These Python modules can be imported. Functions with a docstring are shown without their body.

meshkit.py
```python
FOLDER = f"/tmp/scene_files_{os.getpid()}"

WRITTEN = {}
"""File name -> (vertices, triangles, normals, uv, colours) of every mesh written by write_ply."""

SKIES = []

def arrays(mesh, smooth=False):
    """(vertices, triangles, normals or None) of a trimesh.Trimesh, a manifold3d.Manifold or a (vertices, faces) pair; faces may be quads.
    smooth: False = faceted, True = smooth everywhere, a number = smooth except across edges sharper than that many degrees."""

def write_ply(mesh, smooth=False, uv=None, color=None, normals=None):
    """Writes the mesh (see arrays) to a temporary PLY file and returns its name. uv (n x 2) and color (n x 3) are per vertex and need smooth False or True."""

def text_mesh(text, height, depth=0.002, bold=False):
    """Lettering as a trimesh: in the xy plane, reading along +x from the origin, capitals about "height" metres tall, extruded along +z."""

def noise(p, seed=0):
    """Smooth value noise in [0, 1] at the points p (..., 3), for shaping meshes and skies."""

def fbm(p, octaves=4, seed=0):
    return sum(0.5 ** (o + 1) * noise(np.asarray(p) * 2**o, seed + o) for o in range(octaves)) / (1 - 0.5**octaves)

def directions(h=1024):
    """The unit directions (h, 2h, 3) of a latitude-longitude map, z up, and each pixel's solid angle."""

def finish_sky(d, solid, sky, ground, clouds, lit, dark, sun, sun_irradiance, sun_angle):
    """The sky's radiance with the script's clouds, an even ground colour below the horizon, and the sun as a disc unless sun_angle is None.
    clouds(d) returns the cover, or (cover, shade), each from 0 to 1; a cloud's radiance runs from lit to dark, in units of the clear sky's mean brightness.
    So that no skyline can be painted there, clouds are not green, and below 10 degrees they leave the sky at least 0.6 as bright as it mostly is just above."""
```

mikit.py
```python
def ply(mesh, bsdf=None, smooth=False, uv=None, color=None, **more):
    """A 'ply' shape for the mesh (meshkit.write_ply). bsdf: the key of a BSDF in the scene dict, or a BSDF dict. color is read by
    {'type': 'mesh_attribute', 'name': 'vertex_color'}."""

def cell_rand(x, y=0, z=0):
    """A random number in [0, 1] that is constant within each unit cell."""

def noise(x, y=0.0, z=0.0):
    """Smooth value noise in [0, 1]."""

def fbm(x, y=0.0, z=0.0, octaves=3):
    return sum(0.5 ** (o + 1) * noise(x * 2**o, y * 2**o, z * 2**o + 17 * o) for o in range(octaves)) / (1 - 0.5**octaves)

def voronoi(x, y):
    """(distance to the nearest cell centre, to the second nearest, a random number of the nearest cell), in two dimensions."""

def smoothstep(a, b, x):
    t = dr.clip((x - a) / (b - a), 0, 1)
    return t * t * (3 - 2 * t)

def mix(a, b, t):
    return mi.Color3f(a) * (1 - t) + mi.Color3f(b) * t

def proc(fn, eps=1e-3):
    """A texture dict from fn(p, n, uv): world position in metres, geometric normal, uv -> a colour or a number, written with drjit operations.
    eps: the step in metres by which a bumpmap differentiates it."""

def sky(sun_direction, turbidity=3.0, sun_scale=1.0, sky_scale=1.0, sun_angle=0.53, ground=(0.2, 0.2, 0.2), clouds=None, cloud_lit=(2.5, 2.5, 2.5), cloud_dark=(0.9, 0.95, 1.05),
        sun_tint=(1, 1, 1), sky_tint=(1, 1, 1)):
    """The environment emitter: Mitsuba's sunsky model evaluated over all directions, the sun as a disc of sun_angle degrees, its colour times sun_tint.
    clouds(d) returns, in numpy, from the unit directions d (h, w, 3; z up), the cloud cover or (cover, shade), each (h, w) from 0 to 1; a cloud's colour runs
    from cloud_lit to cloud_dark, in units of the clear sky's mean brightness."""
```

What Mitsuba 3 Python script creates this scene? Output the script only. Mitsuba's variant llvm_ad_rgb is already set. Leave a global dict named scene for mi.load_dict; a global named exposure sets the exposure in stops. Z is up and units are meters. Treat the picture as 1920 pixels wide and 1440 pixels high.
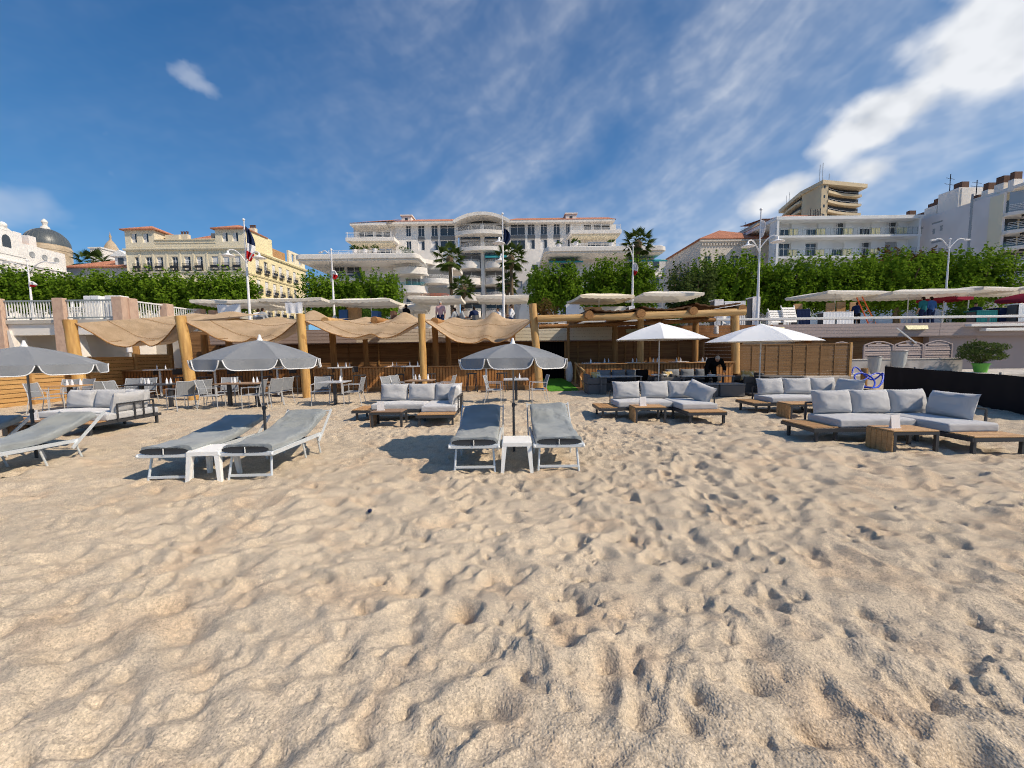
import math, random
import numpy as np
import trimesh
import drjit as dr
import mitsuba as mi
import mikit, meshkit
from mikit import noise, fbm, cell_rand, smoothstep, mix, voronoi
import manifold3d as m3
from shapely.geometry import Polygon, box as sbox

# ------------------------------------------------------------------ camera, sky, exposure
FWD = (0, 0.996779, -0.080199)
UP = (0.012217, 0.080193, 0.996704)
FOV = 104.7475
EYE = (0.0, 0.0, 1.6)

exposure = 1.65
SUN = (0.68, -0.30, 0.67)


def cloud_cover(d):
    """Wispy cirrus drawn out from lower left to upper right, a bank of cumulus on the right, a small puff and a low bank on the left."""
    az = np.degrees(np.arctan2(d[..., 0], d[..., 1]))
    el = np.degrees(np.arcsin(np.clip(d[..., 2], -1, 1)))
    o = az * 0

    def fb(u, v, oc, seed):
        return meshkit.fbm(np.stack([u, v, o + seed * 1.7], -1), oc, seed)

    wx = (fb(az / 13, el / 10, 4, 3) - 0.5) * 2
    wy = (fb(az / 13 + 9, el / 10, 4, 4) - 0.5) * 2
    c, s = math.cos(0.40), math.sin(0.40)
    a = az * c + el * s + wx * 7
    b = -az * s + el * c + wy * 4.5
    big = fb(a / 22, b / 9, 3, 23)
    st = fb(a / 11, b / 2.1, 6, 11)
    st2 = fb(a / 5, b / 0.8, 4, 12)
    cell = fb(az / 1.7 + wx, el / 1.1 + wy, 4, 41)
    side = 0.08 + 0.80 / (1 + np.exp(-(az + 12) / 7.0))
    high = np.clip(1.15 - np.maximum(el - 34, 0) / 45, 0.3, 1)
    body = np.clip((big - 0.14) * 2.0, 0, 1)
    wisp = np.clip((0.62 * st + 0.38 * st2 - 0.40) * 3.4, 0, 1)
    tex = np.clip((cell - 0.36) * 2.6, 0, 1)
    cir = side * high * body * (0.27 + 0.42 * wisp * (0.4 + 0.6 * tex) + 0.16 * tex)
    puff = fb(az / 8 + wx * 0.3, el / 5.0 + wy * 0.3, 6, 31)
    fine = fb(az / 2.3 + wx * 0.6, el / 1.6 + wy * 0.6, 6, 37)
    n = 0.55 * puff + 0.45 * fine

    def blob(a0, e0, ra, re, tilt=0.0):
        u, v = az - a0, el - e0 - (az - a0) * tilt
        return np.exp(-((u / ra) ** 2 + (v / re) ** 2))

    bank = np.maximum.reduce([1.0 * blob(51, 25.5, 10, 5.6, 0.1), 0.95 * blob(42, 22.3, 8, 3.4, 0.3), 0.85 * blob(33, 17.5, 5, 2.0, 0.3), 0.75 * blob(41, 18, 5, 2.2), 0.8 * blob(50, 31.5, 7, 2.2), 0.9 * blob(66, 24, 14, 6), 0.85 * blob(95, 21, 18, 6), 0.8 * blob(140, 27, 18, 6), 0.7 * blob(-140, 20, 18, 5)])
    cum = np.clip((n + 0.80 * bank - 0.88) * 3.6, 0, 1)
    pf = 0.30 * np.clip((fine * 1.25 + 0.85 * blob(-36.9, 27.6, 2.4, 1.1, -0.15) - 1.02) * 2.6, 0, 1)
    lw = 0.42 * np.clip((n + 0.75 * blob(-53, 13.0, 8, 2.6) - 0.82) * 2.4, 0, 1)
    haze = 0.16 * np.exp(-np.maximum(el, 0) / 6.0)
    cover = 1 - (1 - np.clip(cir * 0.85, 0, 0.7)) * (1 - cum * 0.97) * (1 - pf) * (1 - lw) * (1 - haze)
    shade = np.clip((0.62 - fine) * 1.3 + (puff - 0.5) * 0.4, 0, 0.8) * cum + 0.5 * lw
    return cover, shade


T4 = mi.ScalarTransform4f
scene = {
    "camera": {
        "type": "perspective", "fov": FOV, "fov_axis": "x", "near_clip": 0.05, "far_clip": 3000.0,
        "to_world": T4().look_at(origin=list(EYE), target=[e + v for e, v in zip(EYE, FWD)], up=list(UP)),
    },
    "sky": mikit.sky(SUN, turbidity=2.6, sun_tint=(0.97, 1.0, 1.07), sky_tint=(0.33, 0.77, 1.08), ground=(0.28, 0.23, 0.17), clouds=cloud_cover, cloud_lit=(3.9, 4.0, 4.15), cloud_dark=(1.9, 2.1, 2.4)),
}
labels = {}
R = random.Random(7)
RN = np.random.default_rng(11)
PI = math.pi

# ------------------------------------------------------------------ mesh kit


class M:
    """Collects pieces into one mesh."""

    def __init__(s):
        s.v, s.f, s.n = [], [], 0

    def add(s, v, f):
        v = np.asarray(v, float).reshape(-1, 3)
        f = np.asarray(f, int)
        if f.shape[1] == 4:
            f = np.vstack([f[:, [0, 1, 2]], f[:, [0, 2, 3]]])
        s.v.append(v)
        s.f.append(f + s.n)
        s.n += len(v)
        return s

    def t(s):
        return trimesh.Trimesh(np.vstack(s.v), np.vstack(s.f), process=False)

    def box(s, c, z, rz=0.0, ch=0.0):
        v, f = cube(ch / max(min(z), 1e-6)) if not ch else chamfer(z, ch)
        v = v * (np.array(z) if not ch else 1)
        if rz:
            a, b = math.cos(rz), math.sin(rz)
            v = v @ np.array([[a, b, 0], [-b, a, 0], [0, 0, 1]])
        return s.add(v + np.array(c), f)

    def span(s, lo, hi, ch=0.0):
        lo, hi = np.array(lo, float), np.array(hi, float)
        return s.box((lo + hi) / 2, hi - lo, 0, ch)

    def bar(s, p, q, w, h, up=(0, 0, 1)):
        p, q = np.array(p, float), np.array(q, float)
        d = q - p
        L = np.linalg.norm(d)
        d /= L
        x = np.cross(up, d)
        if np.linalg.norm(x) < 1e-6:
            x = np.cross((0, 1, 0), d)
        x /= np.linalg.norm(x)
        y = np.cross(d, x)
        v, f = cube()
        v = v * np.array([w, h, L])
        return s.add(v @ np.array([x, y, d]) + (p + q) / 2, f)

    def tube(s, pts, r, n=8, caps=True):
        pts = np.asarray(pts, float)
        r = np.broadcast_to(np.asarray(r, float), (len(pts),))
        tg = np.gradient(pts, axis=0)
        tg /= np.linalg.norm(tg, axis=1, keepdims=True) + 1e-12
        ref = np.array([0, 0, 1.0]) if abs(tg[0][2]) < 0.9 else np.array([1.0, 0, 0])
        x = np.cross(ref, tg[0])
        x /= np.linalg.norm(x)
        an = np.arange(n) * 2 * PI / n
        v = []
        for k in range(len(pts)):
            x = x - tg[k] * (x @ tg[k])
            x /= np.linalg.norm(x)
            y = np.cross(tg[k], x)
            v.append(pts[k] + r[k] * (np.cos(an)[:, None] * x + np.sin(an)[:, None] * y))
        i = np.arange(n)
        j = (i + 1) % n
        f = np.vstack([np.stack([k * n + i, k * n + j, (k + 1) * n + j, (k + 1) * n + i], 1) for k in range(len(pts) - 1)])
        v = np.vstack(v)
        s.add(v, f)
        if caps:
            for k, o in ((0, -1), (len(pts) - 1, 1)):
                ring = v[k * n:(k + 1) * n]
                t = np.stack([i * 0 + n, i, j] if o > 0 else [i * 0 + n, j, i], 1)
                s.add(np.vstack([ring, pts[k]]), t)
        return s

    def lathe(s, prof, c=(0, 0, 0), n=16, sy=1.0):
        prof = np.asarray(prof, float)
        an = np.arange(n) * 2 * PI / n
        v = np.stack([prof[:, 0, None] * np.cos(an), prof[:, 0, None] * np.sin(an) * sy, prof[:, 1, None] + 0 * an], -1).reshape(-1, 3)
        i = np.arange(n)
        j = (i + 1) % n
        f = np.vstack([np.stack([k * n + i, k * n + j, (k + 1) * n + j, (k + 1) * n + i], 1) for k in range(len(prof) - 1)])
        return s.add(v + np.array(c), f)

    def ball(s, c, r, n=1):
        b = ICO[n]
        return s.add(b[0] * np.asarray(r) + np.array(c), b[1])

    def grid(s, g, flip=False):
        g = np.asarray(g, float)
        a, b = g.shape[:2]
        k = (np.arange(a - 1)[:, None] * b + np.arange(b - 1)).ravel()
        f = np.stack([k, k + 1, k + b + 1, k + b], 1)
        return s.add(g.reshape(-1, 3), f[:, ::-1] if flip else f)

    def prism(s, poly, z0, z1, axis=2, off=0):
        """poly (shapely or points) extruded along z from z0 to z1."""
        p = poly if isinstance(poly, Polygon) else Polygon(poly)
        m = trimesh.creation.extrude_polygon(p, z1 - z0, engine="earcut")
        v = np.array(m.vertices)
        v[:, 2] += z0
        return s.add(v, m.faces)

    def quad(s, *p):
        return s.add(np.array(p), [[0, 1, 2, 3]])


def cube(ch=0):
    v = np.array([[x, y, z] for x in (-0.5, 0.5) for y in (-0.5, 0.5) for z in (-0.5, 0.5)])
    f = np.array([[0, 1, 3], [0, 3, 2], [4, 6, 7], [4, 7, 5], [0, 4, 5], [0, 5, 1], [2, 3, 7], [2, 7, 6], [0, 2, 6], [0, 6, 4], [1, 5, 7], [1, 7, 3]])
    return v, f


def chamfer(size, c):
    h = np.array(size, float) / 2
    pts = []
    for sx in (-1, 1):
        for sy in (-1, 1):
            for sz in (-1, 1):
                s = np.array([sx, sy, sz])
                for k in range(3):
                    o = h - c
                    o[k] = h[k]
                    pts.append(s * o)
    hull = m3.Manifold.hull_points(np.array(pts)).to_mesh()
    return np.array(hull.vert_properties[:, :3], float), np.array(hull.tri_verts)


ICO = {k: (lambda m: (np.array(m.vertices), np.array(m.faces)))(trimesh.creation.icosphere(subdivisions=k)) for k in (0, 1, 2, 3)}


def mv(x=0, y=0, z=0):
    m = np.eye(4)
    m[:3, 3] = (x, y, z)
    return m


def rot(a, axis="z"):
    c, s = math.cos(a), math.sin(a)
    m = np.eye(4)
    i, j = {"z": (0, 1), "x": (1, 2), "y": (2, 0)}[axis]
    m[i, i], m[i, j], m[j, i], m[j, j] = c, -s, s, c
    return m


def scl(x, y=None, z=None):
    return np.diag([x, x if y is None else y, x if z is None else z, 1.0])


def frame(A, B):
    """Local frame of an upright face: x runs from A to B, y into the building (left of... away from the viewer), z up."""
    A, B = np.array(A[:2], float), np.array(B[:2], float)
    d = B - A
    L = np.linalg.norm(d)
    d /= L
    m = np.eye(4)
    m[:2, 0] = d
    m[:2, 1] = (-d[1], d[0])
    m[:2, 3] = A
    return m, L


used = set()


def uniq(key):
    k, i = key, 0
    while k in used:
        i += 1
        k = f"{key}_{i:03d}"
    used.add(k)
    return k


def P(m, mat, smooth=False):
    return mikit.ply(m.t() if isinstance(m, M) else m, "mat_" + mat, smooth)


RIGHT = np.cross(FWD, UP)


def at(px, py, d):
    """The surveyed point in the upright plane y = d that the photograph shows at this pixel: (x, z)."""
    r = np.array(FWD) + (px - 960) / 740 * RIGHT + (720 - py) / 740 * np.array(UP)
    return float(r[0] * d / r[1]), float(1.6 + r[2] * d / r[1])


def xat(px, d, z):
    """x in the plane y = d of a photograph column at height z."""
    py = 660.0
    for _ in range(4):
        x, zz = at(px, py, d)
        py -= (z - zz) * 740 / d
    return at(px, py, d)[0]


UB = {}


def ub(mat):
    if mat not in UB:
        UB[mat] = mikit.ply(cube(), "mat_" + mat)
    return UB[mat]


def bx(path, c, s, mat, rz=0.0, pre=None):
    """A box as an entry of its own: the unit cube of its material, scaled and placed."""
    m = mv(*c) @ rot(rz) @ scl(*s)
    return (path, ub(mat), m if pre is None else pre @ m)


def put(key, shape, m, label=None, kind=None):
    d = dict(shape)
    if m is not None:
        d["to_world"] = T4(m.tolist())
    scene[key] = d
    lb = {}
    if label:
        lb["label"] = label
    if kind:
        lb["kind"] = kind
    if lb:
        labels[key] = lb


def stamp(name, items, at=None, label=None, cat=None, group=None):
    """One thing: items are (path, shape[, matrix[, label or {kind}]]); path 'window/pane' hangs under the last 'window'. path '' is the thing itself."""
    root = uniq(name)
    last = {}
    for it in items:
        path, shape = it[0], it[1]
        m = it[2] if len(it) > 2 else None
        x = it[3] if len(it) > 3 else None
        w = m if at is None else (at if m is None else at @ m)
        if path == "":
            key = root
        else:
            seg = path.split("/")
            holder = root if len(seg) == 1 else last["/".join(seg[:-1])]
            key = uniq(holder + "__" + seg[-1])
            last[path] = key
        put(key, shape, w, x if isinstance(x, str) else None, x.get("kind") if isinstance(x, dict) else None)
    lb = {"label": label, "category": cat}
    if group:
        lb["group"] = group
    labels.setdefault(root, {}).update(lb)
    return root


def struct(name, shape, m=None):
    k = uniq(name)
    put(k, shape, m)
    labels[k] = {"kind": "structure"}
    return k


# ------------------------------------------------------------------ materials


def rgb(c):
    return {"type": "rgb", "value": [float(x) for x in c]} if not isinstance(c, dict) else c


def matte(name, c):
    scene["mat_" + name] = {"type": "twosided", "b": {"type": "diffuse", "reflectance": rgb(c)}}
    return name


def coat(name, c, rough=0.5, metal=0.0, spec=0.5, bump=None, **more):
    b = {"type": "principled", "base_color": rgb(c), "roughness": rough, "metallic": metal, "specular": spec, **more}
    if bump:
        b = {"type": "bumpmap", "tex": mikit.proc(bump[0], eps=bump[2] if len(bump) > 2 else 2e-3), "scale": bump[1], "b": b}
    scene["mat_" + name] = {"type": "twosided", "b": b}
    return name


def sand_colour(p, n, uv):
    big = fbm(p.x * 0.9, p.y * 0.9, 3.0)
    mid = fbm(p.x * 7, p.y * 7, 9.0)
    warm = smoothstep(0.5, 0.8, fbm(p.x * 3.1 + 5, p.y * 3.1, 1.0))
    g = cell_rand(p.x * 190, p.y * 190, p.z * 190)
    g2 = cell_rand(p.x * 95 + 3, p.y * 95, p.z * 95)
    g3 = noise(p.x * 55, p.y * 55, p.z * 55)
    k = 0.84 + 0.16 * big + 0.06 * mid + 0.42 * (g - 0.5) + 0.34 * (g2 - 0.5) + 0.10 * (g3 - 0.5)
    c = mix((0.54, 0.46, 0.355), (0.54, 0.435, 0.32), warm)
    return c * dr.maximum(k, 0.2)


def sand_bump(p, n, uv):
    return 0.7 * noise(p.x * 130, p.y * 130, p.z * 130) + 0.3 * noise(p.x * 60, p.y * 60, 4.0)


scene["mat_sand_grain"] = {"type": "bumpmap", "tex": mikit.proc(sand_bump, eps=2e-3), "scale": 0.007, "b": {"type": "diffuse", "reflectance": mikit.proc(sand_colour)}}


def wood(name, a, b, axis, rough=0.6, fine=40.0, spec=0.3, knots=0.0):
    """Grain stretched along one axis ('x', 'y', 'z'), darker streaks b in a."""

    def fn(p, n, uv):
        s = {"x": (2.2, fine, fine), "y": (fine, 2.2, fine), "z": (fine, fine, 2.2)}[axis]
        g = noise(p.x * s[0], p.y * s[1], p.z * s[2])
        h = noise(p.x * s[0] * 0.3 + 5, p.y * s[1] * 0.3, p.z * s[2] * 0.3)
        t = 0.55 * g + 0.45 * h
        if knots:
            k = noise(p.x * 5 + 31, p.y * 5, p.z * 4)
            t = dr.maximum(t, smoothstep(0.80, 0.9, k) * knots)
        return mix(a, b, smoothstep(0.2, 0.85, t))

    return coat(name, mikit.proc(fn), rough, 0, spec)


def mottled(name, a, b, scale=3.0, rough=0.7, spec=0.2, lo=0.35, hi=0.7):
    def fn(p, n, uv):
        return mix(a, b, smoothstep(lo, hi, fbm(p.x * scale, p.y * scale, p.z * scale * 0.6)))

    return coat(name, mikit.proc(fn), rough, 0, spec)


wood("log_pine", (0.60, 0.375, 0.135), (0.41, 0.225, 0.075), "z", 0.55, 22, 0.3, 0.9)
wood("log_pine_pale", (0.58, 0.38, 0.165), (0.40, 0.23, 0.085), "z", 0.6, 22, 0.3, 0.9)
wood("log_pine_flat", (0.60, 0.40, 0.18), (0.40, 0.23, 0.09), "x", 0.6, 22, 0.3, 0.9)
wood("log_brown", (0.36, 0.19, 0.075), (0.22, 0.105, 0.04), "y", 0.7, 26, 0.2)
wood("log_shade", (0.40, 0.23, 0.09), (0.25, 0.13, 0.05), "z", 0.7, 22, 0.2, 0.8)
wood("fence_pine", (0.58, 0.36, 0.15), (0.45, 0.255, 0.095), "y", 0.65, 30, 0.25)
wood("fence_brown", (0.26, 0.155, 0.075), (0.20, 0.115, 0.053), "x", 0.7, 30, 0.2)
wood("bar_larch", (0.47, 0.235, 0.085), (0.27, 0.115, 0.04), "z", 0.6, 9, 0.25)
wood("bar_larch_dark", (0.33, 0.155, 0.055), (0.20, 0.085, 0.03), "z", 0.6, 9, 0.25)
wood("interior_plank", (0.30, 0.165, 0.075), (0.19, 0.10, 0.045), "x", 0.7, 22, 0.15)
wood("reed_dark", (0.13, 0.075, 0.04), (0.07, 0.04, 0.022), "y", 0.8, 40, 0.1)
wood("teak", (0.46, 0.27, 0.12), (0.34, 0.185, 0.075), "x", 0.5, 60, 0.4)
wood("teak_worn", (0.30, 0.20, 0.13), (0.19, 0.12, 0.075), "x", 0.6, 60, 0.3)
wood("deck_wood", (0.45, 0.26, 0.12), (0.30, 0.16, 0.07), "x", 0.7, 30, 0.2)


def burlap_fn(p, n, uv):
    t = fbm(p.x * 3, p.y * 3, p.z * 3)
    w = noise(p.x * 60, p.y * 60, p.z * 60)
    return mix((0.52, 0.395, 0.27), (0.42, 0.31, 0.20), smoothstep(0.3, 0.7, 0.7 * t + 0.3 * w))


scene["mat_burlap"] = {"type": "principledthin", "base_color": mikit.proc(burlap_fn), "roughness": 0.9, "diff_trans": 0.55, "spec_trans": 0.0}
coat("umbrella_grey", (0.20, 0.215, 0.235), 0.75, 0, 0.2, sheen=0.3)
coat("umbrella_white", (0.74, 0.76, 0.78), 0.8, 0, 0.2)
matte("trim_white", (0.78, 0.79, 0.80))


def cush_bump(p, n, uv):
    return fbm(p.x * 5, p.y * 5, p.z * 5) + 0.02 * noise(p.x * 300, p.y * 300, p.z * 300)


coat("cushion_grey", (0.45, 0.455, 0.465), 0.9, 0, 0.1, sheen=0.25, bump=(cush_bump, 0.02, 4e-3))


def vinyl_fn(p, n, uv):
    t = fbm(p.x * 4, p.y * 4, p.z * 4)
    return mix((0.25, 0.275, 0.285), (0.31, 0.335, 0.34), smoothstep(0.3, 0.7, t))


def vinyl_bump(p, n, uv):
    return fbm(p.x * 9 + fbm(p.x * 3, p.y * 3) * 2, p.y * 5, p.z * 7)


coat("cover_vinyl", mikit.proc(vinyl_fn), 0.42, 0, 0.5, bump=(vinyl_bump, 0.03, 4e-3))
coat("cover_dark", (0.035, 0.04, 0.048), 0.6, 0, 0.3)
coat("aluminium", (0.63, 0.68, 0.72), 0.42, 0.25, 0.5)
coat("chair_metal", (0.55, 0.56, 0.57), 0.42, 0.35, 0.5)
coat("sling_grey", (0.235, 0.25, 0.27), 0.8, 0, 0.2)
coat("sling_dark", (0.03, 0.033, 0.04), 0.8, 0, 0.2)
coat("dark_metal", (0.045, 0.048, 0.055), 0.45, 0.2, 0.5)
coat("pole_steel", (0.22, 0.22, 0.23), 0.4, 0.6, 0.5)
coat("plastic_white", (0.80, 0.81, 0.80), 0.35, 0, 0.5)
coat("card_white", (0.72, 0.70, 0.70), 0.5, 0, 0.4)
coat("paint_white", (0.74, 0.74, 0.75), 0.4, 0, 0.5)
mottled("stucco_white", (0.73, 0.70, 0.66), (0.67, 0.64, 0.60), 0.7)
mottled("stucco_bright", (0.80, 0.79, 0.77), (0.75, 0.735, 0.71), 0.7)
mottled("stucco_bluish", (0.70, 0.72, 0.73), (0.64, 0.66, 0.67), 0.8)
mottled("stucco_beige", (0.64, 0.58, 0.50), (0.59, 0.53, 0.455), 0.6)
mottled("stucco_yellow", (0.76, 0.67, 0.42), (0.71, 0.62, 0.38), 0.6)
mottled("stucco_cream", (0.71, 0.65, 0.50), (0.66, 0.60, 0.46), 0.6)
mottled("stucco_lilac", (0.69, 0.66, 0.66), (0.63, 0.60, 0.60), 0.5)
mottled("tower_concrete", (0.54, 0.45, 0.31), (0.48, 0.39, 0.265), 0.2)
mottled("concrete_wall", (0.42, 0.40, 0.385), (0.26, 0.245, 0.235), 2.6, 0.85, 0.1)
mottled("concrete_pale", (0.50, 0.47, 0.43), (0.42, 0.395, 0.36), 1.4, 0.85, 0.1)
mottled("column_pink", (0.55, 0.40, 0.31), (0.48, 0.335, 0.26), 9, 0.85, 0.1)


def tile_fn(p, n, uv):
    u = noise((p.x + p.y) * 5.0, p.z * 3.0)
    return mix((0.42, 0.19, 0.115), (0.31, 0.13, 0.08), u)


coat("roof_tile", mikit.proc(tile_fn), 0.8, 0, 0.2)
coat("window_glass", (0.05, 0.06, 0.07), 0.12, 0, 0.55)
coat("shutter_grey", (0.34, 0.36, 0.38), 0.6, 0, 0.3)
coat("panel_grey", (0.17, 0.175, 0.18), 0.6, 0, 0.3)
coat("shutter_white", (0.66, 0.66, 0.66), 0.6, 0, 0.3)
coat("iron_dark", (0.03, 0.03, 0.033), 0.5, 0.3, 0.4)
coat("teal_canvas", (0.035, 0.24, 0.28), 0.8, 0, 0.2)
coat("dome_slate", (0.085, 0.10, 0.11), 0.4, 0.1, 0.5)
mottled("stone_tan", (0.50, 0.41, 0.30), (0.40, 0.31, 0.21), 0.4)
coat("chimney_brown", (0.13, 0.075, 0.055), 0.8, 0, 0.2)
coat("turf_green", (0.075, 0.235, 0.028), 0.9, 0, 0.1, bump=(lambda p, n, uv: noise(p.x * 80, p.y * 80, p.z * 80), 0.02, 3e-3))
coat("screen_black", (0.008, 0.009, 0.013), 0.75, 0, 0.2, bump=(lambda p, n, uv: fbm(p.x * 3, p.y * 3, p.z * 1.2), 0.05, 5e-3))
coat("hose_blue", (0.012, 0.055, 0.52), 0.35, 0, 0.5)
coat("pot_green", (0.14, 0.45, 0.055), 0.4, 0, 0.5)
coat("rattan_grey", (0.115, 0.115, 0.12), 0.7, 0, 0.2, bump=(lambda p, n, uv: noise(p.x * 45, p.y * 45, p.z * 60), 0.012, 3e-3))
coat("glass_top", (0.30, 0.33, 0.36), 0.1, 0, 0.8)
matte("cloth_black", (0.012, 0.012, 0.014))
matte("cloth_navy", (0.02, 0.03, 0.075))
matte("cloth_white", (0.74, 0.75, 0.78))
matte("cloth_teal", (0.03, 0.16, 0.17))
matte("cloth_blue", (0.06, 0.13, 0.30))
matte("cloth_pink", (0.60, 0.36, 0.36))
matte("cloth_maroon", (0.25, 0.03, 0.05))
matte("cloth_orange", (0.55, 0.12, 0.045))
matte("cloth_yellow", (0.58, 0.46, 0.22))
matte("cloth_red", (0.45, 0.02, 0.025))
matte("skin", (0.46, 0.27, 0.19))
matte("hair_dark", (0.03, 0.02, 0.015))
matte("hair_grey", (0.42, 0.41, 0.40))
coat("canvas_cream", (0.68, 0.60, 0.46), 0.9, 0, 0.1)
scene["mat_canvas_thin"] = {"type": "principledthin", "base_color": {"type": "rgb", "value": [0.72, 0.68, 0.60]}, "roughness": 0.9, "diff_trans": 0.4, "spec_trans": 0.0}
coat("rail_white", (0.70, 0.70, 0.69), 0.5, 0, 0.4)
coat("rail_grey", (0.26, 0.30, 0.31), 0.5, 0.1, 0.4)
coat("bag_grey", (0.40, 0.42, 0.42), 0.35, 0, 0.5, bump=(lambda p, n, uv: fbm(p.x * 14, p.y * 14, p.z * 5), 0.03, 4e-3))
coat("fence_taupe", (0.36, 0.30, 0.29), 0.7, 0, 0.2)
coat("fixture_yellow", (0.50, 0.48, 0.26), 0.5, 0, 0.3)
mottled("cushion_rust", (0.24, 0.07, 0.045), (0.17, 0.05, 0.035), 6)
mottled("cushion_gold", (0.50, 0.36, 0.13), (0.62, 0.56, 0.44), 16, lo=0.45, hi=0.55)
wood("trunk_bark", (0.20, 0.15, 0.10), (0.12, 0.085, 0.055), "z", 0.9, 12, 0.1)


def leafmat(name, a, b, trans, scale=0.9):
    def fn(p, n, uv):
        t = 0.5 * noise(p.x * scale, p.y * scale, p.z * scale) + 0.5 * cell_rand(p.x * 5, p.y * 5, p.z * 5)
        return mix(a, b, t)

    scene["mat_" + name] = {"type": "principledthin", "base_color": mikit.proc(fn), "roughness": 0.55, "diff_trans": trans, "spec_trans": 0.0, "spec_tint": 0.0}


leafmat("leaf_plane", (0.075, 0.16, 0.013), (0.19, 0.30, 0.028), 0.78)
leafmat("leaf_olive", (0.06, 0.095, 0.025), (0.10, 0.14, 0.04), 0.6)
leafmat("leaf_palm", (0.05, 0.09, 0.018), (0.11, 0.15, 0.04), 0.5)
leafmat("leaf_shrub", (0.035, 0.085, 0.015), (0.075, 0.14, 0.03), 0.6, 3)
leafmat("leaf_rust", (0.15, 0.07, 0.03), (0.10, 0.09, 0.03), 0.6, 2)

# ------------------------------------------------------------------ the setting: sand, ground, promenade


def spaced(lim0, fine0, flat, grow, end):
    """Grid lines from lim0 on: even up to 'flat', then a spacing that grows with distance."""
    g = [lim0]
    while g[-1] < end:
        g.append(g[-1] + (fine0 if g[-1] < flat else fine0 * (1 + (g[-1] - flat) * grow)))
    return np.array(g)


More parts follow.
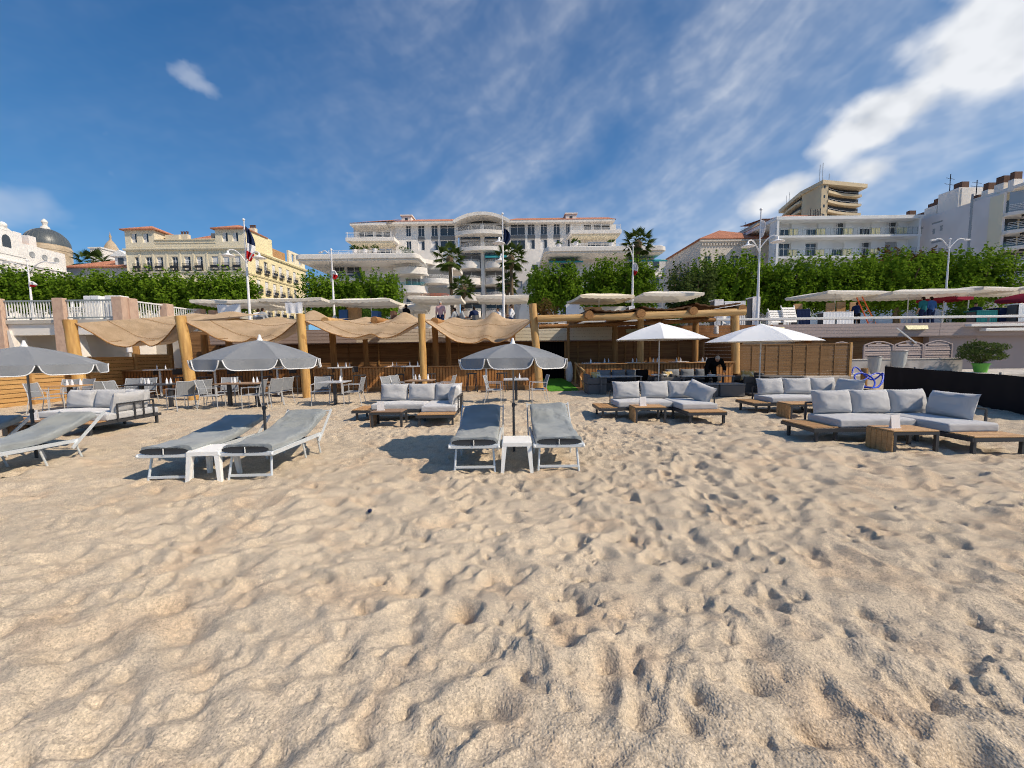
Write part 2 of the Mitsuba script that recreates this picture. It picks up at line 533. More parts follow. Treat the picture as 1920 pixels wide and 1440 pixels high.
def build_sand():
    r = np.random.default_rng(5)
    xp = spaced(0.0, 0.0135, 2.4, 0.62, 26.0)
    xs = np.concatenate([-xp[:0:-1], xp])
    ys = np.concatenate([np.arange(-4, 0.9, 0.12), spaced(0.9, 0.012, 2.8, 0.50, 22.0)])
    X, Y = np.meshgrid(xs, ys)
    P0 = np.stack([X, Y, X * 0], -1)
    far = 1 / (1 + np.maximum(Y - 5, 0) * 0.10)

    def fb(sc, o, seed, stretch=1.0):
        return meshkit.fbm(P0 * np.array([sc, sc * stretch, 1.0]), o, seed)

    wx = (fb(1.1, 2, 61) - 0.5) * 0.5
    wy = (fb(1.1, 2, 62) - 0.5) * 0.5
    Q = P0 + np.stack([wx, wy, wx * 0], -1)
    def hollows(cell, seed):
        """Distance to the nearest of scattered points: basins that meet in soft ridges, as trodden sand does."""
        k = 26 / cell
        u, v = Q[..., 0] / cell, Q[..., 1] / cell
        iu, iv = np.floor(u).astype(int), np.floor(v).astype(int)
        jit = np.random.default_rng(seed).random((257, 263, 3))
        s = 0
        for a_ in (-1, 0, 1):
            for b_ in (-1, 0, 1):
                j_ = jit[(iu + a_) % 257, (iv + b_) % 263]
                du, dv = u - (iu + a_ + j_[..., 0]), v - (iv + b_ + j_[..., 1])
                w_ = 0.55 + 0.9 * j_[..., 2]
                s = s + np.exp(-7.0 * w_ * np.sqrt((0.8 * du + 0.45 * dv) ** 2 + (1.15 * dv - 0.45 * du) ** 2 + 0.01))
        return -np.log(s) / 7.0

    mask = np.clip((fb(0.8, 2, 33) - 0.25) * 2.2, 0.45, 1.0)
    h = 0.10 * (fb(0.35, 2, 1) - 0.5) * far
    h += 0.045 * (fb(1.7, 3, 2) - 0.5)
    h += (mask * (0.07 * (hollows(0.50, 5) - 0.3) + 0.120 * (hollows(0.27, 6) - 0.3)) + 0.062 * (hollows(0.15, 7) - 0.3)) * (0.6 + 0.4 * far)
    h += 0.010 * (fb(7, 3, 9) - 0.5) + 0.003 * (fb(28, 2, 14) - 0.5)
    h *= 0.66 + 0.16 * np.clip((Y - 1.2) / 2.5, 0, 1)
    # footprints and dents
    def dent(cx, cy, a, b, th, depth, rim, sh=1.15):
        e = 2.3 * max(a, b)
        i0, i1 = np.searchsorted(xs, [cx - e, cx + e])
        j0, j1 = np.searchsorted(ys, [cy - e, cy + e])
        if i1 - i0 < 2 or j1 - j0 < 2:
            return
        gx, gy = X[j0:j1, i0:i1] - cx, Y[j0:j1, i0:i1] - cy
        u = (gx * math.cos(th) + gy * math.sin(th)) / a
        v = (-gx * math.sin(th) + gy * math.cos(th)) / b
        q = u * u + v * v
        w = np.exp(-(q ** sh))
        h[j0:j1, i0:i1] -= depth * w * (1 + 0.35 * u)
        h[j0:j1, i0:i1] += rim * np.exp(-((np.sqrt(q) - 1.25) / 0.3) ** 2) * (1 + 0.5 * u)

    walks = []
    for k in range(230):
        x, y, th = r.uniform(-13, 13), r.uniform(0.9, 13), r.uniform(0, 2 * PI)
        if r.random() < 0.55:
            th = r.normal(2.4, 0.5) + (PI if r.random() < 0.5 else 0)
        side = 1
        for s in range(int(r.integers(5, 13))):
            x += 0.62 * math.cos(th) + r.normal(0, 0.03)
            y += 0.62 * math.sin(th) + r.normal(0, 0.03)
            th += r.normal(0, 0.10)
            side = -side
            walks.append((x - side * 0.11 * math.sin(th), y + side * 0.11 * math.cos(th), th + r.normal(0, 0.12)))
    for x, y, th in walks:
        s = r.uniform(0.8, 1.1)
        d = r.uniform(0.012, 0.030) * (0.65 if y < 4 else 1.0)
        dent(x, y, 0.135 * s, 0.062 * s, th, d, 0.010)
        dent(x + 0.07 * math.cos(th), y + 0.07 * math.sin(th), 0.05, 0.045, th, d * 0.5, 0.0)
    for k in range(9500):
        yy = 0.9 + 12 * r.random() ** 1.2
        a = r.uniform(0.03, 0.13) if k % 3 else r.uniform(0.018, 0.035)
        dent(r.uniform(-2.2, 2.2) * (yy + 0.8), yy, a, a * r.uniform(0.45, 0.9), r.normal(2.5, 0.7), a * r.choice((0.16, 0.22, 0.30, 0.38)), a * 0.03)
    # deep little toe holes with a dark floor
    for k in range(80):
        yy = 2.0 + 8 * r.random()
        a = r.uniform(0.022, 0.05)
        dent(r.uniform(-1.3, 1.4) * yy, yy, a, a * 0.6, r.normal(2.6, 0.5), a * 0.9, a * 0.15, 2.0)
    # bird tracks: three toes and a heel, in short rows
    for k in range(64):
        x, y, th = r.uniform(-2.2, 3.0), r.uniform(1.3, 3.6), r.uniform(0, 2 * PI)
        for s in range(int(r.integers(3, 7))):
            x += 0.16 * math.cos(th)
            y += 0.16 * math.sin(th)
            th += r.normal(0, 0.2)
            for t in (-0.55, 0.0, 0.55):
                dent(x + 0.035 * math.cos(th + t), y + 0.035 * math.sin(th + t), 0.036, 0.013, th + t, 0.017, 0.0)
    # two long scuffs that were dragged through the sand near the camera
    for (x0, y0, x1, y1) in ((-0.95, 1.35, -0.62, 2.3), (-0.42, 1.25, -0.55, 1.9), (1.55, 2.6, 2.2, 2.2), (0.5, 1.5, 0.62, 2.0)):
        for t in np.linspace(0, 1, 9):
            dent(x0 + (x1 - x0) * t, y0 + (y1 - y0) * t + r.normal(0, 0.01), 0.09, 0.055, math.atan2(y1 - y0, x1 - x0), 0.010, 0.002)
    # sand heaped round the feet of the furniture
    feet = []
    for lx, ly in ((-8.62, 4.75), (-7.42, 4.72), (-4.74, 4.90), (-3.74, 4.95), (-0.85, 5.20), (0.29, 5.20)):
        feet += [(lx + u, ly + v) for u in (0.05, 0.61) for v in (0.05, 0.95, 1.42)]
    for lx, ly in ((-10.98, 9.4), (-3.8, 10.05), (2.03, 9.95), (5.95, 10.45), (5.02, 7.3)):
        feet += [(lx + u, ly + v) for u, v in ((0.10, -0.74), (0.42, -0.74), (1.78, -1.57), (2.5, -1.57))]
    feet += [(0.02 + u, 6.2) for u in (0,)] + [(-3.93, 6.2), (5.80, 5.91), (6.43, 5.91)]
    for fx, fy in feet:
        dent(fx + r.normal(0, 0.02), fy + r.normal(0, 0.02), 0.075, 0.06, r.uniform(0, 3), -0.026, 0.0)
    h = np.where(Y > 12, h * np.clip(1 - (Y - 12) / 8, 0.3, 1), h)
    g = np.stack([X, Y, h], -1)
    m = M().grid(g)
    return m, xs, ys, h


SAND, SXS, SYS, SH = build_sand()
struct("sand", P(SAND, "sand_grain", True))


def sandz(x, y):
    i = min(max(int(np.searchsorted(SXS, x)), 0), len(SXS) - 1)
    j = min(max(int(np.searchsorted(SYS, y)), 0), len(SYS) - 1)
    return float(SH[j, i])


struct("ground", P(M().span((-400, -40, -0.6), (400, 900, -0.25)), "sand_grain"))
# the raised promenade behind the beach building carries the market, the trees and the town
struct("promenade", P(M().span((-300, 21.6, -0.2), (300, 700, 2.85)), "concrete_pale"))
# concrete apron in front of the lock-ups on the right
struct("apron", P(M().span((11.2, 17.0, -0.2), (40, 21.5, 0.42), 0.03), "concrete_pale"))

# ------------------------------------------------------------------ loungers


def pillow(w, h, t, seed, n=18, pinch=0.75):
    """A stuffed cushion in the xz plane, w wide, h high, t thick (y), corners drawn out, with soft creases."""
    u = np.linspace(-1, 1, n)
    U, V = np.meshgrid(u, u)
    prof = (np.clip(1 - np.abs(U) ** 3.4, 0, 1) * np.clip(1 - np.abs(V) ** 3.4, 0, 1)) ** 0.55
    edge = 1 - 0.055 * (1 - np.abs(V) ** 2) * np.abs(U) ** 4
    edgv = 1 - 0.075 * (1 - np.abs(U) ** 2) * np.abs(V) ** 4
    nz = meshkit.fbm(np.stack([U * 1.6 + seed * 3.1, V * 1.6, U * 0 + seed], -1), 3, seed) - 0.5
    cr = meshkit.fbm(np.stack([U * 1.2 + seed, V * 5 + U * 2, U * 0], -1), 2, seed + 5) - 0.5
    k = 1 + 0.42 * nz + 0.42 * cr * np.clip(np.abs(V), 0, 1)
    x = U * w / 2 * edge
    z = (V * edgv * 0.5 + 0.5) * h * (1 + 0.025 * nz)
    front = np.stack([x, -prof * t * 0.62 * k, z], -1)
    back = np.stack([x, prof * t * 0.42, z], -1)
    return M().grid(front).grid(back, True)


W, LL = 0.66, 1.70


def cover_mesh(seed, rec):
    path = [(0.0, 0.385), (0.30, 0.378), (0.62, 0.372), (0.86, 0.385), (1.05, 0.425), (1.22, 0.485), (1.40, 0.56), (1.56, 0.625), (1.66, 0.665)]
    pt = np.array(path)
    pt[:, 1] = np.where(pt[:, 1] > 0.385, 0.385 + (pt[:, 1] - 0.385) * rec, pt[:, 1])
    sp = np.linspace(0, 1, len(path))
    t = np.linspace(0, 1, 46)
    yy, zz = np.interp(t, sp, pt[:, 0]), np.interp(t, sp, pt[:, 1])
    ker = np.ones(5) / 5
    yy = np.convolve(np.pad(yy, 2, "edge"), ker, "valid")
    zz = np.convolve(np.pad(zz, 2, "edge"), ker, "valid")
    tg = np.gradient(np.stack([yy, zz], 1), axis=0)
    tg /= np.linalg.norm(tg, axis=1, keepdims=True)
    n = 40
    a = np.linspace(0, 2 * PI, n, endpoint=False)
    cx = np.sign(np.cos(a)) * np.abs(np.cos(a)) ** 0.28 * W * 0.475
    cz = np.sign(np.sin(a)) * np.abs(np.sin(a)) ** 0.5 * 0.06
    g = np.zeros((46, n + 1, 3))
    for i in range(46):
        nx, nz = -tg[i, 1], tg[i, 0]
        wr = meshkit.fbm(np.stack([cx * 7 + seed, a * 0 + yy[i] * 5 + cx * 5, a * 0 + seed], -1), 3, seed) - 0.5
        d = cz + np.where(cz > 0, 0.065 * wr, 0)
        row = np.stack([cx + W / 2, yy[i] + d * nx, zz[i] + d * nz], -1)
        g[i, :n], g[i, n] = row, row[0]
    m = M().grid(g, True)
    for i, fl in ((0, False), (45, True)):
        c = g[i].mean(0)
        v = np.vstack([g[i], c])
        f = [[k + 1, k, n + 1] if not fl else [k, k + 1, n + 1] for k in range(n)]
        m.add(v, f)
    return m


def lens(w, h, y, z, n=20):
    a = np.linspace(0, 2 * PI, n, endpoint=False)
    x = np.sign(np.cos(a)) * np.abs(np.cos(a)) ** 0.55 * w / 2
    q = np.sin(a) * h / 2
    v = np.stack([x + W / 2, x * 0 + y, q + z], -1)
    c = np.array([[W / 2, y + 0.012, z]])
    return M().add(np.vstack([v, c]), [[k, (k + 1) % n, n] for k in range(n)])


def lounger_items(seed, rec):
    it = []
    al = "aluminium"
    f = M().box((W / 2, 0.01, 0.325), (W + 0.03, 0.035, 0.055), 0, 0.008)
    it.append(("front_rail", P(f, al)))
    for x in (0.0, W):
        it.append(("corner_cap", P(M().ball((x, -0.012, 0.325), (0.016, 0.012, 0.018), 2), "plastic_white", True)))
    for x in (0.0, W):
        it.append(("side_rail", P(M().bar((x, 0, 0.325), (x, 1.36, 0.30), 0.03, 0.05), al)))
    g = M().tube([(0.08, 0.12, 0.31), (0.055, 0.05, -0.04)], 0.015, 8).tube([(W - 0.08, 0.12, 0.31), (W - 0.055, 0.05, -0.04)], 0.015, 8).bar((0.06, 0.06, 0.03), (W - 0.06, 0.06, 0.03), 0.022, 0.03)
    it.append(("leg_frame", P(g, al, 40)))
    for x in (0.04, W - 0.04):
        it.append(("leg", P(M().tube([(x, 0.85, 0.30), (x, 0.95, -0.04)], 0.014, 8), al, 40)))
    for x in (0.04, W - 0.04):
        it.append(("leg", P(M().tube([(x, 1.32, 0.29), (x, 1.42, -0.04)], 0.014, 8), al, 40)))
    for x in (-0.03, W + 0.03):
        it.append(("backrest_arm", P(M().bar((x, 1.22, 0.20), (x, 1.74, 0.385 + 0.315 * rec), 0.02, 0.04), al)))
    it.append(("backrest_bar", P(M().tube([(-0.03, 1.71, 0.38 + 0.30 * rec), (W + 0.03, 1.71, 0.38 + 0.30 * rec)], 0.012, 8), al, 40)))
    it.append(("slatted_bed", P(M().span((0.02, 0.02, 0.318), (W - 0.02, 1.0, 0.33)), "sling_dark")))
    it.append(("cover", P(cover_mesh(seed, rec), "cover_vinyl", 50)))
    it.append(("cover/pocket_opening", P(lens(W * 0.90, 0.085, -0.012, 0.384), "cover_dark")))
    it.append(("cover/tie", P(M().box((W / 2, -0.02, 0.382), (0.01, 0.008, 0.075)), "plastic_white")))
    return it


LOUNGERS = [lounger_items(s, q) for s, q in ((3, 0.8), (8, 0.95), (15, 0.55), (21, 0.82), (27, 0.84), (33, 0.92))]
for i, (x, y, rz, lb) in enumerate((
    (-8.62, 4.75, 0.03, "leftmost sun lounger, cut off by the left edge behind the left umbrella pole"),
    (-7.42, 4.72, 0.0, "big grey sun lounger at the left edge, its backrest right of the umbrella pole"),
    (-4.74, 4.90, 0.05, "sun lounger left of the white plastic table below the second grey umbrella"),
    (-3.74, 4.95, 0.03, "sun lounger right of the white plastic table below the second grey umbrella, cover creased"),
    (-0.85, 5.20, 0.0, "middle sun lounger whose backrest lies in the shade of the right grey umbrella"),
    (0.29, 5.20, 0.0, "sun lounger right of the middle umbrella pole, farthest right of all loungers"),
)):
    stamp("sun_lounger", LOUNGERS[i], mv(x, y, 0.02) @ rot(rz), lb, "sun lounger", "grey covered sun loungers on the sand")


def side_table():
    it = []
    top = M().box((0, 0, 0.385), (0.40, 0.40, 0.03), 0, 0.012).box((0, -0.195, 0.36), (0.39, 0.012, 0.05)).box((0, 0.195, 0.36), (0.39, 0.012, 0.05)).box((-0.195, 0, 0.36), (0.012, 0.38, 0.05)).box((0.195, 0, 0.36), (0.012, 0.38, 0.05))
    it.append(("top", P(top, "plastic_white")))
    for sx in (-1, 1):
        for sy in (-1, 1):
            a, b = np.array((sx * 0.165, sy * 0.165, 0.37)), np.array((sx * 0.20, sy * 0.20, -0.04))
            m = M()
            for k, (w0, w1) in enumerate(((0.032, 0.022),)):
                v = []
                for p, w in ((a, w0), (b, w1)):
                    v += [p + (-w, -w, 0), p + (w, -w, 0), p + (w, w, 0), p + (-w, w, 0)]
                m.add(np.array(v), [[0, 1, 5, 4], [1, 2, 6, 5], [2, 3, 7, 6], [3, 0, 4, 7], [4, 5, 6, 7]])
            it.append(("leg", P(m, "plastic_white")))
    return it


ST = side_table()
stamp("side_table", ST, mv(0.055, 5.42, 0.0), "white plastic side table between the two middle loungers", "side table", "white plastic side tables between loungers")
stamp("side_table", ST, mv(-3.95, 5.12, 0.0) @ rot(0.06), "white plastic side table between the two loungers left of centre", "side table", "white plastic side tables between loungers")

# ------------------------------------------------------------------ grey beach umbrellas


def umbrella_items(Rr, H0, Hr, tilt, turn):
    it = [("lower_pole", P(M().tube([(0, 0, -0.1), (0, 0, 0.78)], 0.021, 10), "dark_metal", 40)),
          ("upper_pole", P(M().tube([(0, 0, 0.76), (0, 0, H0 - 0.02)], 0.014, 10), "pole_steel", 40)),
          ("clamp", P(M().tube([(0, 0, 0.74), (0, 0, 0.80)], 0.027, 10).box((0.035, 0, 0.77), (0.03, 0.02, 0.02)), "dark_metal", 40))]
    C = mv(0, 0, H0) @ rot(tilt, "x") @ mv(0, 0, -H0)
    it.append(("finial", P(M().lathe([(0.0, H0 + 0.085), (0.015, H0 + 0.08), (0.022, H0 + 0.045), (0.035, H0 + 0.01), (0.05, H0 - 0.02)], n=12), "plastic_white", 40), C))
    D = 0.155
    for k in range(8):
        a0, a1 = turn + k * PI / 4, turn + (k + 1) * PI / 4
        e0, e1 = np.array([math.cos(a0), math.sin(a0)]), np.array([math.cos(a1), math.sin(a1)])
        S, Tt = np.linspace(0, 1, 13), np.linspace(0, 1, 13)
        g = np.zeros((13, 13, 3))
        for i, s in enumerate(S):
            for j, t in enumerate(Tt):
                e = (e0 * (1 - t) + e1 * t) * Rr * s
                z = H0 - (H0 - Hr) * (0.52 * s + 0.48 * s ** 2.2) - 0.045 * math.sin(PI * t) * s * (1 - 0.75 * s ** 4)
                g[i, j] = (e[0], e[1], z)
        it.append(("panel", P(M().grid(g), "umbrella_grey", True), C))
        tt = np.linspace(0, 1, 25)
        dep = D * np.clip(1 - np.abs(2 * tt - 1) ** 7, 0.0, 1) ** 0.75
        dep[0] = dep[-1] = 0.012
        chord = e0[None] * (1 - tt[:, None]) + e1[None] * tt[:, None]
        mid = (e0 + e1) / np.linalg.norm(e0 + e1)
        top = np.column_stack([chord * Rr, np.full(25, Hr)])
        flare = 0.02 * np.sin(tt * PI * 3 + k)
        bot = np.column_stack([chord * Rr + mid[None] * (0.03 + flare)[:, None], Hr - dep])
        gg = np.stack([top, (top + bot) / 2, bot])
        it.append(("panel/valance", P(M().grid(gg, True), "umbrella_grey", True), C))
        it.append(("panel/trim", P(M().tube(bot + np.column_stack([np.tile(mid * 0.003, (25, 1)), np.zeros(25)]), 0.0085, 5), "trim_white", True), C))
        it.append(("rib", P(M().tube([(0, 0, H0 - 0.03), (e0[0] * Rr * 0.5, e0[1] * Rr * 0.5, H0 - (H0 - Hr) * 0.36 - 0.012), (e0[0] * Rr * 0.99, e0[1] * Rr * 0.99, Hr - 0.006)], 0.006, 5), "pole_steel"), C))
    return it


stamp("beach_umbrella", umbrella_items(0.87, 1.79, 1.50, 0.0, 0.20), mv(-7.55, 6.15, 0), "leftmost grey beach umbrella with white scalloped trim, cut off by the left edge", "umbrella", "grey beach umbrellas with white trim")
stamp("beach_umbrella", umbrella_items(0.85, 1.84, 1.55, 0.0, 0.02), mv(-3.93, 6.2, 0), "grey beach umbrella in the middle of the three, above the loungers left of centre", "umbrella", "grey beach umbrellas with white trim")
stamp("beach_umbrella", umbrella_items(0.83, 1.74, 1.50, -0.03, 0.34), mv(0.02, 6.2, 0), "rightmost grey beach umbrella with white trim, above the middle pair of loungers", "umbrella", "grey beach umbrellas with white trim")

# ------------------------------------------------------------------ corner sofas and coffee tables


def slab(lo, hi, seed):
    """A seat cushion: a box with rounded edges and a slightly domed top."""
    lo, hi = np.array(lo, float), np.array(hi, float)
    c, h = (lo + hi) / 2, (hi - lo) / 2
    r = 0.035
    s = m3.Manifold.hull_points(np.array([[sx * (h[0] - r) + r * a, sy * (h[1] - r) + r * b, sz * (h[2] - r) + r * d] for sx in (-1, 1) for sy in (-1, 1) for sz in (-1, 1) for a, b, d in ICO[1][0]]))
    s = s.refine_to_length(0.12)
    q = s.to_mesh()
    v = np.array(q.vert_properties[:, :3], float)
    up = np.clip(v[:, 2] / h[2], 0, 1)
    v[:, 2] += up * (0.02 * (1 - (v[:, 0] / h[0]) ** 2) * (1 - (v[:, 1] / h[1]) ** 2) + 0.012 * (meshkit.fbm(v * 3 + seed, 2, seed) - 0.5))
    return M().add(v + c, np.array(q.tri_verts))


SB = 0.27  # top of the platform


def sofa_items(var):
    """Origin: left end of the back line on the ground; x to the right, the seat towards -y; the chaise is on the right."""
    it = []
    dm = "dark_metal"
    Wd, dp, cl, cw = 2.55, 0.80, 1.62, 0.82
    f = M()
    for p, q in (((0, -0.03), (Wd, -0.03)), ((0, -dp), (Wd - cw, -dp)), ((0.02, 0), (0.02, -dp)), ((Wd - 0.02, 0), (Wd - 0.02, -cl)), ((Wd - cw, -cl + 0.02), (Wd, -cl + 0.02)), ((Wd - cw, 0), (Wd - cw, -cl))):
        f.bar((*p, SB - 0.035), (*q, SB - 0.035), 0.045, 0.06)
    f.span((0.45, -dp + 0.02, SB - 0.02), (Wd - 0.02, -0.05, SB - 0.005)).span((Wd - cw, -cl + 0.35, SB - 0.021), (Wd - 0.02, -dp, SB - 0.006))
    it.append(("frame", P(f, dm)))
    for x, y in ((0.10, -0.08), (0.10, -dp + 0.06), (0.42, -dp + 0.06), (Wd - cw + 0.05, -cl + 0.05), (Wd - 0.05, -cl + 0.05), (Wd - 0.05, -0.08), (Wd - cw, -0.08), (Wd - cw, -dp)):
        it.append(("leg", P(M().box((x, y, (SB - 0.07) / 2 - 0.02), (0.045, 0.045, SB - 0.03)), dm)))
    # end trays of teak laths
    for k in range(5):
        it.append(("tray_lath", P(M().span((0.005 + k * 0.088, -dp + 0.025, SB - 0.004), (0.089 + k * 0.088, -0.02, SB + 0.018), 0.004), "teak")))
    for k in range(4):
        it.append(("tray_lath", P(M().span((Wd - cw + 0.005, -cl + 0.005 + k * 0.085, SB - 0.004), (Wd - 0.005, -cl + 0.086 + k * 0.085, SB + 0.018), 0.004), "teak")))
    # back rail along the back and on the right end
    b = M().bar((0.45, 0.0, 0.60), (1.35, 0.0, 0.60), 0.03, 0.03)
    for x in (0.45, 0.75, 1.05, 1.35):
        b.bar((x, 0.0, SB - 0.05), (x, 0.0, 0.6), 0.025, 0.025, (0, 1, 0))
    it.append(("back_rail", P(b, dm)))
    e = M().bar((Wd + 0.01, -0.20, 0.60), (Wd + 0.01, -1.05, 0.60), 0.03, 0.03)
    for y in (-0.20, -0.45, -0.66, -1.05):
        e.bar((Wd + 0.01, y, SB - 0.05), (Wd + 0.01, y, 0.6), 0.025, 0.025, (0, 1, 0))
    it.append(("end_rail", P(e, dm)))
    it.append(("seat_cushion", P(slab((0.45, -dp + 0.01, SB), (Wd - cw, -0.04, SB + 0.14), 3), "cushion_grey", 45)))
    it.append(("seat_cushion", P(slab((Wd - cw + 0.01, -cl + 0.36, SB), (Wd - 0.01, -0.04, SB + 0.14), 5), "cushion_grey", 45)))
    zc = SB + 0.135
    lean = rot(-0.24, "x")
    for k in range(2 if var == 1 else 3):
        w = (0.70, 0.72, 0.69)[k]
        x = (0.83, 1.53, 2.20)[k]
        p = pillow(w, 0.45, 0.24, var * 7 + k)
        it.append(("back_cushion", P(p, "cushion_grey", True), mv(x, -0.16 - 0.01 * k, zc) @ rot((0.03, -0.02, 0.04)[(k + var) % 3]) @ lean))
    p = pillow(0.74, 0.45, 0.24, var * 7 + 4)
    if var == 2:  # tipped on a corner
        it.append(("end_cushion", P(p, "cushion_grey", True), mv(Wd - 0.24, -0.70, zc - 0.0) @ rot(-PI / 2 + 0.5) @ rot(-0.32, "x") @ mv(0, 0, 0.10) @ rot(0.30, "y") @ mv(0, 0, -0.10)))
    elif var == 4:
        it.append(("end_cushion", P(p, "cushion_grey", True), mv(Wd - 0.17, -0.66, zc) @ rot(-PI / 2) @ lean))
    else:
        it.append(("end_cushion", P(p, "cushion_grey", True), mv(Wd - 0.16, -0.68, zc) @ rot(-PI / 2 + 0.05) @ lean))
    if var == 1:
        it.append(("back_cushion", P(pillow(0.7, 0.45, 0.24, 31), "cushion_grey", True), mv(2.16, -0.22, zc) @ rot(-0.3) @ lean))
    return it


SG = "grey corner sofas with teak end trays"
stamp("corner_sofa", sofa_items(1), mv(-10.98, 9.40, 0), "leftmost grey corner sofa, seen from its railed end behind the big left lounger", "sofa", SG)
stamp("corner_sofa", sofa_items(0), mv(-3.80, 10.05, 0), "grey corner sofa left of the right grey umbrella, behind the middle loungers", "sofa", SG)
stamp("corner_sofa", sofa_items(2), mv(2.03, 9.95, 0), "grey corner sofa right of centre with one cushion tipped on its corner", "sofa", SG)
stamp("corner_sofa", sofa_items(3), mv(5.95, 10.45, 0), "grey corner sofa in front of the brown wooden fence, farther back on the right", "sofa", SG)
stamp("corner_sofa", sofa_items(4), mv(5.02, 7.30, 0), "nearest grey corner sofa at the right edge in front of the black screen", "sofa", SG)


def coffee_items(top):
    it = []
    a, b, z = 0.70, 0.46, 0.345
    for k in range(6):
        it.append(("top_lath", P(M().span((0.004, 0.004 + k * b / 6, z - 0.02), (a - 0.004, (k + 1) * b / 6 - 0.002, z), 0.003), top)))
    for k in range(5):
        it.append(("side_lath", P(M().span((-0.008, 0.006 + k * b / 5, -0.02), (0.014, (k + 1) * b / 5 - 0.003, z - 0.022), 0.003), top)))
    for x, y in ((0.035, 0.025), (a - 0.025, 0.025), (a - 0.025, b - 0.025), (0.035, b - 0.025)):
        it.append(("leg", P(M().box((x, y, 0.14), (0.045, 0.045, 0.36)), "dark_metal")))
    f = M()
    for p, q in (((0, 0.02), (a, 0.02)), ((0, b - 0.02), (a, b - 0.02)), ((a - 0.02, 0), (a - 0.02, b)), ((0.03, 0.02), (0.03, b - 0.02))):
        f.bar((*p, z - 0.045), (*q, z - 0.045), 0.04, 0.045)
    it.append(("frame", P(f, "dark_metal")))
    return it


CT = coffee_items("teak"), coffee_items("teak_worn")
CARD = M().prism([(-0.085, -0.03), (0.085, -0.03), (0.085, 0.03), (-0.085, 0.03)], 0, 0.008).add(*(lambda m: (m.vertices, m.faces))(M().bar((0, -0.022, 0.0), (0, 0.0, 0.205), 0.15, 0.006, (0, 1, 0)).bar((0, 0.022, 0.0), (0, 0.0, 0.205), 0.15, 0.006, (0, 1, 0)).t()))
CARDP = P(CARD, "card_white")
CGROUP = "low teak coffee tables by the corner sofas"
for i, (x, y, k, lb, cb) in enumerate((
    (5.76, 5.88, 0, "nearest low teak coffee table, in front of the right-hand corner sofa", "white menu card standing on the nearest coffee table"),
    (2.74, 8.72, 0, "low teak coffee table in front of the corner sofa right of centre", "white menu card on the coffee table right of centre"),
    (-3.10, 8.50, 1, "low dark worn coffee table in front of the corner sofa left of the right umbrella", "white menu card on the dark worn coffee table"),
    (6.36, 8.95, 0, "low teak coffee table half hidden behind the back of the nearest sofa", None),
    (-10.15, 7.75, 1, "low coffee table behind the backrests of the leftmost loungers", "lilac-white menu card standing behind the leftmost umbrella pole"),
)):
    stamp("coffee_table", CT[k], mv(x, y, 0), lb, "coffee table", CGROUP)
    if cb:
        stamp("menu_card", [("", CARDP, mv(x + (0.22, 0.24, 0.17, 0, 0.40)[i], y + 0.22, 0.345) @ rot(0.1))], None, cb, "menu card", "menu cards on the coffee tables")

# ------------------------------------------------------------------ dining tables and chairs


def chair_items():
    it = []
    r = 0.0125
    cm = "chair_metal"
    for s in (-1, 1):
        it.append(("leg", P(M().tube([(s * 0.265, 0.24, -0.03), (s * 0.265, 0.235, 0.62), (s * 0.265, 0.20, 0.645)], r, 6), cm, 60)))
    for s in (-1, 1):
        it.append(("leg", P(M().tube([(s * 0.25, -0.30, -0.03), (s * 0.245, -0.21, 0.42), (s * 0.235, -0.24, 0.62), (s * 0.23, -0.32, 0.88)], r, 6), cm, 60)))
    for s in (-1, 1):
        it.append(("armrest", P(M().bar((s * 0.262, 0.24, 0.65), (s * 0.242, -0.25, 0.655), 0.04, 0.016), cm)))
    fr = M().tube([(-0.25, 0.23, 0.42), (0.25, 0.23, 0.42)], 0.011, 6).tube([(-0.245, -0.2, 0.42), (0.245, -0.2, 0.42)], 0.011, 6).tube([(-0.255, -0.2, 0.42), (-0.262, 0.23, 0.42)], 0.011, 6).tube([(0.255, -0.2, 0.42), (0.262, 0.23, 0.42)], 0.011, 6)
    t = np.linspace(-1, 1, 9)
    it.append(("seat_frame", P(fr, cm, 60)))
    it.append(("top_rail", P(M().tube(np.stack([t * 0.23, -0.325 - 0.025 * (1 - t * t), 0.875 - 0.018 * (1 - t * t)], 1), 0.011, 6), cm, 60)))
    u = np.linspace(0, 1, 7)
    g = np.array([[(x * 0.235, -0.2 + 0.43 * k, 0.43 - 0.02 * (1 - x * x) * math.sin(PI * k)) for x in t] for k in u])
    it.append(("seat", P(M().grid(g, True).grid(g - (0, 0, 0.004)), "sling_grey", True)))
    g = np.array([[(x * 0.222, -0.222 - 0.10 * k - 0.028 * (1 - x * x), 0.46 + 0.40 * k) for x in t] for k in u])
    it.append(("backrest", P(M().grid(g).grid(g + (0, -0.004, 0), True), "sling_grey", True)))
    return it


CH = chair_items()


def table_items(w, d, top):
    it = []
    n = max(3, int(round(d / 0.13)))
    for k in range(n):
        it.append(("top_plank", P(M().span((-w / 2, -d / 2 + k * d / n + 0.002, 0.715), (w / 2, -d / 2 + (k + 1) * d / n - 0.002, 0.745), 0.004), top)))
    xs = (0,) if w < 0.95 else (-w / 2 + 0.25, w / 2 - 0.25)
    for x in xs:
        it.append(("pedestal", P(M().box((x, 0, 0.36), (0.09, 0.09, 0.70)), "dark_metal")))
        it.append(("foot", P(M().box((x, 0, 0.0), (0.42, 0.42, 0.03), 0, 0.01), "dark_metal")))
    return it


NAP = P(M().lathe([(0.0, 0.185), (0.010, 0.17), (0.032, 0.10), (0.040, 0.0), (0.0, 0.0)], n=9, sy=0.6), "cloth_white", 40)
CRU = [("body", P(M().lathe([(0, 0.0), (0.022, 0.0), (0.022, 0.06), (0.012, 0.075)], n=10), "glass_top", 40)), ("cap", P(M().lathe([(0.013, 0.075), (0.014, 0.10), (0, 0.105)], n=10), "dark_metal", 40))]


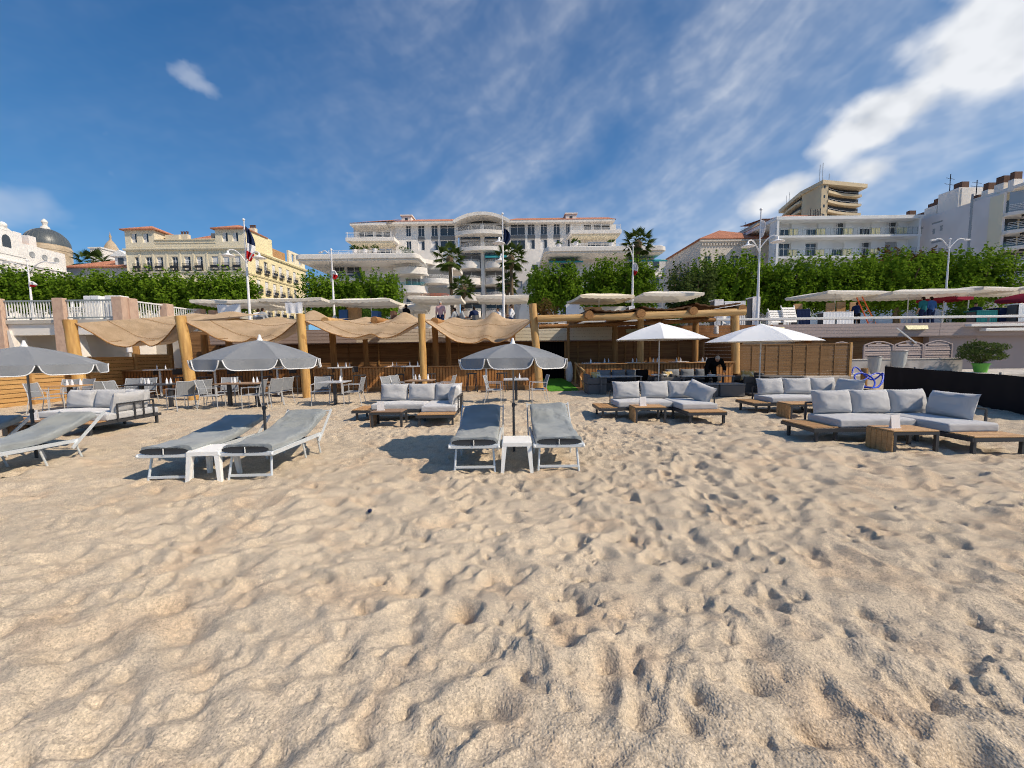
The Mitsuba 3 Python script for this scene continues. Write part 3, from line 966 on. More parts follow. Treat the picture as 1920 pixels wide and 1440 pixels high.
def napkins(name, x, y, z, spots, where):
    od = {1: ("single",), 2: ("left", "right"), 3: ("leftmost", "middle", "rightmost"), 4: ("leftmost", "second", "third", "rightmost")}[len(spots)]
    for i, (dx, dy) in enumerate(spots):
        stamp("napkin", [("", NAP, mv(x + dx, y + dy, z) @ rot(dx * 9 + i))], None, f"{od[i]} folded white napkin on {where}", "napkin", f"folded napkins on {where}")


TABLES = (
    (-13.71, 12.2, 0.85, 0.80, "teak", "teak dining table beside the left slatted fence"),
    (-11.23, 12.4, 1.40, 0.80, "dark_metal", "long dark dining table behind the leftmost corner sofa"),
    (-8.48, 12.4, 1.35, 0.80, "teak_worn", "long weathered dining table behind the second umbrella"),
    (-5.63, 12.5, 0.80, 0.80, "chair_metal", "pale grey square dining table right of the third log post"),
    (-2.96, 12.75, 0.85, 0.80, "teak_worn", "weathered dining table behind the middle corner sofa"),
    (0.13, 12.75, 0.80, 0.80, "chair_metal", "pale grey dining table behind the right umbrella pole"),
)
TNEAR = ("the teak table by the left fence", "the long dark table", "the long weathered table", "the pale table by the third log post", "the table behind the middle corner sofa", "the table behind the right umbrella pole")
for i, (x, y, w, d, top, lb) in enumerate(TABLES):
    stamp("dining_table", table_items(w, d, top), mv(x, y, 0) @ rot((0.05, 0.0, 0.02, 0.04, -0.03, 0.0)[i]), lb, "table", "dining tables on the sand")
    sp = ((-0.18, 0.1), (-0.07, 0.14), (0.22, 0.12)) if w < 1 else ((-0.42, 0.1), (-0.33, 0.13), (0.28, 0.1), (0.37, 0.14))
    if i in (3, 5):
        sp = ((0.12, 0.15),)
    napkins("napkin", x, y, 0.745, sp, TNEAR[i])
    stamp("cruet", CRU, mv(x - 0.02, y - 0.1, 0.745), f"small cruet on {TNEAR[i]}", "cruet", "cruets on the dining tables")
E1, Wt, Nn, So = -PI / 2, PI / 2, 0.0, PI
CHAIRS = (
    # x, y, facing (rotation of +y), label
    (-13.66, 11.5, E1 + 0.25, "chair nearest the left edge at the teak table by the fence"),
    (-14.78, 13.0, So + 0.3, "chair behind the teak table by the fence, towards its left"),
    (-14.42, 13.1, So - 0.1, "chair behind the teak table by the fence, towards its right"),
    (-12.84, 12.2, Wt - 0.3, "chair at the right end of the teak table by the fence"),
    (-11.81, 11.9, E1 + 0.2, "chair at the left end of the long dark table"),
    (-12.79, 13.1, So + 0.2, "chair behind the long dark table, towards its left"),
    (-12.36, 13.2, So + 0.25, "chair behind the long dark table, towards its right"),
    (-9.85, 11.7, Wt - 0.45, "chair at the right end of the long dark table, seen from behind"),
    (-9.81, 12.3, Wt - 0.4, "chair beside the foot of the second log post, seen from behind"),
    (-9.02, 11.8, E1 + 0.25, "chair in front at the left end of the long weathered table"),
    (-9.41, 13.0, So + 0.35, "chair behind the long weathered table"),
    (-7.82, 11.9, Wt + 0.25, "chair in front of the long weathered table, left of the umbrella pole"),
    (-7.64, 12.4, Wt - 0.25, "chair in front at the right end of the long weathered table"),
    (-7.64, 13.0, Wt - 0.2, "chair farther back at the right end of the long weathered table"),
    (-6.16, 12.7, So + 0.3, "chair left of the pale table by the third log post"),
    (-5.03, 12.5, Wt + 0.1, "chair right of the pale table by the third log post"),
    (-3.80, 12.6, E1 - 0.35, "chair left of the table behind the middle corner sofa"),
    (-3.68, 13.2, E1 - 0.3, "chair farther back, left of the table behind the middle corner sofa"),
    (-2.18, 12.9, Wt - 0.1, "chair right of the table behind the middle corner sofa"),
    (-0.56, 12.5, E1 - 0.1, "chair left of the table behind the right umbrella pole"),
    (0.83, 12.5, Wt + 0.1, "chair right of the table behind the right umbrella pole"),
)
for x, y, a, lb in CHAIRS:
    stamp("dining_chair", CH, mv(x, y, 0) @ rot(a), "grey sling " + (lb if lb.startswith("chair") else lb), "chair", "grey sling dining chairs")

# small dark bottle top lying on the sand
px, py = (-1.428, 3.814)
stamp("bottle_top", [("", P(M().lathe([(0, 0.0), (0.018, 0.0), (0.020, 0.018), (0.012, 0.026), (0, 0.027)], (0, 0, 0), 12), "cloth_navy", 40), mv(px, py, sandz(px, py) + 0.004) @ rot(0.3, "x"))], None, "small dark bottle top lying on the sand in the foreground", "bottle top")

# ------------------------------------------------------------------ people (used here and on the promenade)


def body(joints, r, head, hair, parts, at, label, group=None, hat=None):
    """One person: joints are named points; each bone is the hull of two spheres; all bones one smoothed surface."""
    bones = (("pelvis", "chest"), ("chest", "neck"), ("hipl", "kneel"), ("kneel", "footl"), ("hipr", "kneer"), ("kneer", "footr"), ("shl", "ell"), ("ell", "hal"), ("shr", "elr"), ("elr", "har"), ("pelvis", "hipl"), ("pelvis", "hipr"), ("chest", "shl"), ("chest", "shr"), ("shl", "neck"), ("shr", "neck"))
    J = {k: np.array(v, float) for k, v in joints.items()}

    def hull(sel, grow, cut=None):
        out = None
        for a, b in sel:
            pts = np.vstack([J[a] + ICO[1][0] * (r[a] + grow), J[b] + ICO[1][0] * (r[b] + grow)])
            h = m3.Manifold.hull_points(pts)
            out = h if out is None else out + h
        return out

    def smooth(man, L=0.035):
        q = man.refine_to_length(L).to_mesh()
        t = trimesh.Trimesh(np.array(q.vert_properties[:, :3], float), np.array(q.tri_verts), process=False)
        trimesh.smoothing.filter_taubin(t, 0.5, 0.53, 8)
        return t

    it = []
    b = hull(bones, 0.0)
    hp = J["head"]
    nz = m3.Manifold.hull_points(np.vstack([J["neck"] + ICO[1][0] * 0.05, hp + ICO[1][0] * 0.05]))
    hd = ICO[2][0] * np.array([0.075, 0.092, 0.112])
    hd[:, 1] += 0.012 * (hd[:, 2] < -0.03)
    dirv = np.array(head, float)
    dirv /= np.linalg.norm(dirv)
    side = np.cross(dirv, (0, 0, 1))
    side /= np.linalg.norm(side)
    upv = np.cross(side, dirv)
    Bs = np.array([side, dirv, upv])
    hm = m3.Manifold.hull_points(hd @ Bs + hp)
    nose = m3.Manifold.hull_points(np.vstack([ICO[0][0] * 0.012 + np.array([0, 0.105, -0.015]), ICO[0][0] * 0.008 + np.array([0, 0.085, 0.025])]) @ Bs + hp)
    b = b + nz + hm + nose
    for s in (-1, 1):
        b = b + m3.Manifold.hull_points((ICO[0][0] * np.array([0.014, 0.022, 0.032]) + np.array([s * 0.076, -0.005, 0])) @ Bs + hp)
    for hnd, el in (("hal", "ell"), ("har", "elr")):
        d = J[hnd] - J[el]
        d /= np.linalg.norm(d)
        o = np.cross(d, (0.0, 0, 1.0))
        o /= np.linalg.norm(o) + 1e-9
        palm = m3.Manifold.hull_points(np.vstack([J[hnd] + ICO[1][0] * 0.028, J[hnd] + d * 0.085 + o * 0.022 + ICO[1][0] * 0.018, J[hnd] + d * 0.085 - o * 0.022 + ICO[1][0] * 0.018]))
        for k in range(4):
            p0 = J[hnd] + d * 0.085 + o * (0.030 - 0.020 * k)
            L = (0.055, 0.068, 0.063, 0.048)[k]
            p1 = p0 + d * L * 0.8 + np.array([0, 0, -0.022])
            palm = palm + m3.Manifold.hull_points(np.vstack([p0 + ICO[0][0] * 0.010, p1 + ICO[0][0] * 0.008]))
        p0 = J[hnd] + d * 0.03 + o * 0.03
        palm = palm + m3.Manifold.hull_points(np.vstack([p0 + ICO[0][0] * 0.012, p0 + d * 0.05 + o * 0.03 + ICO[0][0] * 0.009]))
        b = b + palm
    it.append(("", P(smooth(b), "skin", True)))
    groups = {"shirt": (("pelvis", "chest"), ("chest", "neck"), ("shl", "ell"), ("shr", "elr"), ("chest", "shl"), ("chest", "shr"), ("shl", "neck"), ("shr", "neck")),
              "sleeves": (("ell", "hal"), ("elr", "har")),
              "trousers": (("pelvis", "hipl"), ("pelvis", "hipr"), ("hipl", "kneel"), ("kneel", "footl"), ("hipr", "kneer"), ("kneer", "footr"))}
    for k, mt in parts.items():
        sel = groups["shirt"] + (groups["sleeves"] if k == "jacket" else ()) if k in ("shirt", "jacket") else groups[k]
        it.append((k, P(smooth(hull(sel, 0.016), 0.05), mt, True)))
    if "trousers" in parts:
        for f in ("footl", "footr"):
            it.append(("shoe", P(M().ball(J[f] + np.array([dirv[0] * 0.06, dirv[1] * 0.06, -0.01]), (0.055, 0.10, 0.045), 2), "cloth_black", True)))
    hr = ICO[2][0] * np.array([0.083, 0.098, 0.118])
    keep = (hr[:, 2] > 0.012) | (hr[:, 1] < -0.015)
    hv = hr[keep] + np.array([0, -0.008, 0.008])
    it.append(("hair", P(m3.Manifold.hull_points(hv @ Bs + hp), hair, True)))
    for s in (-1, 1):
        it.append(("eye", P(M().ball(np.array([s * 0.03, 0.083, 0.012]) @ Bs + hp, 0.010, 1), "cloth_black", True)))
    return stamp("person", it, at, label, "person", group)


RAD = dict(pelvis=0.135, chest=0.15, neck=0.065, hipl=0.10, hipr=0.10, kneel=0.065, kneer=0.065, footl=0.045, footr=0.045, shl=0.068, shr=0.068, ell=0.046, elr=0.046, hal=0.034, har=0.034, head=0.1)


def standing(s=1.0, twist=0.0, arms="down"):
    j = dict(pelvis=(0, 0, 0.95), chest=(0, 0, 1.26), neck=(0, 0, 1.47), head=(0, 0.02, 1.63), hipl=(-0.10, 0, 0.90), hipr=(0.10, 0, 0.90), kneel=(-0.11, 0.03, 0.49), kneer=(0.12, 0.0, 0.49), footl=(-0.12, 0, 0.06), footr=(0.14, -0.03, 0.06), shl=(-0.19, 0, 1.40), shr=(0.19, 0, 1.40), ell=(-0.25, -0.02, 1.12), elr=(0.25, -0.02, 1.12), hal=(-0.25, 0.08, 0.88), har=(0.25, 0.08, 0.88))
    if arms == "reach":
        j.update(elr=(0.24, 0.16, 1.20), har=(0.18, 0.40, 1.25), ell=(-0.26, 0.1, 1.15), hal=(-0.16, 0.32, 1.12))
    return j


def seated():
    return dict(pelvis=(0, 0, 0.52), chest=(0, -0.03, 0.83), neck=(0, 0.0, 1.04), head=(0, 0.03, 1.20), hipl=(-0.10, 0.05, 0.50), hipr=(0.10, 0.05, 0.50), kneel=(-0.13, 0.47, 0.50), kneer=(0.13, 0.47, 0.50), footl=(-0.13, 0.50, 0.06), footr=(0.14, 0.42, 0.06), shl=(-0.19, -0.02, 0.97), shr=(0.19, -0.02, 0.97), ell=(-0.26, 0.08, 0.72), elr=(0.26, 0.08, 0.72), hal=(-0.12, 0.30, 0.72), har=(0.14, 0.30, 0.74))


# ------------------------------------------------------------------ the beach bar: deck, counters, walls, posts, roof

DK = 0.20  # deck level
deck = [("", P(M().span((-17.2, 16.72, -0.2), (1.1, 21.3, DK - 0.03)).span((2.9, 16.72, -0.2), (10.2, 21.3, DK - 0.03)).span((1.1, 18.2, -0.2), (2.9, 21.3, DK - 0.03)), "interior_plank"))]
for k in range(6):
    for x0, x1 in ((-17.2, -9.0), (-8.995, 1.1), (2.9, 10.2)):
        deck.append(("board", ub("deck_wood"), mv((x0 + x1) / 2, 16.78 + k * 0.145, DK - 0.015) @ scl(x1 - x0, 0.138, 0.03)))
dk = stamp("deck", deck, None, None, None)
labels[dk] = {"kind": "structure"}


def counter(name, x0, x1, y, z1, mat, label, pitch=0.13, low=DK):
    """A counter front of upright slats with a plank on top."""
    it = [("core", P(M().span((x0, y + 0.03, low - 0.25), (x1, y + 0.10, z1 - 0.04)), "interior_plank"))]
    m = M()
    n = int((x1 - x0) / pitch)
    for k in range(n):
        j = R.uniform(-0.006, 0.006)
        m.span((x0 + k * pitch + 0.012, y - 0.012 + j, low - 0.22), (x0 + (k + 1) * pitch - 0.018, y + 0.028, z1 - 0.045), 0.004)
    it.append(("slat_cladding", P(m, mat), None, {"kind": "stuff"}))
    it.append(("counter_top", P(M().span((x0 - 0.04, y - 0.10, z1 - 0.04), (x1 + 0.04, y + 0.42, z1), 0.008), "deck_wood")))
    return stamp(name, it, None, label, "bar counter")


counter("bar_counter", -16.9, -8.6, 16.95, 1.02, "bar_larch_dark", "dark slatted counter on the left of the deck, behind the dining tables")
counter("bar_counter", -8.4, 1.0, 16.75, 1.05, "bar_larch", "long slatted larch counter left of the green ramp")
counter("bar_counter", 2.85, 9.3, 16.55, 1.09, "bar_larch", "long slatted larch counter right of the green ramp")

# ramp with artificial turf between the counters
rz0, rz1 = 0.02, DK
ramp = [("turf", P(M().bar((2.12, 15.9, 0.005), (2.0, 17.6, DK), 1.25, 0.03).bar((2.0, 17.6, DK - 0.004), (1.98, 20.6, DK - 0.004), 1.3, 0.03), "turf_green"))]
for s in (-1, 1):
    ramp.append(("side_plank", P(M().bar((2.12 + s * 0.73, 15.95, -0.01), (2.0 + s * 0.74, 17.6, DK + 0.01), 0.2, 0.05), "deck_wood")))
stamp("turf_ramp", ramp, None, "sloping ramp of green artificial turf up to the deck", "ramp")
hr = [("post", P(M().tube([(2.92, 15.9, -0.1), (2.92, 15.9, 0.78)], 0.045, 8), "log_pine", 40)), ("post", P(M().tube([(2.80, 17.3, 0.0), (2.80, 17.3, 1.08)], 0.045, 8), "log_pine", 40)),
      ("top_rail", P(M().tube([(2.92, 15.86, 0.80), (2.79, 17.35, 1.10)], 0.04, 8), "log_pine_flat", 40)), ("brace", P(M().tube([(2.91, 16.0, 0.22), (2.81, 17.25, 0.98)], 0.03, 8), "log_pine_flat", 40))]
stamp("handrail", hr, None, "pine handrail with a slanting brace on the right of the turf ramp", "handrail")
stamp("white_urn", [("", P(M().lathe([(0.0, 0), (0.13, 0.0), (0.17, 0.25), (0.17, 0.6), (0.12, 0.85), (0.08, 0.92), (0.0, 0.9)], n=16), "paint_white", 40), mv(2.72, 18.7, DK))], None, "tall white vase standing in the dark doorway above the turf ramp", "vase")


def log(pts, r, mat, n=12, seed=0):
    """A peeled log: a tube with slow swellings, bare cut ends."""
    p = np.array(pts, float)
    t = np.linspace(0, 1, 14)
    q = p[0] + (p[1] - p[0]) * t[:, None]
    w = meshkit.noise(np.stack([t * 6, t * 0 + seed, t * 0], -1), seed) - 0.5
    w2 = meshkit.noise(np.stack([t * 3, t * 0 + seed + 9, t * 0], -1), seed) - 0.5
    q = q + np.stack([w2 * 0.03, w2 * 0.0, w2 * 0.02], -1)
    return P(M().tube(q, r * (1 + 0.12 * w), n), mat, 50)


def post(a, b, r, mat, label, seed, group="peeled log posts of the beach bar"):
    stamp("log_post", [("", log([a, b], r, mat, 12, seed))], None, label, "post", group)


post((-15.999, 14.6, 0.184), (-16.17, 14.6, 2.973), 0.19, "log_pine", "leftmost thick yellow log post, leaning left in front of the terrace column", 1)
post((-11.69, 14.4, -0.004), (-11.937, 14.4, 3.039), 0.175, "log_pine", "second log post from the left, leaning, between the two left sails", 2)
post((-7.609, 14.6, -0.079), (-7.712, 14.6, 3.083), 0.15, "log_pine", "third log post from the left, standing in the sand right of the second umbrella", 3)
post((-3.402, 15.2, 0.315), (-3.42, 15.2, 3.089), 0.135, "log_pine", "fourth log post from the left, behind the table in the middle of the bar", 4)
post((1.148, 16.3, 0.097), (0.866, 16.3, 3.55), 0.16, "log_pine_pale", "fifth log post from the left, beside the turf ramp where the pergola begins", 5)
post((5.549, 17, 0.626), (5.514, 17, 3.175), 0.14, "log_pine_pale", "straight pergola post behind the right counter, left of the first white parasol top", 6)
post((9.589, 16.9, 0.582), (9.479, 16.9, 3.229), 0.165, "log_pine_pale", "last pergola post at the right end of the log beam", 7)
for i, (px_, y, top, r, lb) in enumerate((
    (258, 19.2, 633, 0.15, "brown inner post left of the dark bar corner with the rust cushions"),
    (322, 19.8, 650, 0.12, "thin inner post half lit behind the second log post"),
    (388, 19.4, 637, 0.14, "inner post behind the left edge of the second umbrella"),
    (433, 19.8, 630, 0.15, "inner post hidden by the top of the second umbrella"),
    (627, 18.6, 622, 0.14, "inner post right of the third log post, sunlit on its upper half"),
    (688, 19.6, 634, 0.13, "darker inner post standing right behind the middle of the third sail"),
    (818, 18.6, 610, 0.14, "sunlit inner post right behind the fourth log post"),
    (842, 19.8, 638, 0.13, "dim inner post under the fourth sail"),
    (1153, 19.4, 606, 0.14, "dim inner post under the pergola left of the first white parasol"),
    (1303, 19.0, 607, 0.13, "brown inner post under the pergola right of the first white parasol"),
    (1066, 19.8, 606, 0.07, "thin dark inner post beside the doorway above the ramp"),
)):
    x = (px_ - 960) * y / 740
    z1 = 1.6 + (668 - 0.0122 * px_ - top) * y / 740
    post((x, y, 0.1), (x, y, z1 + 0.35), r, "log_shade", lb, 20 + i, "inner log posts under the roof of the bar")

# pergola: a long front beam, a back beam, four rafters and a reed mat
BE0, BE1 = (1.066, 16.1, 2.928), (9.127, 15.6, 3.058)
stamp("log_beam", [("", log([BE0, BE1], 0.145, "log_pine_flat", 12, 41))], None, "long pale peeled log beam along the front of the pergola", "beam", "pergola beams")
stamp("log_beam", [("", log([(1.258, 18.3, 2.745), (9.346, 18.3, 2.963)], 0.10, "log_brown", 10, 42))], None, "thinner brown beam behind the long pale pergola beam", "beam", "pergola beams")
for i, (px_, py_) in enumerate(((1105, 588), (1200, 586), (1297, 581), (1387, 577))):
    a = np.array([(px_ - 960) * 15.6 / 740, 15.5, 1.6 + (668 - 0.0122 * px_ - py_) * 15.6 / 740 + 0.02])
    b = a + np.array([0.05, 5.2, 0.10])
    stamp("rafter", [("", log([a, b], 0.165, "log_brown", 12, 50 + i))], None, ("first rafter end from the left on the pergola beam", "second rafter end, above the straight pergola post", "third rafter end on the pergola beam", "last rafter end at the right tip of the pergola beam")[i], "rafter", "log rafters lying across the pergola beam")
for i in range(3):
    xa, xb = ((1108, 1198), (1203, 1294), (1300, 1384))[i]
    u = np.linspace(0, 1, 24)
    v = np.linspace(0, 1, 14)
    x0, x1 = (xa - 960) * 15.8 / 740, (xb - 960) * 15.8 / 740
    g = np.array([[(x0 + (x1 - x0) * a, 15.75 + 4.6 * b, (2.98, 3.06, 3.16)[i] + 0.30 + 0.05 * b - 0.13 * math.sin(PI * a) * (0.7 + 0.3 * math.sin(b * 9 + i)) + 0.02 * math.sin(a * 37 + b * 3)) for a in u] for b in v])
    stamp("reed_mat", [("", P(M().grid(g).grid(g - (0, 0, 0.05), True).grid(np.stack([g[0], g[0] - (0, 0, 0.05)])), "reed_dark", True))], None, ("dark reed mat between the first two rafters of the pergola", "dark reed mat between the second and third rafter of the pergola", "dark reed mat between the last two rafters of the pergola")[i], "reed mat", "reed mats roofing the pergola")


def sail(name, L, Rr, y1, zb, sag, fold, seed, label, lift=0.0):
    """A burlap sail tied to two posts in front, rising to a cable at the back; between the posts the front hangs in two swags."""
    L, Rr = np.array(L), np.array(Rr)
    nu, nv = 61, 26
    U = np.linspace(0, 1, nu)
    V = np.linspace(0, 1, nv)
    g = np.zeros((nv, nu, 3))
    for i, v in enumerate(V):
        for j, u in enumerate(U):
            p = L + (Rr - L) * u
            swag = math.sin(PI * u) ** 0.9 - 0.20 * math.exp(-((u - 0.54) / 0.055) ** 2) + 0.10 * math.cos(2 * PI * (u * 2 - 0.5)) * math.sin(PI * u)
            prof = (1 - v) ** 1.35
            valley = fold * math.exp(-((v - 0.17) / 0.13) ** 2) * math.sin(PI * u) ** 0.7
            front = sag * swag * prof
            y = p[1] + (y1 - p[1]) * v + 0.35 * math.sin(PI * u) * (1 - v)
            hump = 0.42 * math.exp(-((u - 0.60) / 0.10) ** 2) * math.exp(-((v - 0.85) / 0.22) ** 2) + 0.16 * math.exp(-((u - 0.12) / 0.08) ** 2) * math.exp(-((v - 0.9) / 0.2) ** 2)
            z = p[2] + (zb + lift * u - p[2]) * v - front - valley + hump * (1 if seed else 0.5)
            g[i, j] = (p[0], y, z)
    n = meshkit.fbm(g * np.array([1.6, 0.8, 0.8]) + seed, 3, 80 + seed) - 0.5
    g[:, :, 2] += 0.16 * n * np.sin(PI * U)[None, :] ** 0.5
    it = [("", P(M().grid(g), "burlap", True))]
    it.append(("hem", P(M().tube(g[0] - (0, 0.01, 0), 0.022, 5), "log_brown", True)))
    for v0 in (6, 13):
        it.append(("rope", P(M().tube(g[v0] + (0, -0.03, 0.025), 0.007, 4), "log_brown", True)))
    for j in (14, 33, 46):
        it.append(("tie", P(M().tube([g[3, j] + (0, -0.03, 0.02), g[0, j] + (0, -0.03, 0.0), g[0, j] + (0, -0.03, -0.10)], 0.008, 4), "log_brown")))
    return stamp(name, it, None, label, "shade sail", "burlap shade sails")


sail("shade_sail", (-15.967, 14.6, 2.855), (-12.031, 14.4, 2.831), 19.6, 3.62, 0.85, 0.26, 0, "leftmost burlap shade sail, from the first to the second log post below the terrace railing")
sail("shade_sail", (-11.797, 14.4, 2.866), (-7.823, 14.6, 2.834), 19.6, 3.34, 0.74, 0.26, 1, "second burlap shade sail from the left, above the second umbrella")
sail("shade_sail", (-7.55, 14.6, 2.83), (-3.491, 15.2, 2.788), 19.8, 3.28, 0.58, 0.28, 2, "third burlap shade sail, between the third and fourth log post")
sail("shade_sail", (-3.286, 15.2, 2.826), (0.812, 16.2, 2.854), 20.0, 3.24, 0.86, 0.28, 3, "rightmost burlap shade sail, ending at the pergola post, with a steep fold")
for i, (px_, py_, d, lb) in enumerate(((433, 599, 17.5, "cut log end lying over the second sail"), (614, 598, 16.5, "big cut log end at the top left of the third sail"), (817, 599, 16.6, "cut log end in shade at the top left of the rightmost sail"), (705, 597, 18.0, "log ridge pushing up the middle of the third sail"))):
    a = np.array([(px_ - 960) * d / 740, d, 1.6 + (668 - 0.0122 * px_ - py_) * d / 740])
    stamp("rafter", [("", log([a, a + np.array([0.05, 3.4, 0.05])], 0.17, "log_pine_flat" if i in (0, 1) else "log_brown", 12, 70 + i))], None, lb, "rafter", "log rafters over the burlap sails")

# back of the bar: a wall of dark planks, a plank fascia above it, ceiling
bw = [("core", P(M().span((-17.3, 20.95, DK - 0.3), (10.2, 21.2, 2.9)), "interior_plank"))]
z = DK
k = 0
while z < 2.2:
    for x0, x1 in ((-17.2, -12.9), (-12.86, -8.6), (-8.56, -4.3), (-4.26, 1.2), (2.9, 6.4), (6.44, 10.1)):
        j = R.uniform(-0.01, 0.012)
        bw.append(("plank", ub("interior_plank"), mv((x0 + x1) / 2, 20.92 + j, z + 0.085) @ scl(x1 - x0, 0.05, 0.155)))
    z += 0.178
for x in (-15.4, -14.1, -9.4, -7.0, -4.9, -2.8, 3.5, 4.6, 6.0, 7.3, 8.8):
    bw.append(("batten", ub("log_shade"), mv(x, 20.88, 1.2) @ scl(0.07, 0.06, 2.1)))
stamp("bar_back_wall", bw, None, "dark plank wall in the shade at the back of the beach bar", "wall")
fa = []
for k in range(4):
    for x0, x1, mt in ((-15.5, -8.0, "fence_taupe"), (-7.98, -4.2, "stucco_beige"), (-4.18, -0.1, "stucco_beige"), (0.2, 5.2, "stucco_cream"), (5.22, 13.4, "bar_larch_dark"), (13.42, 22.0, "fence_taupe"), (22.02, 32.0, "fence_taupe")):
        fa.append(("board", ub(mt), mv((x0 + x1) / 2, 20.45 - 0.012 * k, 2.27 + k * 0.165) @ scl(x1 - x0, 0.05, 0.158)))
fa.append(("soffit", P(M().span((-15.5, 20.5, 2.14), (32, 21.7, 2.19)), "fence_taupe")))
stamp("fascia", fa, None, "band of horizontal boards under the promenade edge, beige to brown to grey", "fascia")
for i, (px_, wd) in enumerate(((1190, 0.9), (1452, 1.0), (1717, 1.15))):
    x = (px_ - 960) * 20.3 / 740
    m = M().add([(x - wd / 2, 20.38, 2.72), (x + wd / 2, 20.38, 2.72), (x + wd / 2 - 0.08, 20.25, 2.52), (x - wd / 2 + 0.02, 20.25, 2.52), (x - wd / 2, 20.42, 2.72), (x + wd / 2, 20.42, 2.72), (x + wd / 2 - 0.08, 20.42, 2.50), (x - wd / 2 + 0.02, 20.42, 2.50)], [[0, 3, 2, 1], [4, 5, 6, 7], [0, 1, 5, 4], [3, 7, 6, 2], [0, 4, 7, 3], [1, 2, 6, 5]])
    stamp("wall_lamp", [("", P(m, "fixture_yellow"))], None, ("yellowish strip lamp on the fascia above the right counter", "yellowish strip lamp on the brown fascia right of the pergola", "yellowish strip lamp on the grey fascia above the arched fence")[i], "lamp", "strip lamps on the fascia")
# low rail along the edge of the promenade, with a walkway slab
rl = [("top_rail", P(M().span((0.3, 20.7, 3.10), (34, 20.95, 3.22), 0.01), "rail_white"))]
for k in range(17):
    rl.append(("post", ub("rail_grey"), mv(1 + k * 2.0, 20.85, 2.97) @ scl(0.06, 0.06, 0.28)))
stamp("promenade_rail", rl, None, "long pale rail along the promenade edge above the board fascia", "railing")
# bits of the interior: dark doorway, rust cushions on a bench, lanterns
stamp("doorway", [("frame", P(M().bar((1.25, 20.6, 0.2), (1.25, 20.6, 2.2), 0.12, 0.12, (0, 1, 0)).bar((2.8, 20.6, 0.2), (2.8, 20.6, 2.2), 0.12, 0.12, (0, 1, 0)).bar((1.2, 20.6, 2.16), (2.85, 20.6, 2.16), 0.12, 0.1), "log_shade")), ("curtain", P(M().grid(np.array([[(1.3 + 1.5 * a, 20.8 + 0.05 * math.sin(a * 60), 0.2 + 1.95 * b) for a in np.linspace(0, 1, 120)] for b in (0, 1)])), "cloth_black", True))], None, "dark curtained doorway at the top of the turf ramp", "doorway")
for i, px_ in enumerate((283, 308)):
    stamp("rust_cushion", [("", P(pillow(0.75, 0.42, 0.3, 60 + i), "cushion_rust", True), mv((px_ - 960) * 19.6 / 740, 19.6, 1.02) @ rot(-0.15, "x"))], None, ("rust red cushion leaning above the left dark counter, left one", "rust red cushion leaning above the left dark counter, right one")[i], "cushion", "rust cushions behind the left counter")
stamp("bench", [("seat", P(M().span((-19.0, 19.4, 0.2), (-15.5, 20.2, 1.0)), "interior_plank"))], None, "dark bench under the rust cushions behind the left counter", "bench")
for i, (px_, py_, y) in enumerate(((247, 650, 18.6), (1341, 615, 18.2))):
    x, zz = (px_ - 960) * y / 740, 1.6 + (668 - 0.0122 * px_ - py_) * y / 740
    stamp("hanging_lantern", [("shade", P(M().lathe([(0.03, 0.2), (0.10, 0.17), (0.11, -0.16), (0.05, -0.20)], (x, y, zz), 12), "card_white", 40)), ("cord", P(M().tube([(x, y, zz + 0.2), (x, y, zz + 0.75)], 0.008, 4), "iron_dark"))], None, ("pale lantern hanging at the left end of the bar", "pale bottle-shaped lantern hanging under the pergola near its right end")[i], "lantern", "lanterns hanging in the bar")

# high tables with settings on the counters and on the deck
def high_items(w):
    return [("top", P(M().box((0, 0, 1.08), (w, 0.62, 0.04), 0, 0.006), "chair_metal")), ("column", P(M().tube([(0, 0, 0.02), (0, 0, 1.07)], 0.04, 8), "chair_metal", 40)), ("foot", P(M().box((0, 0, 0.02), (0.45, 0.45, 0.03), 0, 0.005), "dark_metal"))]


def stool_items():
    it = [("seat", P(M().box((0, 0, 0.75), (0.38, 0.38, 0.04), 0, 0.01), "dark_metal")), ("backrest", P(M().box((0, 0.19, 0.98), (0.36, 0.03, 0.22), 0, 0.01), "dark_metal"))]
    for sx in (-1, 1):
        for sy in (-1, 1):
            it.append(("leg", P(M().bar((sx * 0.15, sy * 0.15, 0.75), (sx * 0.20, sy * 0.20, -0.02), 0.03, 0.03), "dark_metal")))
    it.append(("foot_ring", P(M().bar((-0.18, -0.18, 0.28), (0.18, -0.18, 0.28), 0.02, 0.02).bar((-0.18, 0.18, 0.28), (0.18, 0.18, 0.28), 0.02, 0.02), "dark_metal")))
    return it


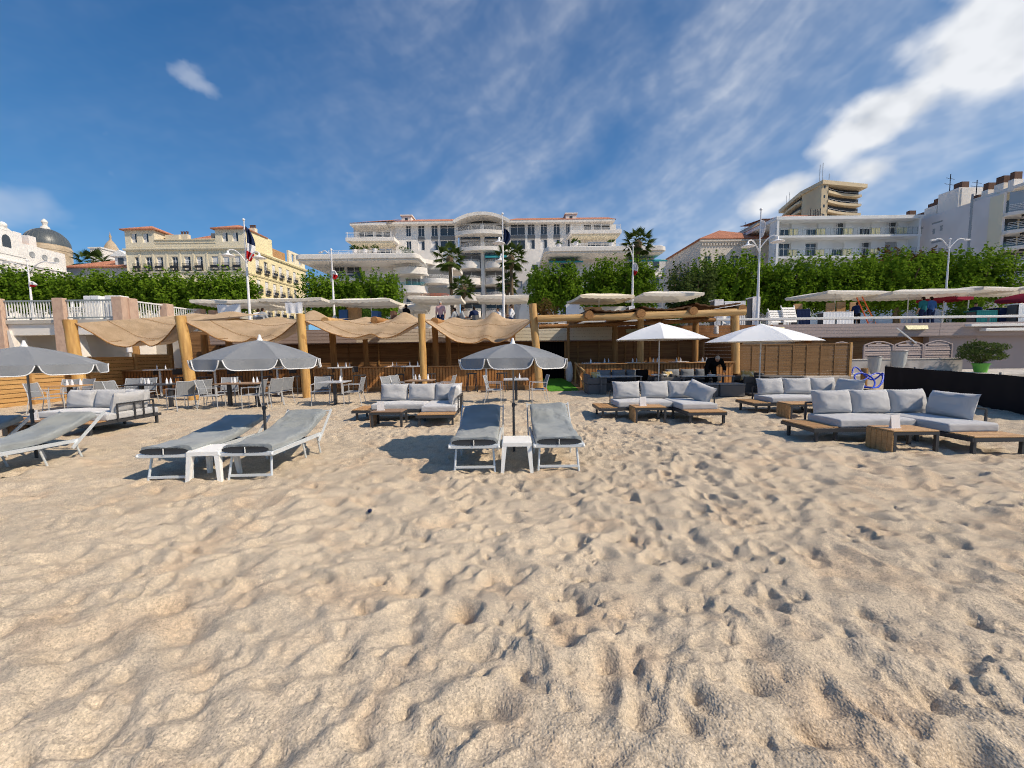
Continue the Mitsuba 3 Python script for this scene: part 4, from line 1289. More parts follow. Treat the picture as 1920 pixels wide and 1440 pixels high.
HT, HS = high_items(0.8), stool_items()
for i, (px_, y, lb) in enumerate(((300, 15.6, "high table before the rust cushions"), (403, 15.6, "high table right behind the second log post"), (520, 15.5, "high table left of the third log post"), (640, 15.6, "high table right of the third log post"), (775, 16.0, "high table left of the fourth log post"), (912, 15.9, "high table under the right umbrella"))):
    x = (px_ - 960) * y / 740
    stamp("high_table", HT, mv(x, y, 0.0), lb, "high table", "high tables along the counter")
    napkins("napkin", x, y, 1.10, ((-0.14, 0.05), (0.17, 0.08)), "the " + lb)
    for s in (-1, 1):
        stamp("bar_stool", HS, mv(x + s * 0.62, y + 0.25, 0.0) @ rot(s * 1.3), f"dark bar stool {'left' if s < 0 else 'right'} of the {lb}", "bar stool", "dark bar stools along the counter")
for i, (px_, y, z) in enumerate(((1106, 17.1, 1.12), (1135, 17.3, 1.12), (1187, 17.3, 1.12), (1225, 17.2, 1.12), (1268, 17.3, 1.12), (1316, 17.2, 1.12), (743, 17.4, 1.08), (656, 17.5, 1.08))):
    x = (px_ - 960) * y / 740
    wh = ("first tray right of the turf ramp", "second tray right of the turf ramp", "tray left of the first parasol pole", "tray at the first parasol pole", "tray right of the first parasol pole", "tray left of the waiter", "tray left of the fourth log post", "tray right of the third log post")[i]
    stamp("tray", [("", P(M().box((0, 0, 0), (0.75, 0.36, 0.02), 0, 0.005), "glass_top" if i % 2 else "card_white"), mv(x, y - 0.25, z - 0.02))], None, f"place {wh} on the slatted counter", "tray", "place trays on the counters")
    napkins("napkin", x, y - 0.25, z - 0.01, ((-0.08, 0.02), (0.10, 0.04)) if i else ((0.0, 0.02),), "the " + wh)

# ------------------------------------------------------------------ left: slatted fence, and the terrace building above it


def slat_fence(A, B, h, n, mats, label, pitch=1.85, base=0.0, step=None):
    m, L = frame(A, B)
    it = []
    npan = max(1, int(round(L / pitch)))
    w = L / npan
    for k in range(npan):
        hh = h + (step[k] if step else 0)
        for q in range(n):
            zc = base + hh * (q + 0.5) / n
            j = R.uniform(-0.006, 0.006)
            it.append(("slat", ub(mats[q % len(mats)]), m @ mv(k * w + w / 2, j, zc) @ scl(w - 0.10, 0.03, hh / n - 0.022)))
        it.append(("post", ub(mats[0]), m @ mv(k * w + 0.04, -0.02, base + hh / 2 - 0.05) @ scl(0.09, 0.09, hh + 0.14)))
        it.append(("backing", ub("interior_plank"), m @ mv(k * w + w / 2, 0.04, base + hh / 2) @ scl(w, 0.012, hh - 0.03)))
    it.append(("post", ub(mats[0]), m @ mv(L - 0.04, -0.02, base + h / 2) @ scl(0.09, 0.09, h + 0.05)))
    return stamp("slat_fence", it, None, label, "fence")


slat_fence((-16.3, 9.5), (-16.9, 19.6), 1.62, 11, ["fence_pine"], "yellow slatted wooden fence on the left, half in the shade of the sail", 1.9, 0, [0, 0, 0, 0, 0.1])

tb = []
TY, TX = 20.0, -19.3
tb.append(("back_wall", P(M().span((-60, 23.0, -0.2), (TX - 0.2, 23.3, 3.2)), "fence_taupe")))
tb.append(("slab", P(M().span((-60, TY - 0.1, 3.30), (TX, 27, 3.50), 0.01), "concrete_pale")))
tb.append(("beam", P(M().span((-60, TY, 2.75), (TX - 0.1, TY + 0.35, 3.298)), "stucco_white")))
tb.append(("ceiling", P(M().span((-60, TY + 0.36, 3.1), (TX - 0.1, 23.0, 3.2)), "stucco_beige")))
for k, px_ in enumerate((-118, 16, 130)):
    x = (px_ - 960) * TY / 740
    xb = x + 0.02
    tb.append(("column", P(M().span((x - 0.27, TY - 0.22, 0), (x + 0.27, TY - 0.01, 4.55), 0.01), "column_pink")))
    tb.append(("fin", P(M().add([(x + 0.30, TY - 0.1, 3.0), (x + 0.42, TY - 0.1, 3.0), (x + 1.0, TY - 0.1, 0.2), (x + 0.42, TY - 0.1, 0.2), (x + 0.30, TY + 0.5, 3.0), (x + 0.42, TY + 0.5, 3.0), (x + 1.0, TY + 0.5, 0.2), (x + 0.42, TY + 0.5, 0.2)], [[0, 3, 2, 1], [4, 5, 6, 7], [0, 1, 5, 4], [1, 2, 6, 5], [3, 7, 6, 2], [0, 4, 7, 3]]), "stucco_white")))
tb.append(("window", P(M().span((-45, 22.9, 0.3), (-19.7, 22.99, 2.3)), "window_glass")))
tb.append(("ceiling_lamp", P(M().box(((185 - 960) * 21.5 / 740, 21.5, 3.06), (1.2, 0.5, 0.05)), "panel_grey")))
tb.append(("terrace_wall", P(M().span((TX - 0.3, TY + 0.3, 0), (TX - 0.05, 24.6, 3.29)), "stucco_white")))
stamp("terrace_building", tb, None, "white and pink terrace building with columns above the left fence", "building")


def railing(A, B, z, h, label, ncol):
    m, L = frame(A, B)
    it = [("top_rail", P(M().span((0, -0.05, z + h - 0.10), (L, 0.05, z + h - 0.03)), "rail_grey" if ncol else "rail_white"), m), ("bottom_rail", P(M().span((0, -0.03, z + 0.07), (L, 0.03, z + 0.12)), "rail_grey"), m)]
    b = M()
    for k in range(int(L / 0.145)):
        b.box((0.07 + k * 0.145, 0, z + h / 2 - 0.01), (0.04, 0.03, h - 0.2))
    it.append(("balusters", P(b, "rail_white"), m, {"kind": "stuff"}))
    return stamp("railing", it, None, label, "railing", "white baluster railings of the left terrace")


railing((-32, TY - 0.05), (-25.8, TY - 0.05), 3.5, 1.0, "white baluster railing at the left edge of the terrace", 1)
railing((-25.25, TY - 0.05), (-22.75, TY - 0.05), 3.5, 1.0, "white baluster railing between the two pink columns on the left", 1)
railing((-22.15, TY - 0.05), (-19.75, TY - 0.05), 3.5, 1.0, "white baluster railing right of the leaning column, before the white cabinets", 1)
railing((TX - 0.05, TY + 0.5), (TX + 0.05, TY + 2.05), 3.5, 1.0, "near white railing on the receding side of the terrace", 0)
railing((TX + 0.05, TY + 2.6), (TX + 0.15, TY + 4.3), 3.5, 0.95, "far white railing on the receding side of the terrace", 0)
for i, (x, y, w) in enumerate(((-19.45, TY - 0.05, 0.5), (TX - 0.02, TY + 0.28, 0.42), (TX + 0.02, TY + 2.33, 0.5), (TX + 0.10, TY + 4.6, 0.45), (TX + 0.55, TY + 5.2, 0.4), (TX + 1.3, TY + 6.0, 0.4))):
    stamp("pillar", [("", P(M().box((x, y, 3.95), (w, 0.45, 1.25 - 0.06 * i), 0, 0.012), "column_pink"))], None, ("corner pillar of the terrace railing, left face", "corner pillar of the terrace railing, right face", "pink pillar between the two receding railings", "pink pillar at the far end of the receding railing", "second pink pillar beyond the receding railing", "last small pink pillar right of the receding railing")[i], "pillar", "pink railing pillars")
for i, x in enumerate((-21.55, -20.45)):
    stamp("white_cabinet", [("", P(M().box((x, TY + 0.8, 4.12), (0.80, 0.5, 1.26), 0, 0.02), "plastic_white")), ("door_seam", P(M().box((x, TY + 0.546, 4.12), (0.012, 0.006, 1.15)), "rail_grey"))], None, ("left one of the two white cabinets behind the terrace railing", "right one of the two white cabinets behind the terrace railing")[i], "cabinet", "white cabinets on the terrace")
# stack of white chairs behind the railing
for k in range(3):
    x = -23.4 + 0.42 * k
    m = M()
    for q in range(3):
        m.box((x, TY + 0.9, 3.95 + q * 0.12), (0.4, 0.4, 0.03)).bar((x - 0.2, TY + 1.1, 3.95 + q * 0.12), (x - 0.22, TY + 1.2, 4.35 + q * 0.1), 0.03, 0.03).bar((x + 0.2, TY + 1.1, 3.95 + q * 0.12), (x + 0.18, TY + 1.2, 4.35 + q * 0.1), 0.03, 0.03)
    for sx in (-1, 1):
        for sy in (-1, 1):
            m.bar((x + sx * 0.18, TY + 0.9 + sy * 0.18, 3.95), (x + sx * 0.2, TY + 0.9 + sy * 0.2, 3.5), 0.03, 0.03)
    stamp("chair_stack", [("", P(m, "plastic_white"))], None, ("left", "middle", "right")[k] + " stack of white plastic chairs behind the railing left of the white cabinets", "chair stack", "white chair stacks on the terrace")

# ------------------------------------------------------------------ right: white parasols, rattan lounges, waiter


def parasol_items(Rr, H0, Hr, n, turn):
    it = [("pole", P(M().tube([(0, 0, 0), (0, 0, H0)], 0.024, 10), "chair_metal", 40)), ("base", P(M().box((0, 0, 0.04), (0.7, 0.7, 0.08), 0, 0.02), "rattan_grey"))]
    for k in range(n):
        a0, a1 = turn + k * 2 * PI / n, turn + (k + 1) * 2 * PI / n
        e0, e1 = np.array([math.cos(a0), math.sin(a0)]), np.array([math.cos(a1), math.sin(a1)])
        g = np.zeros((9, 9, 3))
        for i, s in enumerate(np.linspace(0, 1, 9)):
            for j, t in enumerate(np.linspace(0, 1, 9)):
                e = (e0 * (1 - t) + e1 * t) * Rr * s * (1 - 0.05 * math.sin(PI * t) * s)
                g[i, j] = (e[0], e[1], H0 - (H0 - Hr) * s + 0.05 * math.sin(PI * s) - 0.03 * math.sin(PI * t) * s * (1 - s))
        it.append(("panel", P(M().grid(g), "umbrella_white", True)))
        it.append(("rib", P(M().tube([(0, 0, H0 - 0.05), (e0[0] * Rr, e0[1] * Rr, Hr - 0.012)], 0.009, 5), "chair_metal")))
    it.append(("cap", P(M().lathe([(0, H0 + 0.02), (0.10, H0 - 0.005), (0.2, H0 - 0.055)], n=n), "umbrella_white", 40)))
    return it


stamp("parasol", parasol_items(1.72, 2.58, 1.98, 6, 0.25), mv(5.33, 14.3, 0), "left one of the two plain white parasols, in front of the pergola", "parasol", "plain white parasols by the pergola")
stamp("parasol", parasol_items(1.75, 2.45, 1.86, 6, 0.45), mv(8.55, 13.6, 0), "right one of the two plain white parasols, before the brown fence", "parasol", "plain white parasols by the pergola")


def lounge_items(w):
    it = [("body", P(M().span((-w / 2, -0.05, 0.0), (w / 2, 0.75, 0.36), 0.02), "rattan_grey")), ("back", P(M().span((-w / 2, 0.60, 0.36), (w / 2, 0.76, 0.74), 0.03), "rattan_grey"))]
    for s in (-1, 1):
        it.append(("arm", P(M().span((s * w / 2 - 0.10, -0.05, 0.36), (s * w / 2 + 0.08, 0.76, 0.64), 0.03), "rattan_grey")))
    it.append(("seat_cushion", P(slab((-w / 2 + 0.1, -0.04, 0.36), (w / 2 - 0.1, 0.6, 0.46), 4), "sling_dark", 45)))
    n = max(2, int(w / 0.6))
    for k in range(n):
        it.append(("back_cushion", P(pillow(0.56, 0.40, 0.2, 40 + k), "umbrella_grey", True), mv(-w / 2 + 0.1 + (k + 0.5) * (w - 0.2) / n, 0.52, 0.45) @ rot(-0.2, "x")))
    return it


def glass_table_items(w):
    it = [("top", P(M().box((0, 0, 0.66), (w, 0.75, 0.03), 0, 0.006), "glass_top"))]
    for sx in (-1, 1):
        for sy in (-1, 1):
            it.append(("leg", P(M().box((sx * (w / 2 - 0.05), sy * 0.32, 0.32), (0.05, 0.05, 0.66)), "rattan_grey")))
    return it


LO = lounge_items(2.0)
LG = "grey rattan lounge sofas"
TUB = [("body", P(M().span((-0.38, -0.35, 0.0), (0.38, 0.35, 0.38), 0.03), "rattan_grey")), ("back", P(M().span((-0.38, 0.25, 0.38), (0.38, 0.38, 0.74), 0.03), "rattan_grey")), ("arm", P(M().span((-0.40, -0.35, 0.38), (-0.30, 0.38, 0.62), 0.02), "rattan_grey")), ("arm", P(M().span((0.30, -0.35, 0.38), (0.40, 0.38, 0.62), 0.02), "rattan_grey")), ("cushion", P(slab((-0.28, -0.32, 0.38), (0.28, 0.25, 0.47), 8), "sling_dark", 45))]
stamp("lounge_sofa", LO, mv(4.35, 15.5, 0), "rattan lounge sofa with grey cushions against the right counter, left one", "sofa", LG)
stamp("lounge_sofa", LO, mv(7.15, 15.5, 0), "rattan lounge sofa with grey cushions against the right counter, behind the waiter", "sofa", LG)
stamp("glass_table", glass_table_items(1.55), mv(4.0, 14.75, 0), "glass topped table before the left rattan sofa", "table", "glass topped lounge tables")
stamp("glass_table", glass_table_items(1.85), mv(7.0, 14.35, 0), "glass topped table over which the waiter bends", "table", "glass topped lounge tables")
for x, y, a, lb in ((3.15, 14.9, E1, "rattan armchair at the left end of the left glass table, with a gold cushion"), (5.55, 14.7, Wt, "rattan armchair at the right end of the left glass table"), (5.75, 14.6, E1, "rattan armchair at the left end of the right glass table, with a gold cushion"), (8.75, 14.6, Wt, "dark rattan armchair at the right end of the right glass table")):
    stamp("rattan_armchair", TUB, mv(x, y, 0) @ rot(a + PI), lb, "armchair", "grey rattan armchairs")
for i, (x, y, a) in enumerate(((3.2, 14.75, 0.5), (5.85, 14.55, 0.5), (8.6, 14.4, -0.6))):
    stamp("gold_cushion", [("", P(pillow(0.42, 0.40, 0.16, 90 + i), "cushion_gold", True), mv(x, y, 0.45) @ rot(a) @ rot(-0.35, "x"))], None, ("gold and white cushion at the left end of the left glass table", "gold and white cushion at the left end of the right glass table", "gold and white cushion at the right end of the right glass table")[i], "cushion", "gold patterned cushions")
for i, x in enumerate((6.55, 7.45)):
    stamp("pouf", [("", P(M().box((x, 13.55, 0.21), (0.86, 0.6, 0.42), 0, 0.03), "rattan_grey")), ("lid", P(M().box((x, 13.55, 0.43), (0.87, 0.61, 0.03), 0, 0.008), "umbrella_grey"))], None, ("left", "right")[i] + " grey rattan pouf in front of the glass table with the waiter", "pouf", "grey rattan poufs")
stamp("rattan_box", [("", P(M().span((8.75, 13.4, 0), (10.0, 14.2, 0.62), 0.03), "rattan_grey")), ("lid", P(M().span((8.73, 13.38, 0.62), (10.02, 14.22, 0.66), 0.008), "rattan_grey"))], None, "grey rattan chest left of the far corner sofa, below the right parasol", "chest")
stamp("black_bag", [("", P(pillow(0.5, 0.42, 0.3, 77), "cloth_black", True), mv(5.0, 15.2, 0.46) @ rot(0.3))], None, "black bag lying on the left rattan sofa", "bag")
stamp("white_towel", [("", P(M().box((5.45, 14.6, 0.70), (0.5, 0.3, 0.05), 0.1, 0.015), "cloth_white"))], None, "folded white cloth at the right end of the left glass table", "cloth")

wj = dict(pelvis=(0, -0.12, 0.98), chest=(0, 0.18, 1.13), neck=(0, 0.36, 1.24), head=(0, 0.50, 1.27), hipl=(-0.11, -0.12, 0.93), hipr=(0.11, -0.12, 0.93), kneel=(-0.13, 0.0, 0.50), kneer=(0.14, -0.04, 0.50), footl=(-0.15, -0.06, 0.06), footr=(0.17, -0.10, 0.06), shl=(-0.22, 0.27, 1.20), shr=(0.22, 0.27, 1.20), ell=(-0.33, 0.33, 0.93), elr=(0.34, 0.36, 0.93), hal=(-0.26, 0.50, 0.84), har=(0.30, 0.55, 0.78))
body(wj, {**RAD, "chest": 0.165, "pelvis": 0.145}, (0, 0.75, -0.66), "hair_grey", {"jacket": "cloth_black", "trousers": "cloth_black"}, mv(7.62, 15.05, 0) @ rot(PI - 0.08), "person in black bending over the right glass table, grey haired, wiping it")
stamp("wiping_cloth", [("", P(M().box((7.30, 14.42, 0.695), (0.24, 0.16, 0.03), 0.3, 0.01), "cloth_white"))], None, "white wiping cloth under the hand of the person in black", "cloth")

# brown woven fence on the right of the bar
A, B = np.array((9.95, 17.4)), np.array((14.55, 17.05))
m, L = frame(A, B)
it = []
for k in range(9):
    it.append(("upright", ub("fence_brown"), m @ mv(0.03 + k * (L - 0.06) / 8, -0.012, 0.92) @ scl(0.03, 0.03, 1.72)))
for q in range(15):
    for k in range(4):
        it.append(("slat", ub("fence_brown"), m @ mv((k + 0.5) * L / 4, (0.0, 0.008)[(q + k) % 2], 0.10 + q * 0.116) @ scl(L / 4 - 0.004, 0.018, 0.110)))
it.append(("end_post", ub("fence_pine"), m @ mv(L + 0.05, 0, 0.92) @ scl(0.09, 0.09, 1.86)))
it.append(("cap", ub("fence_brown"), m @ mv(L / 2, 0, 1.80) @ scl(L, 0.06, 0.04)))
stamp("woven_fence", it, None, "brown wooden fence of woven slats behind the right corner sofas", "fence")
# side return of the bar's right end and its board wall
it = []
for q in range(12):
    it.append(("board", ub("fence_brown"), mv(10.15, 19.1, 0.2 + q * 0.17 + 0.08) @ scl(0.04, 3.4, 0.155)))
stamp("board_wall", it, None, "brown board wall closing the right end of the bar", "wall")
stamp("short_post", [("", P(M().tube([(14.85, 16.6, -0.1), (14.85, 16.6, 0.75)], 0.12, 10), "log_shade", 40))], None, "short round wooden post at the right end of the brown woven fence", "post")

# black screen in front of the lock-ups, with thin posts
SA, SB2 = np.array((14.131, 14.948)), np.array((11.55, 8.2))
m, L = frame(SA, SB2)
g = np.array([[(L * a, 0.015 * math.sin(a * 21) + 0.008 * math.sin(a * 57 + b), 0.95 * b - 0.05 - 0.012 * math.sin(a * 4 * PI) ** 2 * b) for a in np.linspace(0, 1, 60)] for b in np.linspace(0, 1, 7)])
it = [("cloth", P(M().grid(g).grid(g + (0, 0.012, 0), True), "screen_black", True), m)]
for k in range(5):
    it.append(("post", P(M().tube([(L * k / 4, 0.05, -0.1), (L * k / 4, 0.05, 0.95)], 0.022, 7), "pole_steel", 40), m))
stamp("screen", it, None, "black cloth windscreen on thin posts behind the nearest corner sofa", "screen")

# blue hose in loops on the sand
wp = np.array([(14.257, 16.5, 0.546), (14.651, 16.6, 0.671), (14.94, 16.3, 0.283), (15.249, 16.2, 0.55), (14.795, 15.8, 0.104), (14.1, 15.4, -0.085), (14.757, 16, 0.219), (14.704, 16.5, 0.54), (14.18, 16.3, 0.425), (14.411, 16.2, 0.252), (15.241, 16.5, 0.534), (15.193, 16.1, 0.294), (14.272, 15.5, -0.033), (14.197, 15.8, 0.069), (14.319, 16.4, 0.283), (13.98, 16.1, 0.133), (14.28, 15.7, 0.033)])
from scipy.interpolate import CubicSpline

cs_ = CubicSpline(np.arange(len(wp)), wp)
hp = cs_(np.linspace(0, len(wp) - 1, 200))
hp[:, 2] = np.maximum(hp[:, 2], 0.03)
stamp("hose", [("", P(M().tube(hp, 0.03, 7), "hose_blue", True))], None, "bright blue hose coiled on the sand beside the black screen", "hose")

# low concrete wall with arched fence panels, bins, potted shrub
WY = 18.9
wl = [("", P(M().span((15.6, WY, -0.2), (16.1, WY + 0.3, 1.02), 0.01).span((16.12, WY, -0.2), (21.6, WY + 0.3, 1.02), 0.015), "concrete_wall")), ("coping", P(M().span((15.6, WY - 0.03, 1.022), (21.65, WY + 0.33, 1.07), 0.01), "concrete_pale"))]
stamp("concrete_wall", wl, None, "low stained concrete wall under the arched fence panels", "wall")


def arched_panel(x0, x1, y, z0, h, rise, rz, label):
    w = x1 - x0
    it = []
    n = 9
    a = np.linspace(0, 1, 15)
    arch = np.stack([x0 + w * a, a * 0 + y, z0 + h + rise * np.sin(PI * a)], -1)
    it.append(("arched_cap", P(M().tube(arch, 0.035, 6), "fence_taupe", 40)))
    for s in (0, 1):
        it.append(("stile", ub("fence_taupe"), mv(x0 + w * s, y, z0 + h / 2) @ scl(0.07, 0.06, h)))
    zz = z0
    q = 0
    while zz < z0 + h + rise - 0.04:
        top = zz + 0.105
        lo = 0.0
        if top > z0 + h:
            f = min(1, max(0, (top - z0 - h) / rise))
            lo = math.asin(f) / PI
        it.append(("slat", ub("fence_taupe"), mv(x0 + w / 2, y + (0.0, 0.012)[q % 2], zz + 0.05) @ rot(-0.25, "x") @ scl(w * (1 - 2 * lo) - 0.06, 0.016, 0.10)))
        zz += 0.112
        q += 1
    it.append(("backing", P(M().span((x0 + 0.02, y + 0.03, z0), (x1 - 0.02, y + 0.04, z0 + h)), "rattan_grey")))
    stamp("arched_fence", it, None, label, "fence", "taupe arched fence panels")


PX = [16.06, 17.23, 18.72, 20.19, 21.61]
for k, lb in enumerate(("arched fence panel farthest left, in shade beside the brown fence", "second arched fence panel, behind the grey bag", "third arched fence panel, with the pale bar resting on its right top", "rightmost arched fence panel, partly behind the green potted shrub")):
    arched_panel(PX[k] + 0.04, PX[k + 1] - 0.04, WY + 0.5 + (0.6 if k == 0 else 0), 1.0, 0.72, 0.18, 0, lb)
stamp("pale_bar", [("", P(M().bar((18.9, WY + 0.6, 2.55), (19.75, WY + 0.45, 1.80), 0.07, 0.05), "rail_white"))], None, "pale slanting bar leaning on the third arched fence panel", "bar")
for i, (px_, y, top, bot, wd) in enumerate(((1640, 17.2, 664, 697, 0.48), (1685, 17.6, 654, 690, 0.58))):
    x = (px_ - 960) * y / 740
    z1 = 1.6 + (647.5 - top) * y / 740
    z0 = 1.6 + (647.5 - bot) * y / 740
    prof = [(0.02, z0), (wd * 0.28, z0 + 0.05), (wd * 0.42, z0 + 0.3), (wd * 0.5, z1 - 0.03), (wd * 0.52, z1), (wd * 0.44, z1 + 0.01), (0.0, z1 - 0.02)]
    stamp("bag_stand", [("bag", P(M().lathe(prof, (x, y, 0), 18), "bag_grey", True)), ("ring", P(M().lathe([(wd * 0.52, z1 - 0.02), (wd * 0.56, z1), (wd * 0.52, z1 + 0.02)], (x, y, 0), 18), "pole_steel", True)), ("post", P(M().tube([(x, y + wd * 0.6, -0.1), (x, y + wd * 0.6, z1 + (0.22 if i else 0.05))], 0.02, 6), "pole_steel", 40))], None, ("smaller pale bin bag on a stand, left one before the concrete wall", "bigger pale bin bag on a stand, right one before the concrete wall")[i], "bin", "bin bags on stands")


def leaf_cloud(pts, nrm, size, rng, ratio=0.62):
    """Diamond leaves, two triangles each, at the points, facing roughly along nrm."""
    n = len(pts)
    d = rng.normal(size=(n, 3))
    nn = nrm + 0.75 * rng.normal(size=(n, 3))
    nn /= np.linalg.norm(nn, axis=1, keepdims=True)
    a = np.cross(nn, d)
    a /= np.linalg.norm(a, axis=1, keepdims=True)
    b = np.cross(nn, a)
    s = size * rng.uniform(0.6, 1.25, (n, 1))
    v = np.stack([pts - a * s * 0.5, pts + b * s * ratio * 0.5 + nn * s * 0.06, pts + a * s * 0.5, pts - b * s * ratio * 0.5 + nn * s * 0.06], 1).reshape(-1, 3)
    k = np.arange(n)[:, None] * 4
    f = np.vstack([k + np.array([0, 1, 2]), k + np.array([0, 2, 3])])
    return M().add(v, f)


rg = np.random.default_rng(21)
sx, sy = (1840 - 960) * 18.0 / 740, 18.0
n = 2600
dirs = rg.normal(size=(n, 3))
dirs /= np.linalg.norm(dirs, axis=1, keepdims=True)
rad = rg.uniform(0.45, 1.0, (n, 1)) ** 0.6
sc = 1 + 0.35 * (meshkit.noise(dirs * 2.3, 3)[:, None] - 0.5) * 2
pts = dirs * rad * sc * np.array([0.88, 0.7, 0.50]) + np.array([sx, sy, 1.36])
it = [("pot", P(M().lathe([(0.0, 0), (0.20, 0.0), (0.27, 0.36), (0.30, 0.36), (0.30, 0.42), (0.26, 0.42), (0.24, 0.38), (0, 0.38)], (sx, sy, 0.42), 20), "pot_green", 40)), ("foliage", P(leaf_cloud(pts, dirs, 0.13, rg, 0.35), "leaf_olive"))]
st = M()
for k in range(14):
    q = pts[rg.integers(n)]
    st.tube([(sx, sy, 0.8), (sx + (q[0] - sx) * 0.4, sy + (q[1] - sy) * 0.4, 1.1), q], [0.02, 0.014, 0.005], 5)
it.append(("stem", P(st, "trunk_bark")))
stamp("potted_shrub", it, None, "bushy green shrub in a bright green pot on the concrete apron", "plant")
# lock-up front on the right
lk = [("wall", P(M().span((15.2, 21.0, 0.3), (22.9, 21.25, 2.2)), "interior_plank")), ("shutter", P(M().span((23.0, 20.9, 0.4), (40, 21.1, 2.2)), "fence_taupe")), ("pillar", P(M().span((21.8, 20.7, 0.4), (22.9, 21.0, 2.2)), "fence_taupe")), ("pillar", P(M().span((15.6, 20.6, 0.4), (16.2, 21.0, 2.2)), "bar_larch_dark"))]
lk.append(("awning_box", P(M().span((23.2, 20.05, 2.62), (40, 20.35, 2.74), 0.01).span((23.9, 20.0, 2.38), (40, 20.3, 2.52), 0.01), "rail_white")))
stamp("lock_up", lk, None, "taupe shuttered lock-up with a white awning box at the right edge", "building")

# ------------------------------------------------------------------ the promenade: trees, palms, lamps, market parasols, people
FL = 2.85


def hz(px):
    return 668 - 0.0122 * px


def plane_tree(x, y, w, dp, z1, z0, seed, label, leaf="leaf_plane", loose=0.0, group="clipped plane trees along the promenade", size=0.25, dens=1.35):
    rg = np.random.default_rng(seed)
    zc, hh = (z0 + z1) / 2, (z1 - z0) / 2
    n = int(320 * dens * w / 5.0)
    d = rg.normal(size=(n, 3))
    d = np.sign(d) * np.abs(d) ** 0.7
    d /= np.linalg.norm(d, axis=1, keepdims=True)
    bump = 1 + (0.16 + loose) * (meshkit.fbm(d * 1.7 + seed, 3, seed) - 0.5) * 2
    e = 0.62
    rr = rg.uniform(0.30, 1.0, n) ** 0.55
    sup = (np.sum(np.abs(d) ** 3.2, 1)) ** (-1 / 3.2)
    c = d * (rr * sup * bump)[:, None] * np.array([w / 2, dp / 2, hh]) + np.array([x, y, zc])
    up = np.stack([d[:, 0] * 0.35, d[:, 1] * 0.35, np.full(n, 1.0)], 1) + 0.22 * rg.normal(size=(n, 3))
    up /= np.linalg.norm(up, axis=1, keepdims=True)
    pts, nrm = [], []
    for k in range(n):
        L = rg.uniform(0.6, 1.5) * (1.25 if d[k, 2] > 0.5 else 0.9)
        m = 17
        t = rg.random(m)
        q = c[k] + up[k] * (t * L - 0.35 * L)[:, None] + rg.normal(size=(m, 3)) * 0.17 * (1.15 - 0.8 * t)[:, None]
        pts.append(q)
        nrm.append(np.tile(d[k] * 0.8 + np.array([0, 0, 0.7]), (m, 1)))
    # the dim inside of the crown
    q = rg.uniform(-1, 1, (int(900 * dens), 3)) * np.array([w / 2, dp / 2, hh]) * 0.72 + np.array([x, y, zc - 0.1 * hh])
    pts.append(q)
    nrm.append(rg.normal(size=q.shape))
    q = rg.normal(size=(int(330 * dens), 3))
    q /= np.linalg.norm(q, axis=1, keepdims=True)
    q = q * (rg.random((len(q), 1)) ** 0.4) * np.array([w / 2, dp / 2, hh]) * 0.74 + np.array([x, y, zc - 0.12 * hh])
    core = leaf_cloud(q, rg.normal(size=q.shape), 0.75, rg, 0.9)
    crown = leaf_cloud(np.vstack(pts), np.vstack(nrm), size, rg, 0.8)
    tr = M().tube([(x, y, FL - 0.1), (x + 0.05, y, FL + 1.2), (x - 0.05, y + 0.05, z0 + 0.4)], [0.24, 0.19, 0.17], 9)
    it = [("trunk", P(tr, "trunk_bark", 50))]
    lm = M()
    for k in range(7):
        a = k * 2 * PI / 7 + 0.3
        lm.tube([(x, y, z0 + 0.1), (x + 0.22 * w * math.cos(a), y + 0.22 * dp * math.sin(a), zc - 0.2 * hh), (x + 0.36 * w * math.cos(a), y + 0.36 * dp * math.sin(a), zc + 0.5 * hh)], [0.11, 0.08, 0.03], 6)
    it.append(("limbs", P(lm, "trunk_bark")))
    crown.add(np.vstack(core.v), np.vstack(core.f))
    it.append(("crown", P(crown, leaf)))
    return stamp("plane_tree", it, None, label, "tree", group)


TREES = (
    (-45, 106, 504, 578, 38, "clipped plane tree at the left edge, behind the first lamp post"),
    (108, 240, 509, 580, 38, "clipped plane tree behind the white cabinets"),
    (236, 352, 508, 582, 38, "clipped plane tree below the left half of the pale hotel front"),
    (345, 462, 506, 585, 38, "clipped plane tree left of the tall flag pole"),
    (560, 655, 512, 590, 38, "clipped plane tree behind the slim lamp post left of centre"),
    (645, 748, 512, 590, 38, "clipped plane tree before the white wing with curved balconies"),
    (988, 1100, 493, 578, 37, "clipped plane tree right of the palms in the centre"),
    (1090, 1243, 480, 580, 37, "tall clipped plane tree behind the pole with the red and white flag"),
    (1302, 1440, 472, 585, 36, "clipped plane tree left of the twin lamp post"),
    (1430, 1532, 480, 585, 36, "clipped plane tree right of the twin lamp post"),
    (1524, 1645, 474, 582, 36, "clipped plane tree below the middle of the white hotel"),
    (1632, 1775, 464, 580, 36, "clipped plane tree below the right end of the white hotel"),
    (1764, 1908, 460, 575, 36, "rightmost clipped plane tree, below the lilac party wall"),
)
for i, (xa, xb, yt, yb, d, lb) in enumerate(TREES):
    pc = (xa + xb) / 2
    x, w = xat(pc, d, 8.0), (xb - xa) * d / 740
    plane_tree(x, d + 1, w * 0.99, 5.0, at(pc, yt, d - 0.5)[1] - 0.35, at(pc, yb, d)[1] - 0.2, 100 + i, lb)
plane_tree(xat(1300, 33, 6.0), 33.5, 3.6, 3.5, 8.3, 4.0, 140, "loose dark olive-leaved tree between the cream building and the plane trees", "leaf_olive", 0.35, None, 0.22, 1.0)
plane_tree(xat(1690, 42, 10.0), 42, 9.5, 3.0, 11.2, 7.5, 141, "rust tinged tree showing above the clipped plane trees on the right", "leaf_rust", 0.2, None, 0.3, 0.6)


